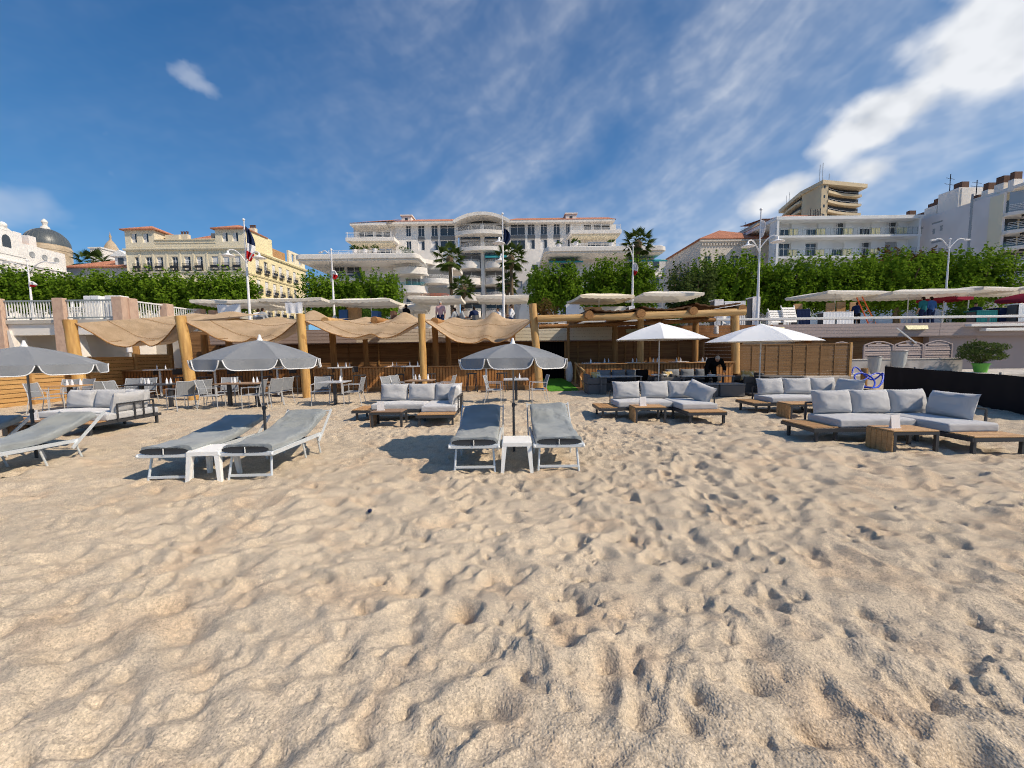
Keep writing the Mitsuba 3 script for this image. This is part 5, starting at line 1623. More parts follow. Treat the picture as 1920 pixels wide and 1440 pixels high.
def palm(x, y, z1, r, seed, label, lean=0.0):
    rg = np.random.default_rng(seed)
    it = [("trunk", P(M().tube([(x + lean, y, FL - 0.1), (x + lean * 0.5, y, (FL + z1) / 2), (x, y, z1)], [0.24, 0.19, 0.17], 9), "trunk_bark", 50))]
    it.append(("skirt", P(M().lathe([(0.18, z1 - 1.3), (0.36, z1 - 0.7), (0.42, z1 - 0.2), (0.2, z1 + 0.1)], (x, y, 0), 12), "trunk_bark")))
    n = 30
    for k in range(n):
        az = k * 2.39996 + rg.normal(0, 0.15)
        el = math.asin(max(-0.75, min(0.97, 0.95 - 1.75 * (k + 0.5) / n + rg.normal(0, 0.06))))
        L = r * rg.uniform(0.95, 1.2)
        dv = np.array([math.cos(az) * math.cos(el), math.sin(az) * math.cos(el), math.sin(el)])
        a = np.array([x, y, z1])
        hub = a + dv * L * 0.60 + np.array([0, 0, -0.04 * L])
        m = M().tube([a, hub], [0.035, 0.015], 4)
        sd = np.cross(dv, (0, 0, 1.0))
        sd /= np.linalg.norm(sd)
        nn = np.cross(sd, dv)
        for q in range(15):
            t = (q - 7) / 7 * 1.5
            dr_ = dv * math.cos(t) + sd * math.sin(t)
            tip = hub + dr_ * L * 0.50 * (1 - 0.10 * abs(t)) - np.array([0, 0, 0.20 * L * (0.3 + abs(t) * 0.5)])
            wv = np.cross(dr_, nn) * 0.042 * r
            midp = hub + (tip - hub) * 0.5 + nn * 0.05
            m.add([hub, midp + wv, tip, midp - wv], [[0, 1, 2, 3]])
        it.append(("frond", P(m, "leaf_palm")))
    return stamp("palm_tree", it, None, label, "palm tree", "fan palms on the promenade")


for i, (px_, py_, d, r, lb) in enumerate(((843, 482, 44, 1.75, "tall fan palm left of the balcony shaft, taller of the left pair"), (868, 537, 44, 1.45, "short fan palm close beside the tall left palm"), (958, 480, 44, 1.7, "tall fan palm right behind the central flag pole"), (952, 528, 45, 1.35, "shorter fan palm half hidden by the central flag pole"), (1196, 452, 40, 1.55, "fan palm rising above the plane tree right of centre"))):
    palm(at(px_, py_, d)[0], d, at(px_, py_, d)[1], r, 60 + i, lb, (0.25, -0.2, 0.1, -0.3, 0.0)[i])


def lampshade(m, c, r):
    x, y, z = c
    m.lathe([(0.02, z + 0.22), (0.05, z + 0.16), (0.07, z + 0.06), (r, z - 0.06), (r, z - 0.08), (0.05, z - 0.05), (0.0, z - 0.05)], (x, y, 0), 14)


POLES = []


def lamp_post(px_, d, top, arms, label, kind="bell"):
    x, z1 = at(px_, top, d)
    POLES.append(x)
    it = [("pole", P(M().tube([(x, d, FL - 0.2), (x, d, FL + 1), (x, d, z1)], [0.10, 0.075, 0.03], 10), "paint_white", 50)), ("foot", P(M().lathe([(0.20, FL), (0.18, FL + 0.25), (0.11, FL + 0.35)], (x, d, 0), 12), "paint_white", 40)), ("finial", P(M().ball((x, d, z1 + 0.06), 0.07, 2), "paint_white", True))]
    for az, reach, zz in arms:
        zz = at(px_, zz, d)[1]
        dx, dy = math.cos(az) * reach, math.sin(az) * reach
        t = np.linspace(0, 1, 8)
        arc = np.stack([x + dx * t, d + dy * t, zz - 0.35 + 0.75 * np.sin(t * PI * 0.62) - 0.12 * t], -1)
        m = M().tube(arc, 0.032, 6)
        it.append(("arm", P(m, "paint_white", True)))
        m = M()
        e = arc[-1]
        if kind == "bell":
            lampshade(m, (e[0], e[1], e[2] - 0.20), 0.34)
        else:
            m.bar(e, e + np.array([dx * 0.3, dy * 0.3, -0.02]), 0.14, 0.07)
        it.append(("arm/lamp_head", P(m, "paint_white", 40)))
    return stamp("lamp_post", it, None, label, "lamp post", "white lamp posts of the promenade")


def furled_flag(name, px_, d, y0, y1, w, cols, label, side=1):
    """A flag hanging limp along its pole: bands of cloth with folds."""
    x = POLES[-1] + 0.05
    za, zb = at(px_, y0, d)[1], at(px_, y1, d)[1]
    it = []
    nb = len(cols)
    for k, c in enumerate(cols):
        t = np.linspace(k / nb, (k + 1) / nb, 7)
        u = np.linspace(0, 1, 11)
        g = np.array([[(x + side * w * a * (0.35 + 0.65 * math.sin(PI * min(1, b * 0.9 + 0.1))), d + 0.10 * math.sin(a * 12 + b * 3), za + (zb - za) * (b + 0.12 * a)) for a in u] for b in t])
        it.append(("band", P(M().grid(g).grid(g + (0, 0.01, 0), True), c, True)))
    stamp(name, it, None, label, "flag", "limp flags on the promenade poles")


lamp_post(51, 26.0, 490, ((PI, 1.6, 500), (0, 1.5, 500)), "thin white lamp post at the far left with two straight arms", "flat")
furled_flag("flag", 57, 26, 527, 537, 0.35, ["cloth_white", "cloth_white", "cloth_red"], "small limp flag on the far left lamp post")
lamp_post(457, 22.3, 414, ((PI + 0.3, 0.85, 480), (-0.2, 0.85, 484)), "tall white flag pole with two bell lamps left of the yellow building side")
furled_flag("flag", 461, 22.3, 424, 484, 0.45, ["cloth_navy", "cloth_navy", "cloth_white", "cloth_red"], "limp blue, white and red flag on the tall left pole")
lamp_post(621, 25.0, 470, ((PI - 0.3, 0.7, 478),), "slim white lamp post with one arm before the left white wing", "flat")
furled_flag("flag", 624, 25, 506, 522, 0.25, ["cloth_white", "cloth_red"], "small pale flag low on the slim left lamp post")
lamp_post(942, 22.3, 403, ((-PI / 2 - 0.25, 0.8, 462), (PI / 2 + 0.2, 0.8, 482)), "tall white pole with two bell lamps in the centre of the picture")
furled_flag("flag", 943, 22.3, 428, 456, 0.38, ["cloth_navy", "cloth_navy"], "limp dark blue flag on the central pole")
lamp_post(1187, 24.0, 463, ((PI, 0.35, 474),), "slim white lamp post before the tall plane tree right of centre", "flat")
furled_flag("flag", 1188, 24, 492, 514, 0.28, ["cloth_white", "cloth_white", "cloth_red"], "small limp white and red flag right of centre")
lamp_post(1427, 22.0, 395, ((PI + 0.2, 0.75, 462), (-0.25, 0.85, 454)), "white twin lamp post right of centre with two bell lamps")
furled_flag("flag", 1426, 22, 412, 442, 0.22, ["cloth_white", "cloth_white"], "limp white flag on the twin lamp post")
lamp_post(1781, 27.0, 450, ((PI, 1.0, 456), (0, 1.0, 456)), "slim white lamp post at the right before the lilac party wall", "flat")


def market_parasol(xa, xb, yt, yb, d, dp, turn, mat, label, cloth=None):
    pc = (xa + xb) / 2
    x = xat(pc, d, 5.0)
    w = (xb - xa) * d / 740
    zt, ze = at(pc, yt, d)[1], at(pc, yb, d)[1] + 0.14
    it = [("pole", P(M().tube([(x, d, FL), (x, d, zt)], 0.03, 8), "rail_white", 40))]
    cs = [np.array(c) for c in ((-w / 2, -dp / 2), (w / 2, -dp / 2), (w / 2, dp / 2), (-w / 2, dp / 2))]
    ca, sa = math.cos(turn), math.sin(turn)
    cs = [np.array([c[0] * ca - c[1] * sa, c[0] * sa + c[1] * ca]) for c in cs]
    for k in range(4):
        c0, c1 = cs[k], cs[(k + 1) % 4]
        g = np.zeros((7, 13, 3))
        for i, s in enumerate(np.linspace(0, 1, 7)):
            for j, t in enumerate(np.linspace(0, 1, 13)):
                e = (c0 * (1 - t) + c1 * t) * s
                g[i, j] = (x + e[0], d + e[1], zt - (zt - ze) * (0.35 * s + 0.65 * s * s) - 0.05 * math.sin(PI * t) * s)
        it.append(("panel", P(M().grid(g), mat, True)))
        t = np.linspace(0, 1, 49)
        e = c0[None] * (1 - t[:, None]) + c1[None] * t[:, None]
        top = np.column_stack([x + e[:, 0], d + e[:, 1], ze - 0.05 * np.sin(PI * t)])
        bot = top - np.column_stack([0 * t, 0 * t, 0.13 + 0.05 * np.abs(np.sin(t * PI * 9))])
        it.append(("panel/valance", P(M().grid(np.stack([top, bot])), mat)))
        it.append(("rib", P(M().tube([(x, d, zt - 0.04), (x + c0[0] * 0.5, d + c0[1] * 0.5, zt - (zt - ze) * 0.34 - 0.05), (x + c0[0], d + c0[1], ze - 0.03)], 0.014, 5), "rail_white")))
    stamp("market_parasol", it, None, label, "parasol", "big market parasols on the promenade")
    return x, ze


market_parasol(392, 508, 563, 572, 25, 3.0, 0.05, "canvas_thin", "market parasol left of the tall left flag pole, with a hanging white cloth")
market_parasol(470, 545, 568, 577, 29, 3.0, -0.1, "canvas_thin", "market parasol with wavy valance just right of the tall left flag pole")
market_parasol(515, 627, 560, 569, 25, 3.0, -0.06, "canvas_thin", "market parasol before the slim left lamp post")
market_parasol(641, 750, 560, 571, 24.5, 3.0, -0.10, "canvas_thin", "market parasol right of the slim left lamp post")
market_parasol(748, 802, 570, 583, 26, 2.6, 0.3, "canvas_thin", "tilted market parasol between two flat ones left of the palms")
market_parasol(776, 868, 556, 565, 25, 3.0, 0.02, "canvas_thin", "market parasol below the left pair of palms")
market_parasol(897, 989, 555, 564, 25, 3.0, 0.0, "canvas_thin", "market parasol behind the central pole")
market_parasol(1074, 1172, 551, 564, 24.5, 3.0, 0.12, "canvas_cream", "cream market parasol with an orange glow beneath, right of the fifth log post")
market_parasol(1188, 1296, 547, 560, 25, 3.2, 0.05, "canvas_thin", "market parasol right of the pole with the red and white flag")
market_parasol(1504, 1628, 545, 557, 26, 3.2, 0.12, "canvas_thin", "market parasol above the brown chairs and the orange ladder")
market_parasol(1640, 1768, 543, 556, 25, 3.2, -0.10, "canvas_thin", "market parasol above the two men in teal and blue")
market_parasol(1772, 1862, 538, 550, 27, 3.2, 0.2, "canvas_thin", "market parasol right of the slim right lamp post")
market_parasol(1862, 1960, 538, 549, 27, 3.2, 0.1, "canvas_thin", "market parasol cut off by the right edge")
market_parasol(1750, 1792, 557, 564, 25, 2.0, 0.2, "cloth_maroon", "small maroon umbrella right of the two men")
market_parasol(1904, 1950, 549, 564, 24, 2.0, 0.2, "cloth_maroon", "maroon umbrella at the right edge of the promenade")
for i, (xa, xb, ya, yb, d) in enumerate(((406, 452, 571, 592, 23.4), (534, 568, 567, 587, 23.4))):
    u, v = np.linspace(0, 1, 13), np.linspace(0, 1, 8)
    (x0, z0), (x1, z1) = at(xa, ya, d), at(xb, yb, d)
    g = np.array([[(x0 + (x1 - x0) * (a * (1 - 0.1 * b) + 0.05 * b), d + 0.05 * math.sin(a * 14) * b, z0 + (z1 - z0) * b + 0.05 * math.sin(a * 9) * (1 - b)) for a in u] for b in v])
    stamp("hanging_cloth", [("", P(M().grid(g).grid(g + (0, 0.01, 0), True), "cloth_white", True)), ("line", P(M().tube([g[0, 0] - (0.3, 0, 0), g[0, -1] + (0.3, 0, 0)], 0.012, 4), "iron_dark"))], None, ("white cloth hanging under the parasol left of the tall flag pole", "white cloth hanging above the third log post")[i], "cloth", "white cloths hung up at the market")

# people on the promenade
SHIRTS = (
    (484, 23.2, "sit", "cloth_white", "hair_dark", 0.15, 0.3, "person in white sitting right of the tall left flag pole"),
    (492, 23.0, "sit", "shutter_grey", "hair_dark", 0.15, -0.2, "person in grey seated beside one in white, right of the left flag pole"),
    (826, 23.2, "stand", "cloth_pink", "hair_grey", -0.05, PI, "person in a pink shirt standing above the left end of the rightmost sail"),
    (853, 23.6, "sit", "shutter_grey", "hair_dark", 0.1, 1.2, "person in pale grey sitting below the short palm, left of another"),
    (867, 23.4, "sit", "shutter_grey", "hair_dark", 0.1, -1.4, "person in grey sitting between the one in pale grey and the one in purple"),
    (889, 23.3, "sit", "cloth_navy", "hair_dark", 0.12, 0.5, "person in dark blue sitting left of the central pole"),
    (934, 23.6, "sit", "cloth_white", "hair_dark", 0.05, 2.0, "small person in white seated just left of the central pole"),
    (959, 23.0, "sit", "cloth_white", "hair_dark", 0.15, 1.6, "person in a white shirt with black hair sitting right of the central pole"),
    (1607, 24.0, "reach", "cloth_navy", "hair_dark", -0.22, -0.8, "child-sized person in blue reaching up to the orange ladder"),
    (1731, 23.8, "stand", "cloth_teal", "hair_dark", 0, 0.1, "person in a teal shirt seen from behind, left of two standing together"),
    (1746, 23.8, "stand", "cloth_blue", "hair_dark", 0, 0.0, "person in a bright blue shirt seen from behind, right of two standing together"),
    (1830, 24.5, "sit", "cloth_navy", "hair_dark", 0.1, 1.9, "person in dark blue sitting under the parasol at the far right"),
    (762, 24.5, "stand", "cloth_black", "hair_dark", -0.1, 1.0, "person in black under the tilted parasol left of the palms"),
)
for px_, d, pose, sh, hr_, dz, a, lb in SHIRTS:
    j = seated() if pose == "sit" else standing(arms="reach" if pose == "reach" else "down")
    s = 0.86 if pose == "reach" else 1.0
    body(j, RAD, (0, 1, -0.1), hr_, {"shirt": sh, "trousers": "cloth_navy" if sh != "cloth_navy" else "cloth_black"}, mv(xat(px_, d, 4.0), d, FL + (dz if pose == "sit" else 0)) @ rot(a) @ scl(s), lb, "people on the promenade")
    if pose == "sit":
        stamp("market_chair", [("seat", P(M().box((0, 0, 0.42), (0.42, 0.42, 0.03), 0, 0.008), "rattan_grey")), ("backrest", P(M().box((0, -0.21, 0.68), (0.42, 0.03, 0.36), 0, 0.01), "rattan_grey")), ("legs", P(M().bar((-0.18, -0.18, 0), (-0.18, -0.18, 0.42), 0.03, 0.03, (0, 1, 0)).bar((0.18, -0.18, 0), (0.18, -0.18, 0.42), 0.03, 0.03, (0, 1, 0)).bar((-0.18, 0.18, 0), (-0.18, 0.18, 0.42), 0.03, 0.03, (0, 1, 0)).bar((0.18, 0.18, 0), (0.18, 0.18, 0.42), 0.03, 0.03, (0, 1, 0)), "rattan_grey"), None, {"kind": "stuff"})], mv(xat(px_, d, 4.0), d, FL + dz * 0.5) @ rot(a), "chair of the " + " ".join(lb.replace(" sitting between the one in pale grey and the one in purple", " left of the one in dark blue").replace("a white shirt with black hair sitting", "a white shirt").split()[:13]), "chair", "chairs of the people sitting on the promenade")
# ladder, chairs, stalls and boxes of the market
lx, ly = xat(1628, 23.2, 4.0), 23.2
st = M()
it = []
for s in (-1, 1):
    it.append(("rail", P(M().bar((lx - 0.55 + s * 0.02, ly + s * 0.2, 4.55), (lx + 0.35 + s * 0.02, ly + s * 0.25, 2.86), 0.05, 0.04), "cloth_orange")))
for k in range(5):
    t = (k + 0.7) / 5.5
    it.append(("rung", P(M().bar((lx - 0.55 + 0.9 * t, ly - 0.22, 4.55 - 1.69 * t), (lx - 0.55 + 0.9 * t, ly + 0.22, 4.55 - 1.69 * t), 0.03, 0.03), "cloth_orange")))
stamp("ladder", it, None, "leaning orange red ladder on the promenade edge", "ladder")
for i, (px_, py_, d, lb) in enumerate(((1492, 578, 25.5, "first tall brown chair back from the left on the right promenade"), (1552, 576, 25, "second tall brown chair back, left of the parasol pole"), (1572, 574, 25, "third tall brown chair back, right of the parasol pole"), (1596, 575, 24.6, "fourth tall brown chair back, beside the child in blue"))):
    x, z1 = at(px_, py_, d)
    z1 += 0.25
    it = [("backrest", P(M().box((x, d - 0.2, z1 - 0.32), (0.55, 0.06, 0.64), 0, 0.015), "teak")), ("seat", P(M().box((x, d, z1 - 0.66), (0.52, 0.45, 0.06), 0, 0.01), "teak"))]
    for sx in (-1, 1):
        for sy in (-1, 1):
            it.append(("leg", P(M().bar((x + sx * 0.22, d + sy * 0.18, z1 - 0.66), (x + sx * 0.23, d + sy * 0.19, FL), 0.04, 0.04), "teak")))
    stamp("brown_chair", it, None, lb, "chair", "brown chairs under the right market parasols")
BOXES = (
    (1060, 1085, 572, 24.0, "cloth_white", "low white stall table left of the cream market parasol"),
    (1095, 1125, 577, 24.5, "teak", "brown stall table below the cream market parasol"),
    (1126, 1170, 576, 25.5, "rail_white", "white stall table right of the cream market parasol"),
    (1176, 1187, 575, 23.0, "card_white", "grey box at the foot of the pole with the red and white flag"),
    (1334, 1351, 563, 23.6, "card_white", "upright pale board on an easel left of the twin lamp post"),
    (1353, 1391, 566, 24.2, "cloth_white", "wide pale board right of the upright one"),
    (1404, 1418, 558, 23.0, "card_white", "tall pale board left behind the twin lamp post"),
    (1487, 1512, 581, 23.5, "cloth_navy", "dark blue covered stall table at the right promenade"),
    (1536, 1592, 586, 23.2, "cloth_white", "long stall table with white skirt under the brown chairs"),
    (1820, 1858, 583, 23.4, "cloth_teal", "teal covered stall table at the far right"),
    (1862, 1900, 578, 24.0, "cloth_navy", "navy covered stall table left of the white cover at the right edge"),
    (1897, 1918, 570, 23.4, "plastic_white", "rounded white cover at the right edge of the promenade"),
    (640, 655, 582, 25.0, "cloth_blue", "blue crate left below the market parasol left of centre"),
    (655, 675, 578, 25.2, "teak", "brown upright board below the market parasol left of centre"),
    (700, 712, 584, 24.6, "cloth_blue", "blue crate right of the parasol pole left of centre"),
    (735, 742, 584, 24.4, "chimney_brown", "small brown crate left of the tilted market parasol"),
)
for xa, xb, yt, d, mt, lb in BOXES:
    x, w = xat((xa + xb) / 2, d, 4.0), (xb - xa) * d / 740
    z1 = at(xa, yt, d)[1]
    it = [("top", P(M().box((x, d, z1 - 0.03), (w, 0.7, 0.06), 0, 0.012), mt))]
    u = np.linspace(0, 1, 33)
    lo = max(FL, z1 - 1.6)
    per = np.array([(x - w / 2 + w * a, d - 0.34) for a in u] + [(x + w / 2 - 0.01, d - 0.34 + 0.68 * a) for a in u[1:]])
    wv = 0.015 * np.sin(np.arange(len(per)) * 1.9)
    g = np.stack([np.column_stack([per[:, 0], per[:, 1] - 0.0, np.full(len(per), z1 - 0.05)]), np.column_stack([per[:, 0], per[:, 1] - wv - 0.02, np.full(len(per), lo)])])
    it.append(("skirt", P(M().grid(g, True), mt, True)))
    it.append(("stand", P(M().span((x - w * 0.42, d - 0.2, FL), (x + w * 0.42, d + 0.25, z1 - 0.07)), "rattan_grey")))
    stamp("market_stall", it, None, lb, "stall", "stalls and boards on the promenade")
for i, (px_, d, w, h, lb) in enumerate(((1372, 23.2, 1.0, 0.5, "left one of two slatted pale deck chairs by the twin lamp post"), (1462, 22.9, 0.9, 0.62, "slatted pale deck chair right of the twin lamp post"), (1484, 22.8, 0.75, 0.75, "taller slatted pale deck chair before the dark blue stall"))):
    x = xat(px_, d, 4.0)
    it = []
    for k in range(6):
        it.append(("slat", ub("rail_white"), mv(x, d + 0.05 * k, FL + 0.25 + h * (k + 0.5) / 6 * 1.2) @ rot(-0.4, "x") @ scl(w, 0.02, h / 6)))
    for s in (-1, 1):
        it.append(("frame", P(M().bar((x + s * w / 2, d - 0.1, FL), (x + s * w / 2, d + 0.35, FL + 0.35 + h * 1.2), 0.04, 0.04), "rail_white")))
    stamp("deck_chair", it, None, lb, "chair", "slatted deck chairs on the promenade edge")
rg = np.random.default_rng(77)
for i, (px_, d, w, h, mat, lb) in enumerate(((1020, 26, 1.6, 1.7, "leaf_rust", "rust red shrub right of the fifth log post"), (1205, 27, 1.6, 1.3, "leaf_shrub", "green shrub below the market parasol right of centre"), (1258, 27, 2.2, 1.2, "leaf_shrub", "low green shrub left of the pale boards"), (1800, 25.5, 1.6, 1.0, "leaf_shrub", "green plants under the right market parasols"), (690, 27.5, 2.6, 1.7, "leaf_shrub", "green shrub behind the parasol pole left of centre"))):
    x = xat(px_, d, 4.0)
    n = 1300
    dirs = rg.normal(size=(n, 3))
    dirs /= np.linalg.norm(dirs, axis=1, keepdims=True)
    pts = dirs * (rg.random((n, 1)) ** 0.45) * (1 + 0.5 * (meshkit.noise(dirs * 2.5 + i, i)[:, None] - 0.5)) * np.array([w / 2, w / 2, h * 0.6]) + np.array([x, d, FL + h * 0.7])
    stamp("shrub", [("foliage", P(leaf_cloud(pts, dirs, 0.16, rg, 0.45), mat)), ("stem", P(M().tube([(x, d, FL - 0.05), (x, d, FL + h * 0.6)], 0.05, 6), "trunk_bark"))], None, lb, "shrub", "shrubs on the promenade")

# ------------------------------------------------------------------ the town behind the promenade


def wall_holes(L, z0, z1, holes, th):
    """An upright wall in the xz plane (y 0 to th) with rectangular openings (u, z, w, h)."""
    p = Polygon([(0, z0), (L, z0), (L, z1), (0, z1)])
    for u, z, w, h in holes:
        p = p.difference(sbox(u - w / 2, z, u + w / 2, z + h))
    m = M()
    for q in getattr(p, "geoms", [p]):
        t = trimesh.creation.extrude_polygon(q, th, engine="earcut")
        v = np.array(t.vertices)
        m.add(np.column_stack([v[:, 0], v[:, 2], v[:, 1]]), np.array(t.faces)[:, ::-1])
    return m


FRM = {}


def window(it, m, u, z, w, h, kind="glass", frame_mat="paint_white", depth=0.16):
    """A window in its opening: frame with a mullion, panes behind it; or a lowered shutter."""
    key = (round(w, 2), round(h, 2), frame_mat)
    if key not in FRM:
        f = M()
        t = 0.06
        f.span((-w / 2, 0, 0), (-w / 2 + t, 0.06, h)).span((w / 2 - t, 0, 0), (w / 2, 0.06, h)).span((-w / 2 + t, 0, 0), (w / 2 - t, 0.06, t)).span((-w / 2 + t, 0, h - t), (w / 2 - t, 0.06, h)).span((-t / 2, 0.002, t), (t / 2, 0.058, h - t))
        if h > 1.7:
            f.span((-w / 2 + t, 0.004, h * 0.68), (w / 2 - t, 0.056, h * 0.68 + 0.05))
        FRM[key] = P(f, frame_mat)
    it.append(("window", FRM[key], m @ mv(u, depth, z)))
    if kind == "glass":
        it.append(("window/pane", ub("window_glass"), m @ mv(u, depth + 0.05, z + h / 2) @ scl(w - 0.08, 0.012, h - 0.08)))
    elif kind == "curtain":
        it.append(("window/pane", ub("window_glass"), m @ mv(u + w * 0.2, depth + 0.05, z + h / 2) @ scl(w * 0.56, 0.012, h - 0.08)))
        it.append(("window/blind", ub("shutter_white"), m @ mv(u - w * 0.26, depth + 0.05, z + h / 2) @ scl(w * 0.38, 0.014, h - 0.08)))
    elif kind == "half":
        it.append(("window/shutter", ub("shutter_white"), m @ mv(u, depth - 0.02, z + h * 0.78) @ scl(w - 0.02, 0.03, h * 0.44)))
        it.append(("window/pane", ub("window_glass"), m @ mv(u, depth + 0.05, z + h * 0.3) @ scl(w - 0.08, 0.012, h * 0.55)))
    else:
        it.append(("window/shutter", ub("shutter_grey" if kind == "shut" else "shutter_white"), m @ mv(u, depth - 0.02, z + h / 2) @ scl(w - 0.01, 0.03, h - 0.01)))


def cornice(it, m, L, z, prof=((0.0, 0.0), (0.25, 0.12), (0.32, 0.28)), mat="stucco_cream", name="cornice", ends=0.2):
    f = M()
    for (o0, h0), (o1, h1) in zip(prof[:-1], prof[1:]):
        f.span((-ends, -o1, z + h0), (L + ends, 0.0, z + h1 - 0.002))
    it.append((name, P(f, mat), m))


def iron_balcony(it, m, u, z, w, mat="iron_dark", out=0.28, h=0.95):
    f = M().span((-w / 2, -out, -0.06), (w / 2, 0, 0.0))
    f.span((-w / 2, -out, h - 0.04), (w / 2, -out + 0.04, h))
    n = max(4, int(w / 0.16))
    for k in range(n + 1):
        f.span((-w / 2 + k * (w - 0.03) / n, -out, 0), (-w / 2 + k * (w - 0.03) / n + 0.03, -out + 0.03, h))
    f.span((-w / 2, -out, 0.25), (w / 2, -out + 0.03, 0.62))
    it.append(("balcony", P(f, mat), m @ mv(u, 0, z)))


def hip_roof(it, x0, x1, y0, y1, z, rise, over=0.4, mat="roof_tile", name="roof"):
    x0, x1, y0, y1 = x0 - over, x1 + over, y0 - over, y1 + over
    s = min(x1 - x0, y1 - y0) / 2
    yc, xc = (y0 + y1) / 2, (x0 + x1) / 2
    if x1 - x0 >= y1 - y0:
        a, b = (x0 + s, yc, z + rise), (x1 - s, yc, z + rise)
        v = [(x0, y0, z), (x1, y0, z), (x1, y1, z), (x0, y1, z), a, b]
        f = [[0, 1, 5, 4], [2, 3, 4, 5], [1, 2, 5, 5], [3, 0, 4, 4]]
    else:
        a, b = (xc, y0 + s, z + rise), (xc, y1 - s, z + rise)
        v = [(x0, y0, z), (x1, y0, z), (x1, y1, z), (x0, y1, z), a, b]
        f = [[0, 1, 4, 4], [1, 2, 5, 4], [2, 3, 5, 5], [3, 0, 4, 5]]
    m = M().add(v, f)
    m.span((x0, y0, z - 0.15), (x1, y1, z - 0.004))
    it.append((name, P(m, mat)))


def chimney(it, x, y, z, w, h, mat="stucco_cream", pots=2, holder="chimney"):
    it.append((holder, P(M().span((x - w / 2, y - 0.3, z - 0.4), (x + w / 2, y + 0.3, z + h), 0.01), mat)))
    for k in range(pots):
        xx = x + (k - (pots - 1) / 2) * w / max(pots, 1)
        it.append((holder + "/pot", P(M().lathe([(0.13, z + h), (0.11, z + h + 0.35), (0.17, z + h + 0.4), (0.17, z + h + 0.46), (0, z + h + 0.5)], (xx, y, 0), 10), "chimney_brown", 40)))


# ---- pale yellow hotel on the left, with its yellow side
FX0, FX1, FY = -55.14, -37.81, 58.0
it = []
mF, LF = frame((FX0, FY), (FX1, FY))
rows = []
pxs = (256.6, 276.8, 297.8, 326, 349.4, 372.3, 401.6, 422.2, 443.2)
wn = []
for r_i, (za, zh) in enumerate(((13.95, 1.95), (10.9, 2.0), (7.6, 2.0))):
    for k, p in enumerate(pxs):
        wn.append((xat(p, FY, 17.0) - FX0, za, 0.92, zh, ("glass", "glass", "curtain", "glass", "curtain", "curtain", "light", "light", "light")[k] if r_i == 0 else R.choice(("glass", "light", "curtain"))))
tw = []
for p in (251, 273, 421.6, 441):
    tw.append((xat(p, FY, 18.5) - FX0, 17.9, 0.85, 1.35, "curtain"))
it.append(("front_wall", P(wall_holes(LF, FL - 0.5, 17.2, [w[:4] for w in wn], 0.35), "stucco_cream"), mF))
for w in wn:
    window(it, mF, *w)
    if w[1] > 9:
        iron_balcony(it, mF, w[0], w[1], 1.12)
tl = (tw[0][0] + tw[1][0]) / 2
tr_ = (tw[2][0] + tw[3][0]) / 2
for uc, sel in ((tl, tw[:2]), (tr_, tw[2:])):
    u0, u1 = uc - 2.1, uc + 2.1
    hs = [(w[0] - u0, w[1], w[2], w[3]) for w in sel]
    it.append(("tower_wall", P(wall_holes(u1 - u0, 17.205, 19.6, hs, 0.3), "stucco_cream"), mF @ mv(u0, -0.02, 0)))
    it.append(("tower_side", P(M().span((u1 - 0.3, 0.29, 17.2), (u1, 4.5, 19.598)).span((u0, 0.29, 17.2), (u0 + 0.3, 4.5, 19.598)), "stucco_cream"), mF))
    for w in sel:
        window(it, mF @ mv(0, -0.02, 0), *w)
    hip_roof(it, FX0 + u0, FX0 + u1, FY, FY + 4.5, 19.75, 1.1, 0.4)
it.append(("parapet", P(M().span((tl + 2.12, 0.02, 17.2), (tr_ - 2.12, 0.35, 18.35)), "stucco_cream"), mF))
f = M()
for k in range(3):
    f.span((tl + 2.1, 0.0 - 0.06 * k, 17.3 + 0.45 * k), (tr_ - 2.1, 0.02, 17.36 + 0.45 * k))
it.append(("moulding", P(f, "stucco_cream"), mF))
cornice(it, mF, LF, 16.75)
cornice(it, mF, LF, 13.55, ((0, 0), (0.14, 0.12), (0.2, 0.22)))
cornice(it, mF, LF, 10.45, ((0, 0), (0.1, 0.1), (0.14, 0.2)))
f = M()
for k in range(10):
    u = k * LF / 9
    f.span((max(0, u - 0.12), -0.06, 10.7), (min(LF, u + 0.12), 0.0, 16.7))
it.append(("pilasters", P(f, "stucco_cream"), mF, {"kind": "stuff"}))
hip_roof(it, FX0 + 4.2, FX1 - 4, FY + 1.0, FY + 12, 17.9, 2.6, 0)
chimney(it, -48.09, FY + 2, 18.6, 1.2, 0.9, "stucco_cream", 3)
it.append(("dormer", P(M().span((FX0 + 4.6, FY + 1.4, 18.0), (FX0 + 6.6, FY + 4, 19.35)), "stucco_cream")))
it.append(("dormer", P(M().span((FX1 - 6.0, FY + 1.4, 18.0), (FX1 - 4.6, FY + 4, 19.5)), "panel_grey")))
# the yellow side, receding
mS, LS = frame((FX1, FY), (FX1 + 0.4, FY + 15.5))
ws = []
for p in (483.5, 498, 512, 524, 537, 549):
    y = 60 * FX1 / xat(p, 60, 14.0) - FY
    for za, zh in ((13.95, 1.95), (10.9, 2.0), (7.6, 2.0)):
        ws.append((y, za, 0.95, zh, "glass" if (p, za) in ((498, 13.95), (537, 10.9), (549, 10.9)) else "light"))
it.append(("side_wall", P(wall_holes(LS, FL - 0.5, 17.2, [w[:4] for w in ws], 0.35), "stucco_yellow"), mS))
for w in ws:
    window(it, mS, *w)
    iron_balcony(it, mS, w[0], w[1], 1.1)
cornice(it, mS, LS, 16.75, mat="stucco_yellow")
cornice(it, mS, LS, 13.3, ((0, 0), (0.12, 0.12), (0.18, 0.22)), "stucco_yellow")
cornice(it, mS, LS, 10.2, ((0, 0), (0.1, 0.1), (0.14, 0.2)), "stucco_yellow")
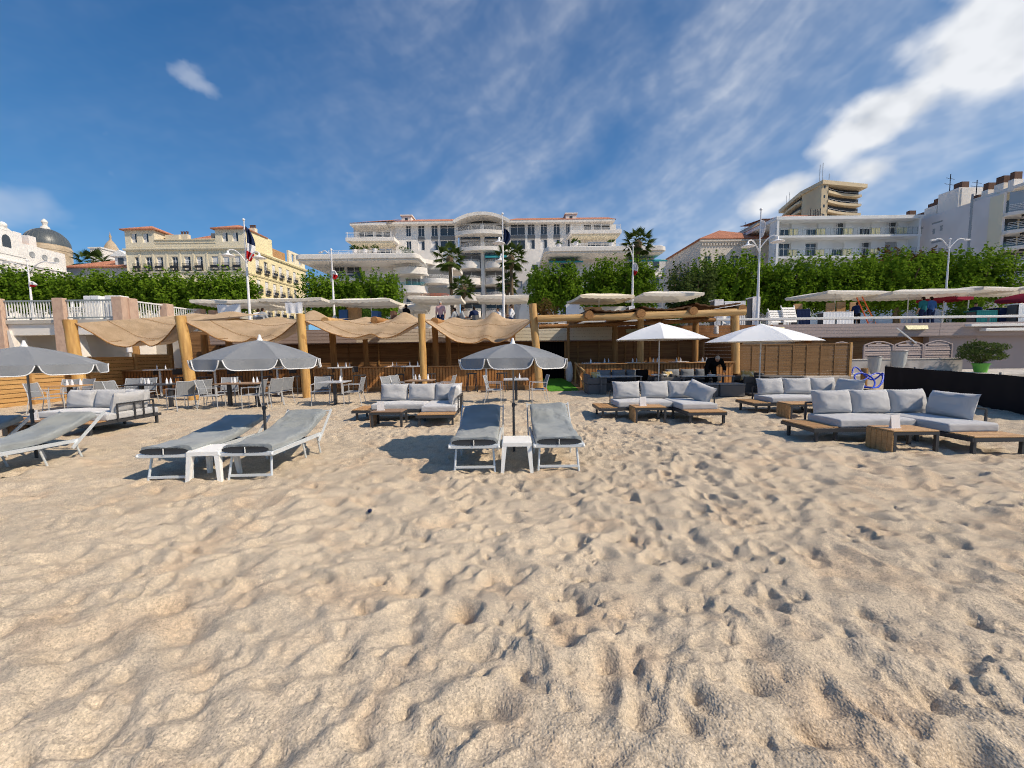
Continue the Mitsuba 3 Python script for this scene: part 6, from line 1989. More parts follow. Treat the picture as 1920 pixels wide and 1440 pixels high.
it.append(("attic_wall", P(M().span((0.4, 0.02, 17.2), (6.0, 0.3, 19.7)), "stucco_yellow"), mS))
it.append(("attic_wall", P(wall_holes(5.0, 17.2, 19.3, [(1.3, 17.6, 0.8, 1.3), (3.6, 17.6, 0.8, 1.3)], 0.3), "stucco_cream"), mS @ mv(10.4, 0.02, 0)))
it.append(("terrace_screen", P(M().span((6.1, 0.6, 17.2), (10.3, 0.7, 18.7)), "teak"), mS))
chimney(it, FX1 - 0.8, FY + 3.0, 19.7, 0.9, 0.9, "stucco_cream", 3)
stamp("hotel", it, None, "pale yellow hotel with corner towers, iron balconies and a bright yellow side", "building")

# ---- low house with a red roof and dormer, left of the hotel
it = []
hx0, hx1 = -68.33, FX0 - 0.1
it.append(("wall", P(M().span((hx0, 62, FL - 0.5), (hx1, 72, 15.3)), "shutter_grey")))
hip_roof(it, hx0, hx1, 62, 72, 15.45, 2.4, 0.5)
dx = -60.11
it.append(("dormer", P(M().span((dx - 0.9, 62.3, 15.7), (dx + 0.9, 66, 17.1)).add([(dx - 1.5, 62.0, 17.0), (dx + 1.5, 62.0, 17.0), (dx, 62.0, 18.0), (dx - 1.5, 66, 17.0), (dx + 1.5, 66, 17.0), (dx, 66, 18.0)], [[0, 1, 2, 2], [0, 2, 5, 3], [1, 4, 5, 2]]), "stucco_bluish")))
it.append(("dormer/window", P(M().box((dx, 62.27, 16.35), (0.8, 0.06, 1.0)), "window_glass")))
stamp("red_roofed_house", it, None, "low grey house with a red tiled roof and a dormer beside the pale yellow hotel", "house")
palm(-72.34, 70, 18.02, 2.6, 88, "palm top showing above the low red roof on the left")

# ---- white ornate building at the far left
it = []
wa, wb = np.array((-64.26, 48.0)), np.array((-66.12, 60.0))
mW, LW = frame(wa, wb)
ztop = 16.9
hs = []
for k in range(9):
    hs.append((1.2 + k * 2.2, 10.9, 1.2, 2.2, "curtain"))
    hs.append((1.2 + k * 2.2, 7.0, 1.2, 2.4, "glass"))
hs = [h for h in hs if h[0] < LW - 1]
it.append(("wall", P(wall_holes(LW, FL - 0.5, ztop, [h[:4] for h in hs], 0.4), "stucco_bright"), mW))
for h in hs:
    window(it, mW, *h)
    it.append(("hood", P(M().span((-0.9, -0.22, 0), (0.9, 0, 0.16)).span((-0.75, -0.14, -0.14), (0.75, 0, -0.002)), "stucco_bright"), mW @ mv(h[0], 0, h[1] + h[3] + 0.22)))
cornice(it, mW, LW, 13.9, ((0, 0), (0.25, 0.18), (0.4, 0.36)), "stucco_bright")
f = M()
for k in range(int(LW / 0.7)):
    f.span((0.1 + k * 0.7, -0.3, 13.55), (0.4 + k * 0.7, 0, 13.88))
it.append(("corbels", P(f, "stucco_bright"), mW, {"kind": "stuff"}))
for k in range(6):
    u = 5.6 + k * 1.7
    if u < LW:
        it.append(("round_vent", P(M().lathe([(0.0, 0.03), (0.28, 0.03), (0.38, 0.10), (0.40, 0.0)], n=14), "shutter_grey", 40), mW @ mv(u, 0, 15.7) @ rot(PI / 2, "x")))
a = np.linspace(0, PI, 18)
gp = [(-2.3, 0), (2.3, 0), (2.3, 1.2)] + [(1.8 * math.cos(t), 1.2 + 2.2 * math.sin(t) ** 1.2) for t in a] + [(-2.3, 1.2)]
g = trimesh.creation.extrude_polygon(Polygon(gp), 0.5, engine="earcut")
gv = np.array(g.vertices)
gu = LW * 0.341
it.append(("gable", P(M().add(np.column_stack([gv[:, 0], gv[:, 2] - 0.1, gv[:, 1]]), np.array(g.faces)[:, ::-1]), "stucco_bright"), mW @ mv(gu, 0, ztop - 1.9)))
it.append(("gable/ball", P(M().ball((0, 0.1, 0), 0.4, 2).box((0, 0.1, -0.45), (0.6, 0.5, 0.4)), "stucco_bright", 40), mW @ mv(gu, 0, ztop + 1.75)))
it.append(("gable/arched_window", P(M().prism([(-0.5, 0), (0.5, 0), (0.5, 1.0), (0.35, 1.4), (0, 1.6), (-0.35, 1.4), (-0.5, 1.0)], 0, 0.05), "window_glass"), mW @ mv(gu, -0.105, ztop - 1.0) @ rot(PI / 2, "x")))
f = M().add([(gu + 2.3, 0.3, ztop - 0.3), (LW - 0.3, 0.3, ztop - 0.3), (LW - 0.3, 4.5, ztop + 1.3), (gu + 2.3, 4.5, ztop + 1.3)], [[0, 1, 2, 3]])
it.append(("roof", P(f, "roof_tile"), mW))
for u in (LW * 0.66, LW * 0.82):
    it.append(("roof_turret", P(M().span((u - 0.5, 2.0, ztop), (u + 0.5, 4.0, ztop + 1.9), 0.03), "stucco_bright"), mW))
it.append(("end_wall", P(M().span((LW - 0.4, 0.4, FL - 0.5), (LW, 12, ztop)), "stucco_bright"), mW))
stamp("ornate_building", it, None, "white ornate building with a curved gable and round vents at the far left", "building")

# ---- church domes
dx, dy = -137.30, 120.0
zb = 34.54
rd = 30.5 * 120 / 740
it = [("drum", P(M().lathe([(rd * 1.02, FL), (rd * 1.02, zb - 1.6), (rd * 1.05, zb - 1.5), (rd * 1.05, zb - 0.5), (rd, zb - 0.3), (rd, zb)], (dx, dy, 0), 40), "stone_tan", 30)),
      ("dome", P(M().lathe([(rd * math.cos(t), zb + rd * 1.02 * math.sin(t)) for t in np.linspace(0, PI / 2, 20)], (dx, dy, 0), 48), "dome_slate", 40)),
      ("lantern", P(M().lathe([(1.1, zb + rd * 1.0), (0.9, zb + rd * 1.0 + 0.7), (0.5, zb + rd * 1.0 + 0.9), (0.55, zb + rd * 1.0 + 1.6), (0.75, zb + rd * 1.0 + 2.0), (0.55, zb + rd * 1.0 + 2.5), (0.1, zb + rd * 1.0 + 3.0), (0, zb + rd * 1.0 + 3.0)], (dx, dy, 0), 14), "stucco_white", 40))]
f = M()
for k in range(24):
    t = k * PI / 12
    pts = [(dx + rd * 1.004 * math.cos(q) * math.cos(t), dy + rd * 1.004 * math.cos(q) * math.sin(t), zb + rd * 1.024 * math.sin(q)) for q in np.linspace(0, 1.45, 10)]
    f.tube(pts, 0.06, 4)
it.append(("ribs", P(f, "dome_slate"), None, {"kind": "stuff"}))
stamp("church", it, None, "church with a big dark dome and a pale lantern at the far left", "church")
dx, dy = -107.78, 108.0
zb, zt = 28.82, 33.54
rr = 12.5 * 108 / 740
it = [("tower", P(M().span((dx - rr * 1.35, dy - 2, FL), (dx + rr * 0.25, dy + 2, zb + 1.2), 0.05).span((dx - rr * 1.5, dy - 2.2, zb + 1.2), (dx + rr * 0.4, dy + 2.2, zb + 1.55)), "stucco_white")),
      ("drum", P(M().lathe([(rr, FL), (rr, zb)], (-109.46, dy + 3, 0), 20), "stone_tan", 30)),
      ("spire", P(M().lathe([(rr * c, zb + (zt - zb) * s) for c, s in ((1, 0), (1.02, 0.15), (0.95, 0.35), (0.8, 0.55), (0.58, 0.75), (0.34, 0.9), (0.14, 1.0), (0.1, 1.1), (0.16, 1.2), (0.05, 1.35), (0.0, 1.5))], (-109.46, dy + 3, 0), 20), "stone_tan", 40))]
stamp("bell_tower", it, None, "small pointed stone cupola beside a white tower left of the hotel", "tower")


# ---- modern white residence in the centre
def deck_shape(w, out, bow, n=16):
    """Balcony outline seen from above: straight at the wall, bowed in front."""
    t = np.linspace(-1, 1, n)
    return [(-w / 2, 0.0)] + [(x * w / 2, -out - bow * (1 - x * x)) for x in t] + [(w / 2, 0.0)]


def curved_balcony(it, m, u, z, w, out, bow, par=0.5, rails=3, mat="stucco_white", band=None, name="balcony"):
    o = deck_shape(w, out, bow)
    f = M().prism(o, -0.22, 0.0)
    lip = np.array([(p[0], p[1], 0.0) for p in o[1:-1]])
    lo = np.array([(p[0] * 0.985, p[1] + 0.08, -0.26) for p in o[1:-1]])
    top = lip + (0, 0, par)
    f.grid(np.stack([lo, lip, top]), True).grid(np.stack([lip, top]) + np.array([0, 0.1, 0]))
    f.grid(np.stack([top, top + (0, 0.1, 0)]), True)
    it.append((name, P(f, mat), m @ mv(u, 0, z)))
    if rails:
        g = M()
        for k in range(rails):
            g.tube(top + (0, 0.05, 0.14 + k * 0.16), 0.028, 5)
        for k in (0, 4, 8, 11, 15):
            g.tube([top[k] + (0, 0.05, 0), top[k] + (0, 0.05, 0.14 + (rails - 1) * 0.16)], 0.022, 5)
        it.append((name + "/railing", P(g, band or "rail_white"), m @ mv(u, 0, z)))


def bay(it, m, u, z, w, h, back=1.6, split=2, shut=False, wallm="stucco_white"):
    """A recessed loggia: dark glazing set back behind the wall plane."""
    for k in range(split):
        ww = w / split
        it.append(("glazing", ub("panel_grey" if shut else "window_glass"), m @ mv(u - w / 2 + ww * (k + 0.5), back, z + h / 2) @ scl(ww - 0.1, 0.04, h - 0.1)))
    f = M()
    for k in range(split + 1):
        f.span((-w / 2 + k * w / split - 0.05, back - 0.06, 0), (-w / 2 + k * w / split + 0.05, back + 0.02, h))
    it.append(("glazing_frame", P(f, "rail_white"), m @ mv(u, 0, z)))


D = 72.0
it = []
X0, X1 = -20.38, 13.11
mC, LC = frame((X0, D), (X1, D))
sc_ = D / 740
U = lambda p, z=22.0: xat(p, D, z) - X0
ZT = 24.41
fl = [11.0, 13.85, 16.7, 19.55, 22.4]
hs = []
for p, w in ((766, 0.9), (790, 1.15), (815, 1.15), (839, 2.6), (971, 2.6), (996, 1.3), (1020, 1.15), (1044, 1.15), (1065, 0.7)):
    u = U(p)
    hs.append((u, 22.35, w, 2.05, "glass"))
    hs.append((u, 19.9, w, 1.65, "glass" if p in (766, 839, 971) else "curtain"))
low = []
for p, zz, w, h, k in ((796, 17.0, 2.2, 0.25, "shut"), (1003, 16.2, 1.1, 1.0, "glass"), (973, 13.0, 1.2, 1.3, "shut"), (970, 10.0, 1.3, 1.4, "curtain"), (850, 10.3, 0.9, 1.3, "glass"), (999, 7.4, 1.0, 1.2, "glass"), (845, 4.2, 0.9, 2.2, "glass"), (856, 4.2, 0.9, 2.2, "glass")):
    low.append((U(p, zz + 1), zz, w, h, k))
cu0, cu1 = U(858), U(951)
shaft = ((cu0 + cu1) / 2, 3.2, cu1 - cu0 - 0.1, 21.0)
it.append(("wall", P(wall_holes(LC, FL - 0.5, ZT - 0.25, [h[:4] for h in hs + low] + [shaft], 0.4), "stucco_white"), mC))
for w in hs + low:
    window(it, mC, *w)
for p, w in ((790, 1.2), (815, 1.2), (839, 2.65), (971, 2.65), (996, 1.35), (1020, 1.2), (1044, 1.2)):
    it.append(("spandrel", ub("panel_grey"), mC @ mv(U(p), 0.0, 21.95) @ scl(w, 0.08, 0.72)))
it.append(("eaves", P(M().span((-1.2, -1.1, ZT - 0.25), (cu0 - 0.2, 6, ZT + 0.15)).span((cu1 + 0.2, -1.1, ZT - 0.25), (LC + 5.2, 6, ZT + 0.15)), "stucco_white"), mC))
for a_, b_ in ((-1.2, cu0 + 0.2), (cu1 - 0.2, LC + 5.4)):
    it.append(("roof", P(M().add([(a_, -1.15, ZT + 0.152), (b_, -1.15, ZT + 0.152), (b_, 5, ZT + 2.45), (a_ + 2, 5, ZT + 2.45), (a_, 9, ZT + 0.152), (b_, 9, ZT + 0.152)], [[0, 1, 2, 3], [3, 2, 5, 4], [0, 3, 4, 4], [1, 5, 2, 2]]), "roof_tile"), mC))
# arch above the shaft
cc = (cu0 + cu1) / 2
hw = (cu1 - cu0) / 2 + 0.5
za = 25.78
n = 25
tt = np.linspace(-1, 1, n)
arch = np.array([(cc + t * hw, za - (za - ZT - 0.0) * abs(t) ** 2.1) for t in tt])
f = M()
for yy0, yy1, off0, off1 in ((-2.0, 4.0, 0.0, 0.55),):
    top = np.column_stack([arch[:, 0], np.full(n, yy0), arch[:, 1]])
    bot = np.column_stack([cc + (arch[:, 0] - cc) * 0.965, np.full(n, yy0), arch[:, 1] - off1])
    f.grid(np.stack([bot, top, top + (0, yy1 - yy0, 0), bot + (0, yy1 - yy0, 0), bot]), True)
it.append(("arch_roof", P(f, "stucco_white", 40), mC))
gp = [(cc - hw * 0.93, 23.2)] + [(cc + (x - cc) * 0.95, z_ - 0.6) for x, z_ in arch] + [(cc + hw * 0.93, 23.2)]
g = trimesh.creation.extrude_polygon(Polygon(gp).buffer(0), 0.05, engine="earcut")
gv = np.array(g.vertices)
it.append(("arch_glazing", P(M().add(np.column_stack([gv[:, 0], gv[:, 2], gv[:, 1]]), np.array(g.faces)[:, ::-1]), "window_glass"), mC @ mv(0, 1.0, 0)))
f = M()
for k in range(-2, 3):
    x = cc + k * hw * 0.4
    f.span((x - 0.07, 0.9, 23.0), (x + 0.07, 1.04, za - 0.7 - 2.6 * (abs(k) * 0.4) ** 2.1))
it.append(("arch_mullions", P(f, "rail_white"), mC))
it.append(("shaft_back", P(M().span((cu0, 2.4, FL), (cu1, 2.6, 24.3)), "shutter_white"), mC))
it.append(("centre_column", P(M().span((cc - 0.3, -0.6, FL), (cc + 0.3, 0.2, 24.2)), "stucco_white"), mC))
for i, z in enumerate((8.1, 10.95, 13.8, 16.65, 19.5, 22.3)):
    if i >= 4:
        curved_balcony(it, mC, cc, z, cu1 - cu0 + 0.6, 1.0, 1.3, 0.45, 4)
        for s in (-1, 1):
            bay(it, mC, cc + s * (cu1 - cu0) / 4, z, (cu1 - cu0) / 2 - 0.6, 2.4, 1.7, 2)
            it.append(("awning_shadow_box", ub("shutter_white"), mC @ mv(cc + s * (cu1 - cu0) / 4, 1.0, z + 2.2) @ scl((cu1 - cu0) / 2 - 0.5, 0.5, 0.3)))
    else:
        it.append(("floor_slab", P(M().span((cu0 + 0.02, 0.02, z - 0.2), (cu1 - 0.02, 2.38, z)), "stucco_white"), mC))
        for s in (-1, 1):
            uc = cc + s * (cu1 - cu0) / 4
            curved_balcony(it, mC, uc - s * 0.0, z, (cu1 - cu0) / 2 - 0.9, 0.7, 0.9, 0.95, 2)
            bay(it, mC, uc, z, (cu1 - cu0) / 2 - 0.7, 2.5, 1.5, 2, i in (2, 3))
it.append(("awning", P(M().add([(cc + 0.3, 0.2, 19.1), (cu1 - 0.3, 0.2, 19.1), (cu1 - 0.1, -1.9, 18.2), (cc + 0.5, -1.9, 18.2), (cc + 0.5, -1.9, 18.0), (cu1 - 0.1, -1.9, 18.0)], [[0, 1, 2, 3], [3, 2, 5, 4]]), "teal_canvas"), mC))
for p, w in ((758, 1.8), (1074, 1.9)):
    z = 24.41 + 0.9
    it.append(("roof_hut", P(M().span((U(p) - w / 2, 2, z - 0.8), (U(p) + w / 2, 4.5, z + 1.2), 0.02).span((U(p) - w / 2 - 0.2, 1.8, z + 1.2), (U(p) + w / 2 + 0.2, 4.7, z + 1.4)), "stucco_white"), mC))
    it.append(("roof_hut/opening", ub("window_glass"), mC @ mv(U(p), 1.98, z + 0.6) @ scl(0.5, 0.04, 0.5)))
# set-back penthouse ends, left and right
for p0, p1, zz, sgn in ((662, 741, 21.2, -1), (1068, 1156, 22.0, 1)):
    ua, ub_ = U(p0), U(p1)
    um, w = (ua + ub_) / 2, ub_ - ua
    it.append(("penthouse_wall", P(wall_holes(w, 17.5, ZT - 0.3, [(w * 0.30, zz + 0.1, w * 0.36, 2.1), (w * 0.70, zz + 0.1, w * 0.34, 2.1), (w * 0.65, zz - 3.0, w * 0.5, 2.1)], 0.3), "stucco_white"), mC @ mv(ua, 0.4, 0)))
    for q in (0.30, 0.70):
        bay(it, mC, ua + w * q, zz + 0.1, w * 0.36, 2.1, 0.7, 2)
    bay(it, mC, ua + w * 0.65, zz - 3.0, w * 0.5, 2.1, 0.7, 3)
    it.append(("terrace_slab", P(M().span((ua - 0.3, -2.6, zz - 0.28), (ub_ + (0.6 if sgn < 0 else 0.2), 0.4, zz + 0.35), 0.03), "stucco_white"), mC))
    it.append(("terrace_soffit", P(M().span((ua + 0.2, -2.2, zz - 0.55), (ub_, 0.39, zz - 0.285)), "stucco_cream"), mC))
    f = M()
    for k in range(4):
        f.span((ua - 0.25, -2.55, zz + 0.5 + 0.22 * k), (ub_ + 0.1, -2.50, zz + 0.54 + 0.22 * k))
    for k in range(6):
        f.span((ua + w * k / 5 - 0.03, -2.56, zz + 0.35), (ua + w * k / 5 + 0.03, -2.49, zz + 1.25))
    it.append(("terrace_rail", P(f, "rail_white"), mC))
it.append(("eaves", P(M().span((-7.4, -1.6, ZT - 0.55), (-1.2, 5, ZT - 0.15)), "stucco_white"), mC))
it.append(("roof", P(M().add([(-7.6, -1.7, ZT - 0.148), (0.2, -1.7, ZT + 0.14), (0.2, 4, ZT + 2.2), (-3, 4, ZT + 1.7)], [[0, 1, 2, 3]]), "roof_tile"), mC))


def wing(it, p0, p1, d, zs, left):
    """A lower wing nearer the sea: a rounded white roof slab, walls below, terrace with rails above."""
    k = d / 740
    x0, x1 = xat(p0, d, zs), xat(p1, d, zs)
    o = sbox(x0 + 0.9, d - 1.4, x1 - 0.9, d + 13).buffer(0.9, 6)
    it.append(("roof_slab", P(M().prism(o, zs - 0.55, zs - 0.02).prism(o.buffer(-0.35), zs - 0.02, zs + 0.16).prism(o.buffer(-0.3), zs - 0.8, zs - 0.552), "stucco_white", 30)))
    rail = np.array(o.buffer(-1.2).exterior.coords)
    rail = rail[rail[:, 1] < d + 4]
    f = M()
    for q in range(4):
        pts = np.column_stack([[x0 + 4, x1 - 1.5], [d - 0.4] * 2, [zs + 0.35 + 0.2 * q] * 2])
        f.tube(pts, 0.03, 4)
    for q in range(9):
        xx = x0 + 4 + (x1 - x0 - 5.5) * q / 8
        f.tube([(xx, d - 0.4, zs + 0.1), (xx, d - 0.4, zs + 0.98)], 0.028, 4)
    it.append(("terrace_rail", P(f, "rail_white")))
    return x0, x1


zs = 15.35
x0, x1 = wing(it, 566, 792, 58.0, zs, True)
mL, LL_ = frame((x0 + 3.0, 60.0), (x1 - 0.8, 60.0))
hl = []
for u, w in ((1.4, 1.6), (3.6, 2.2), (7.2, 2.0), (10.0, 1.2)):
    for z in (12.6, 9.6, 6.6):
        hl.append((u, z, w, 2.0, "glass" if u < 4 else "light"))
it.append(("wing_wall", P(wall_holes(LL_, FL - 0.5, zs - 0.8, [h[:4] for h in hl], 0.35), "stucco_white"), mL))
for h in hl:
    window(it, mL, *h)
it.append(("wing_side", P(M().span((LL_ - 0.35, 0.36, FL - 0.5), (LL_, 12, zs - 0.8)), "stucco_white"), mL))
for z in (12.3, 9.3):
    it.append(("wing_balcony", P(M().span((-3.0, -2.4, z - 0.2), (4.6, -0.02, z + 0.28), 0.03), "stucco_white"), mL))
    f = M()
    for q in range(3):
        f.span((-2.95, -2.38, z + 0.42 + 0.2 * q), (4.5, -2.34, z + 0.46 + 0.2 * q))
    it.append(("wing_balcony/railing", P(f, "rail_white"), mL))
ub0 = xat(765, 57.5, 12.0) - (x0 + 3.0)
for z, par, bnd in ((13.3, 0.75, "rail_white"), (10.6, 0.8, "teal_canvas"), (7.7, 0.8, "rail_white")):
    curved_balcony(it, mL, ub0, z, 5.0, 1.1, 1.2, par, 3, band=bnd)
    bay(it, mL, ub0 + 0.3, z + 0.05, 2.6, 2.1, -0.05, 3, bnd == "teal_canvas")
it.append(("link_slab", P(M().prism(Polygon([(LL_ - 0.5, -1), (LL_ + 2.6, 2.5), (LL_ + 4.8, 6), (LL_ + 4.8, 10), (LL_ - 0.5, 10)]).buffer(0.3), 15.0, 15.6), "stucco_white", 30), mL))
for z, c in ((12.0, "rail_white"), (9.3, "cloth_orange")):
    curved_balcony(it, mL, LL_ + 2.2, z, 4.2, 0.8, 1.0, 0.5, 3, band=c)
    it.append(("link_glazing", ub("panel_grey"), mL @ mv(LL_ + 2.2, 1.2, z + 1.2) @ scl(3.8, 0.1, 2.2)))
it.append(("link_wall", P(M().span((LL_, 1.4, FL - 0.5), (LL_ + 4.6, 1.7, 15.0)), "stucco_white"), mL))
zs = 16.48
x0, x1 = wing(it, 1018, 1240, 60.0, zs, False)
mR, LR = frame((x0 + 0.9, 62.0), (x1 - 2.5, 62.0))
hl = [(u, z, w, 2.0, k) for z in (zs - 3.3, zs - 6.2, zs - 9.1) for u, w, k in ((2.2, 3.0, "curtain"), (6.0, 1.2, "light"), (8.8, 1.2, "light"), (13.2, 3.0, "glass"))]
it.append(("wing_wall", P(wall_holes(LR, FL - 0.5, zs - 0.8, [h[:4] for h in hl], 0.35), "stucco_white"), mR))
for h in hl:
    window(it, mR, *h)
for z in (zs - 3.4, zs - 6.3):
    for u, w in ((2.4, 5.0), (14.5, 5.5)):
        curved_balcony(it, mR, u, z, w, 1.0, 0.6, 0.4, 3)
for u, w in ((2.4, 4.6), (14.6, 5.2)):
    it.append(("awning", P(M().add([(u - w / 2, 0.0, zs - 0.9), (u + w / 2, 0.0, zs - 0.9), (u + w / 2 + 0.3, -2.3, zs - 1.55), (u - w / 2 - 0.1, -2.3, zs - 1.55), (u - w / 2 - 0.1, -2.3, zs - 1.75), (u + w / 2 + 0.3, -2.3, zs - 1.75)], [[0, 1, 2, 3], [3, 2, 5, 4]]), "teal_canvas"), mR))
it.append(("curved_buttress", P(M().grid(np.array([[(x0 - 3.6 + 4.6 * t, yy, zs - 1.6 - 7.0 * (1 - t) ** 2.2) for t in np.linspace(0, 1, 12)] for yy in (64.0, 64.4)])).grid(np.array([[(x0 - 3.6 + 4.6 * t, 64.0, (zs - 1.6 - 7.0 * (1 - t) ** 2.2) if k else FL) for t in np.linspace(0, 1, 12)] for k in (0, 1)])), "stucco_white")))
stamp("residence", it, None, "modern white residence with an arched centre, curved balconies and red tiled roofs", "building")
for i, (px_, py_, d, r) in enumerate(((665, 464, 58.5, 1.0), (684, 464, 58.5, 0.9), (703, 463, 58.5, 0.9), (1048, 455, 61, 0.7), (1080, 450, 61, 1.0), (1146, 452, 61, 0.9))):
    x, z = at(px_, py_, d)
    m = M()
    for k in range(26):
        az, el = rg.uniform(0, 2 * PI), rg.uniform(0.1, 1.4)
        dv = np.array([math.cos(az) * math.cos(el), math.sin(az) * math.cos(el), math.sin(el)])
        sd = np.cross(dv, (0, 0, 1.0))
        sd /= np.linalg.norm(sd)
        a = np.array([x, d, z - r * 0.3])
        m.add([a, a + dv * r * 0.6 + sd * 0.05, a + dv * r - (0, 0, 0.25 * r), a + dv * r * 0.6 - sd * 0.05], [[0, 1, 2, 3]])
    stamp("terrace_plant", [("leaves", P(m, "leaf_palm")), ("pot", P(M().lathe([(0, z - r * 0.3 - 0.5), (0.3, z - r * 0.3 - 0.5), (0.36, z - r * 0.3), (0, z - r * 0.3)], (x, d, 0), 10), "card_white", 40))], None, ("leftmost spiky plant on the left roof terrace", "middle spiky plant on the left roof terrace", "right spiky plant on the left roof terrace", "small spiky plant at the left end of the right roof terrace", "bigger spiky plant before the right penthouse", "spiky plant at the right end of the right roof terrace")[i], "plant", "plants on the roof terraces of the white residence")
n = 900
c = np.array([xat(762, 60, 17.0) + 0.6, 60.5, at(762, 477, 60)[1]])
dirs = rg.normal(size=(n, 3))
dirs /= np.linalg.norm(dirs, axis=1, keepdims=True)
pts = dirs * rg.random((n, 1)) ** 0.5 * np.array([1.9, 1.0, 0.8])
pts[:, 2] -= 0.62 * pts[:, 0]
stamp("hanging_plant", [("", P(leaf_cloud(pts + c, dirs, 0.25, rg, 0.5), "leaf_shrub"))], None, "green creeper hanging over the right end of the left roof slab", "plant")

# ---- cream building with a receding side, right of centre
it = []
cx = 30.13
ze = 19.01
mS, LS = frame((cx + 0.05, 80.0), (cx, 64.0))
hs = []
for p in (1318, 1303, 1290, 1278, 1268, 1260):
    y = 64 * cx / xat(p, 64, 13.0)
    if y > 64.4:
        for z in (14.2, 10.8, 7.4):
            hs.append((80.0 - y, z, 0.95, 2.3, R.choice(("shut", "glass", "light"))))
hs += [(80.0 - y, z, 0.95, 2.3, "shut") for y in (65.6,) for z in (14.2, 10.8)]
it.append(("side_wall", P(wall_holes(LS, FL - 0.5, ze, [h[:4] for h in hs], 0.35), "stucco_beige"), mS))
for h in hs:
    window(it, mS, *h)
    iron_balcony(it, mS, h[0], h[1], 1.1)
cw = (1452 - 1314) * 64 / 740
mF2, LF2 = frame((cx, 64.0), (cx + cw, 64.0))
hs = [(u, z, 1.1, 2.3, "glass") for z in (14.2, 10.8) for u in (1.2, 3.4, 5.6, 8.6)]
it.append(("front_wall", P(wall_holes(LF2, FL - 0.5, ze, [h[:4] for h in hs], 0.35), "stucco_beige"), mF2))
for h in hs:
    window(it, mF2, *h)
cornice(it, mF2, LF2, ze - 0.6, ((0, 0), (0.12, 0.2), (0.3, 0.5)), "stucco_beige")
f = M()
for k in range(26):
    f.span((0.1 + k * LF2 / 26, -0.2, ze - 0.95), (0.3 + k * LF2 / 26, 0, ze - 0.62))
it.append(("dentils", P(f, "stucco_beige"), mF2, {"kind": "stuff"}))
hip_roof(it, cx, cx + cw, 64, 80, ze + 0.1, 3.0, 0.35)
gx0, gx1 = 37.62, 43.27
it.append(("gable_block", P(M().add([(gx0, 66, ze), (gx1 + 3, 66, ze), (gx1 + 3, 66, ze + 3.6), (gx0 + 3.4, 66, ze + 3.6), (gx0 + 1.2, 66, ze + 1.8), (gx0, 78, ze), (gx1 + 3, 78, ze), (gx1 + 3, 78, ze + 3.6), (gx0 + 3.4, 78, ze + 3.6), (gx0 + 1.2, 78, ze + 1.8)], [[0, 1, 2, 3], [0, 3, 4, 4], [0, 4, 9, 5], [4, 3, 8, 9], [3, 2, 7, 8]]), "stone_tan")))
it.append(("upper_roof", P(M().add([(gx0 + 3.2, 65.7, ze + 3.62), (gx1 + 3, 65.7, ze + 3.62), (gx1 + 3, 74, ze + 4.9), (gx0 + 4.2, 74, ze + 4.9)], [[0, 1, 2, 3]]), "roof_tile")))
it.append(("aerial", P(M().tube([(gx0 + 0.6, 66, ze), (gx0 + 0.6, 66, ze + 3.2)], 0.04, 5).tube([(gx0 - 0.2, 66, ze + 2.6), (gx0 + 1.4, 66, ze + 2.7)], 0.025, 4).tube([(gx0 - 0.1, 66, ze + 2.1), (gx0 + 1.3, 66, ze + 2.2)], 0.025, 4), "iron_dark")))
for u in (3.8, 6.6):
    it.append(("skylight", P(M().add([(cx + u, 65.6, ze + 0.95), (cx + u + 0.9, 65.6, ze + 0.95), (cx + u + 0.9, 66.4, ze + 1.3), (cx + u, 66.4, ze + 1.3)], [[0, 1, 2, 3]]), "card_white")))
stamp("cream_building", it, None, "cream building with a red hip roof and a long receding side right of centre", "building")
# narrow white house glimpsed in the gap
it = []
gx0, gx1 = 24.39, 26.14
it.append(("wall", P(M().span((gx0, 70, FL - 0.5), (gx1 + 0.8, 78, 17.38)), "stucco_white")))
for k, z in enumerate((15, 12, 9, 6.2)):
    it.append(("balcony", P(M().span((gx0 - 0.1, 69.2, z - 0.15), (gx1 + 0.4, 69.98, z + 0.1)).span((gx0 - 0.1, 69.2, z + 0.5), (gx1 + 0.4, 69.25, z + 0.58)), "rail_white")))
    it.append(("window", ub("window_glass"), mv((gx0 + gx1) / 2, 69.97, z + 1.3) @ scl(1.1, 0.04, 1.9)))
stamp("narrow_house", it, None, "narrow white house in the gap left of the cream building", "house")

# ---- white hotel on the right
D = 60.0
X0, X1 = 38.70, 59.16
it = []
mH, LH = frame((X0, D), (X1, D))
zt = 20.59
zb1, zb2 = 17.91, 14.97
uu = [xat(p, D, 17.0) - X0 for p in (1472, 1522, 1572, 1622, 1671)]
hs = [(u, zb1 + 0.12, 1.75, 2.15, "half" if i in (0, 1, 3) else "curtain") for i, u in enumerate(uu)]
h2 = [(u, z, 1.8, 2.2, k) for z in (zb2 + 0.1, zb2 - 3.0) for u, k in zip(uu, ("glass", "glass", "half", "curtain", "shut"))]
it.append(("front_wall", P(wall_holes(LH, FL - 0.5, zt - 0.5, [h[:4] for h in hs + h2], 0.5), "stucco_bluish"), mH))
for h in hs + h2:
    window(it, mH, *h, depth=0.3)
it.append(("roof_edge", P(M().span((-0.4, -1.6, zt - 0.5), (LH + 0.4, 10, zt), 0.03), "stucco_bluish"), mH))
hip_roof(it, X0 - 0.3, X1 - 7, D - 0.5, D + 12, zt + 0.15, 2.4, 0)
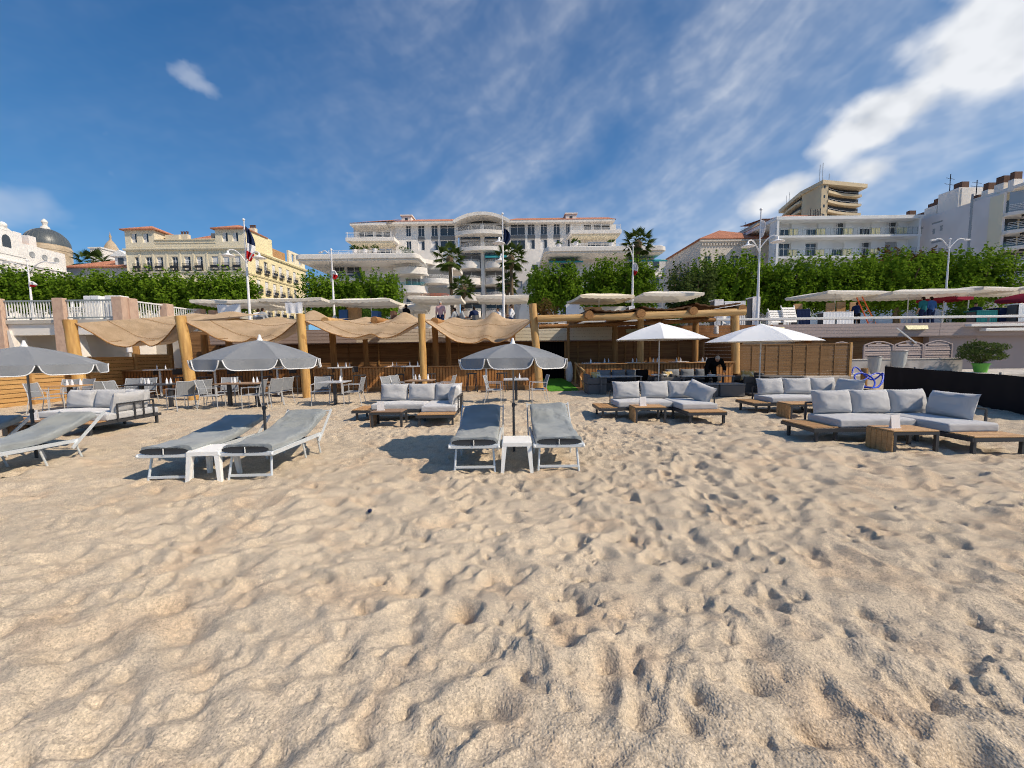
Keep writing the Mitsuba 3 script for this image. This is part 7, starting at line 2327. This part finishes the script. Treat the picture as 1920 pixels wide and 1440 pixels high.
for z in (zb1, zb2):
    it.append(("balcony", P(M().span((-0.4, -1.5, z - 0.3), (LH + 0.3, -0.002, z), 0.02), "stucco_bluish"), mH))
    f = M().span((-0.4, -1.48, z + 0.98), (LH + 0.3, -1.44, z + 1.02)).span((-0.4, -1.48, z + 0.05), (LH + 0.3, -1.44, z + 0.08))
    for k in range(33):
        u = -0.4 + (LH + 0.68) * k / 32
        f.span((u, -1.48, z), (u + 0.03, -1.44, z + 1.0))
    it.append(("balcony/railing", P(f, "rail_grey"), mH))
    for u in uu:
        f = M()
        for k in range(7):
            f.span((u - 0.55 + 0.9 + k * 0.2 - 0.9, -1.43, z + 0.1), (u - 0.55 + k * 0.2 + 0.12, -1.40, z + 0.95))
        it.append(("balcony/slat_screen", P(f, "fixture_yellow"), mH, {"kind": "stuff"}))
for u in (0.0, LH):
    it.append(("end_fin", P(M().span((u - 0.25, -1.55, zb2 - 3), (u + 0.05, 0.0, zt - 0.5)), "stucco_bluish"), mH))
f = M()
for k in range(9):
    x = X0 + 6.5 + k * 0.25
    f.tube([(x, D + 1.5, zt), (x, D + 1.5, zt + R.uniform(0.8, 2.2))], 0.05, 5)
it.append(("roof_vents", P(f, "iron_dark"), None, {"kind": "stuff"}))
chimney(it, X0 + 8.8, D + 2, zt, 2.2, 0.9, "roof_tile", 0)
stamp("white_hotel", it, None, "white hotel with a long railed balcony and five windows under the tower", "building")

# ---- high-rise tower behind it
it = []
c0 = (99.78, 130.0)
zt = 54.82
r1, l1 = (115.82, 134.0), (104.6, 156.0)
core = Polygon([(c0[0] + 2.6, c0[1] + 4.0), (r1[0] - 1.0, r1[1] + 4.0), (r1[0] + 1, r1[1] + 20), (l1[0] + 7, l1[1]), (l1[0] + 3.0, l1[1] - 0.5)])
it.append(("core", P(M().prism(core, FL, zt - 0.6), "tower_concrete")))
it.append(("stair_wall", P(M().prism([(c0[0] - 0.3, c0[1] + 0.3), (c0[0] + 1.9, c0[1] + 0.4), (c0[0] + 1.9, c0[1] + 2.6), (c0[0] - 0.1, c0[1] + 9.2)], FL, zt - 0.3), "tower_concrete")))
it.append(("roof_slab", P(M().prism([(c0[0] - 0.6, c0[1] - 0.5), (r1[0] + 0.8, r1[1] - 0.8), (r1[0] + 2, r1[1] + 20), (l1[0] + 7, l1[1] + 1), (l1[0] - 1.3, l1[1] + 0.5), (c0[0] - 1.0, c0[1] + 9)], zt - 1.2, zt), "tower_concrete")))
nf = 9
for k in range(nf):
    z = zt - 3.4 - 2.95 * k
    t = np.linspace(0, 1, 12)
    fr = [(c0[0] + 1.9 + (r1[0] - c0[0] - 1.9) * a, c0[1] + 0.2 + (r1[1] - c0[1]) * a + 0.9 * math.sin(PI * a)) for a in t]
    it.append(("balcony", P(M().prism(fr + [(r1[0], r1[1] + 3), (c0[0] + 1.9, c0[1] + 3)], z - 0.25, z + 0.5), "tower_concrete")))
    it.append(("balcony/railing", P(M().grid(np.array([[(p[0], p[1] - 0.05, z + 0.85 + 0.06 * q) for p in fr] for q in (0, 1)])), "rail_white")))
    it.append(("glazing", P(M().grid(np.array([[(p[0], p[1] + 1.35, z + 0.5 + q * 1.9) for p in fr] for q in (0, 1)]), True), "iron_dark")))
    lf = [(c0[0] - 0.2 - 0.5 * math.sin(PI * a) + (l1[0] - c0[0]) * a ** 1.15, c0[1] + 9.2 + (l1[1] - c0[1] - 9.2) * a) for a in t]
    it.append(("balcony", P(M().prism([(p[0] - 0.6, p[1]) for p in lf] + [(lf[-1][0] + 2.5, lf[-1][1]), (lf[0][0] + 2.5, lf[0][1])], z - 0.25, z + 0.5), "tower_concrete")))
    it.append(("glazing", P(M().grid(np.array([[(p[0] + 1.0, p[1], z + 0.5 + q * 1.9) for p in lf] for q in (0, 1)])), "iron_dark")))
    it.append(("stair_window", ub("window_glass"), mv(c0[0] + 0.7, c0[1] + 0.34, z + 1.5) @ scl(0.55, 0.06, 0.9)))
for x, y, h in ((c0[0] - 0.6, c0[1] + 1, 6.5), (c0[0] + 0.3, c0[1] + 1, 7.2), (c0[0] + 4, c0[1] + 3, 4), (l1[0] - 0.5, l1[1] - 4, 6), (l1[0] - 0.1, l1[1] - 2, 5.5)):
    it.append(("antenna", P(M().tube([(x, y, zt), (x, y, zt + h * 0.8)], 0.08, 5), "shutter_grey")))
stamp("apartment_tower", it, None, "tall ochre concrete tower with stacked balconies behind the white hotel", "building")

# ---- lilac party wall building at the right edge
it = []
px0 = 60.6
zr = 20.46
m, L = frame((px0, 50.0), (px0 + 0.02, 66.0))
m2, L2 = frame((px0, 66.0), (px0, 50.0))
hs = [(0.6 + 16 - (y - 50), z, w, h, "shut") for y, z, w, h in ((59.6, 18.7, 1.7, 0.3), (59.6, 15.2, 1.7, 0.3), (57.7, 17.7, 0.35, 0.7), (56.9, 18.0, 0.35, 0.7), (57.4, 16.2, 1.5, 0.22), (57.7, 14.5, 0.35, 0.7), (56.9, 14.7, 0.35, 0.7), (57.3, 19.2, 1.5, 0.22))]
hs = [(66.0 - y, z, w, h, "shut") for y, z, w, h in ((60.4, 18.9, 1.9, 0.35), (60.4, 15.6, 1.9, 0.35), (58.0, 17.7, 0.4, 0.75), (57.0, 17.9, 0.4, 0.75), (57.5, 16.4, 1.5, 0.25), (58.0, 14.6, 0.4, 0.75), (57.0, 14.8, 0.4, 0.75), (57.6, 19.1, 1.5, 0.25))]
it.append(("party_wall", P(wall_holes(L2, FL - 0.5, zr, [h[:4] for h in hs], 0.35), "stucco_lilac"), m2))
for h in hs:
    window(it, m2, *h, depth=0.1, frame_mat="panel_grey")
it.append(("wall_joint", ub("shutter_grey"), m2 @ mv(12.6, -0.03, 12) @ scl(0.25, 0.08, 19)))
it.append(("quoin_strip", P(M().span((14.6, -0.06, FL - 0.5), (16.02, -0.002, zr - 0.2)), "stucco_cream"), m2))
mq, LQ = frame((px0, 50.0), (px0 + 22, 50.0))
zfl = [17.73, 15.58, 13.61, 11.62, 9.62, 7.74]
it.append(("front_wall", P(M().span((0.36, 0.8, FL - 0.5), (22, 1.1, zr + 0.3)), "stucco_cream"), mq))
for z in zfl:
    it.append(("balcony", P(M().prism([(0.2, 0.8), (0.0, -0.6), (1.6, -2.0), (22, -2.0), (22, 0.8)], z - 0.3, z + 0.1), "stucco_white"), mq))
    f = M()
    for q in range(4):
        f.tube([(0.05, -0.55, z + 0.35 + 0.2 * q), (1.6, -1.95, z + 0.35 + 0.2 * q), (22, -1.95, z + 0.35 + 0.2 * q)], 0.025, 4)
    it.append(("balcony/railing", P(f, "rail_white"), mq))
    for u, w in ((2.0, 1.7), (4.0, 1.7), (6.2, 1.9)):
        it.append(("window", ub("window_glass"), mq @ mv(u, 0.77, z + 1.1) @ scl(w, 0.05, 1.7)))
    it.append(("awning_box", P(M().span((1.2, -1.2, z - 0.52), (22, -0.9, z - 0.32)), "iron_dark"), mq))
it.append(("roof_slab", P(M().span((0.4, -1.8, zr + 0.1), (22, 4, zr + 0.5), 0.03), "stucco_white"), mq))
it.append(("glass_box", P(M().quad((0.3, -0.3, zfl[0] + 0.15), (1.7, -1.7, zfl[0] + 0.15), (1.7, -1.7, zr - 0.2), (0.3, -0.3, zr - 0.2)), "glass_top"), mq))
it.append(("roof_rail", P(M().tube([(2, -1.5, zr + 1.4), (22, -1.5, zr + 1.4)], 0.03, 4).tube([(2, -1.5, zr + 0.9), (22, -1.5, zr + 0.9)], 0.03, 4), "rail_white"), mq))
for y0, y1, h, mt in ((55.2, 57.8, 2.6, "stucco_white"), (57.9, 59.6, 1.3, "stucco_white"), (59.7, 61.8, 0.9, "chimney_brown")):
    it.append(("roof_block", P(M().span((px0 + 0.1, y0, zr - 0.1), (px0 + 4.5, y1, zr + h), 0.02), mt)))
for y, h, w in ((56.0, 3.4, 0.9), (58.6, 2.3, 0.5), (59.3, 1.9, 0.8), (53.6, 0.9, 0.5), (52.6, 2.0, 0.5), (51.2, 2.2, 0.7), (49.9, 2.2, 0.4), (62.6, 2.0, 0.5)):
    it.append(("chimney", P(M().span((px0 + 0.4, y - w, zr - 0.1), (px0 + 1.6, y + w * 0.4, zr + h - 0.9), 0.02), "stucco_white")))
    it.append(("chimney/cowl", P(M().span((px0 + 0.5, y - w * 0.85, zr + h - 0.9), (px0 + 1.5, y + w * 0.3, zr + h), 0.03), "chimney_brown")))
for y, h in ((57.2, 5.2), (53.9, 3.0)):
    it.append(("aerial", P(M().tube([(px0 + 1, y, zr), (px0 + 1, y, zr + h)], 0.05, 5).tube([(px0 + 0.2, y, zr + h * 0.75), (px0 + 1.8, y, zr + h * 0.7)], 0.03, 4).tube([(px0 + 0.4, y, zr + h * 0.9), (px0 + 1.6, y, zr + h * 0.86)], 0.03, 4), "iron_dark")))
it.append(("far_chimney", P(M().span((px0 - 0.1, 62.6, zr - 4), (px0 + 1.2, 64.2, zr + 0.6), 0.02), "stone_tan")))
stamp("party_wall_building", it, None, "building with a bare lilac party wall, roof chimneys and white balconies at the right edge", "building")
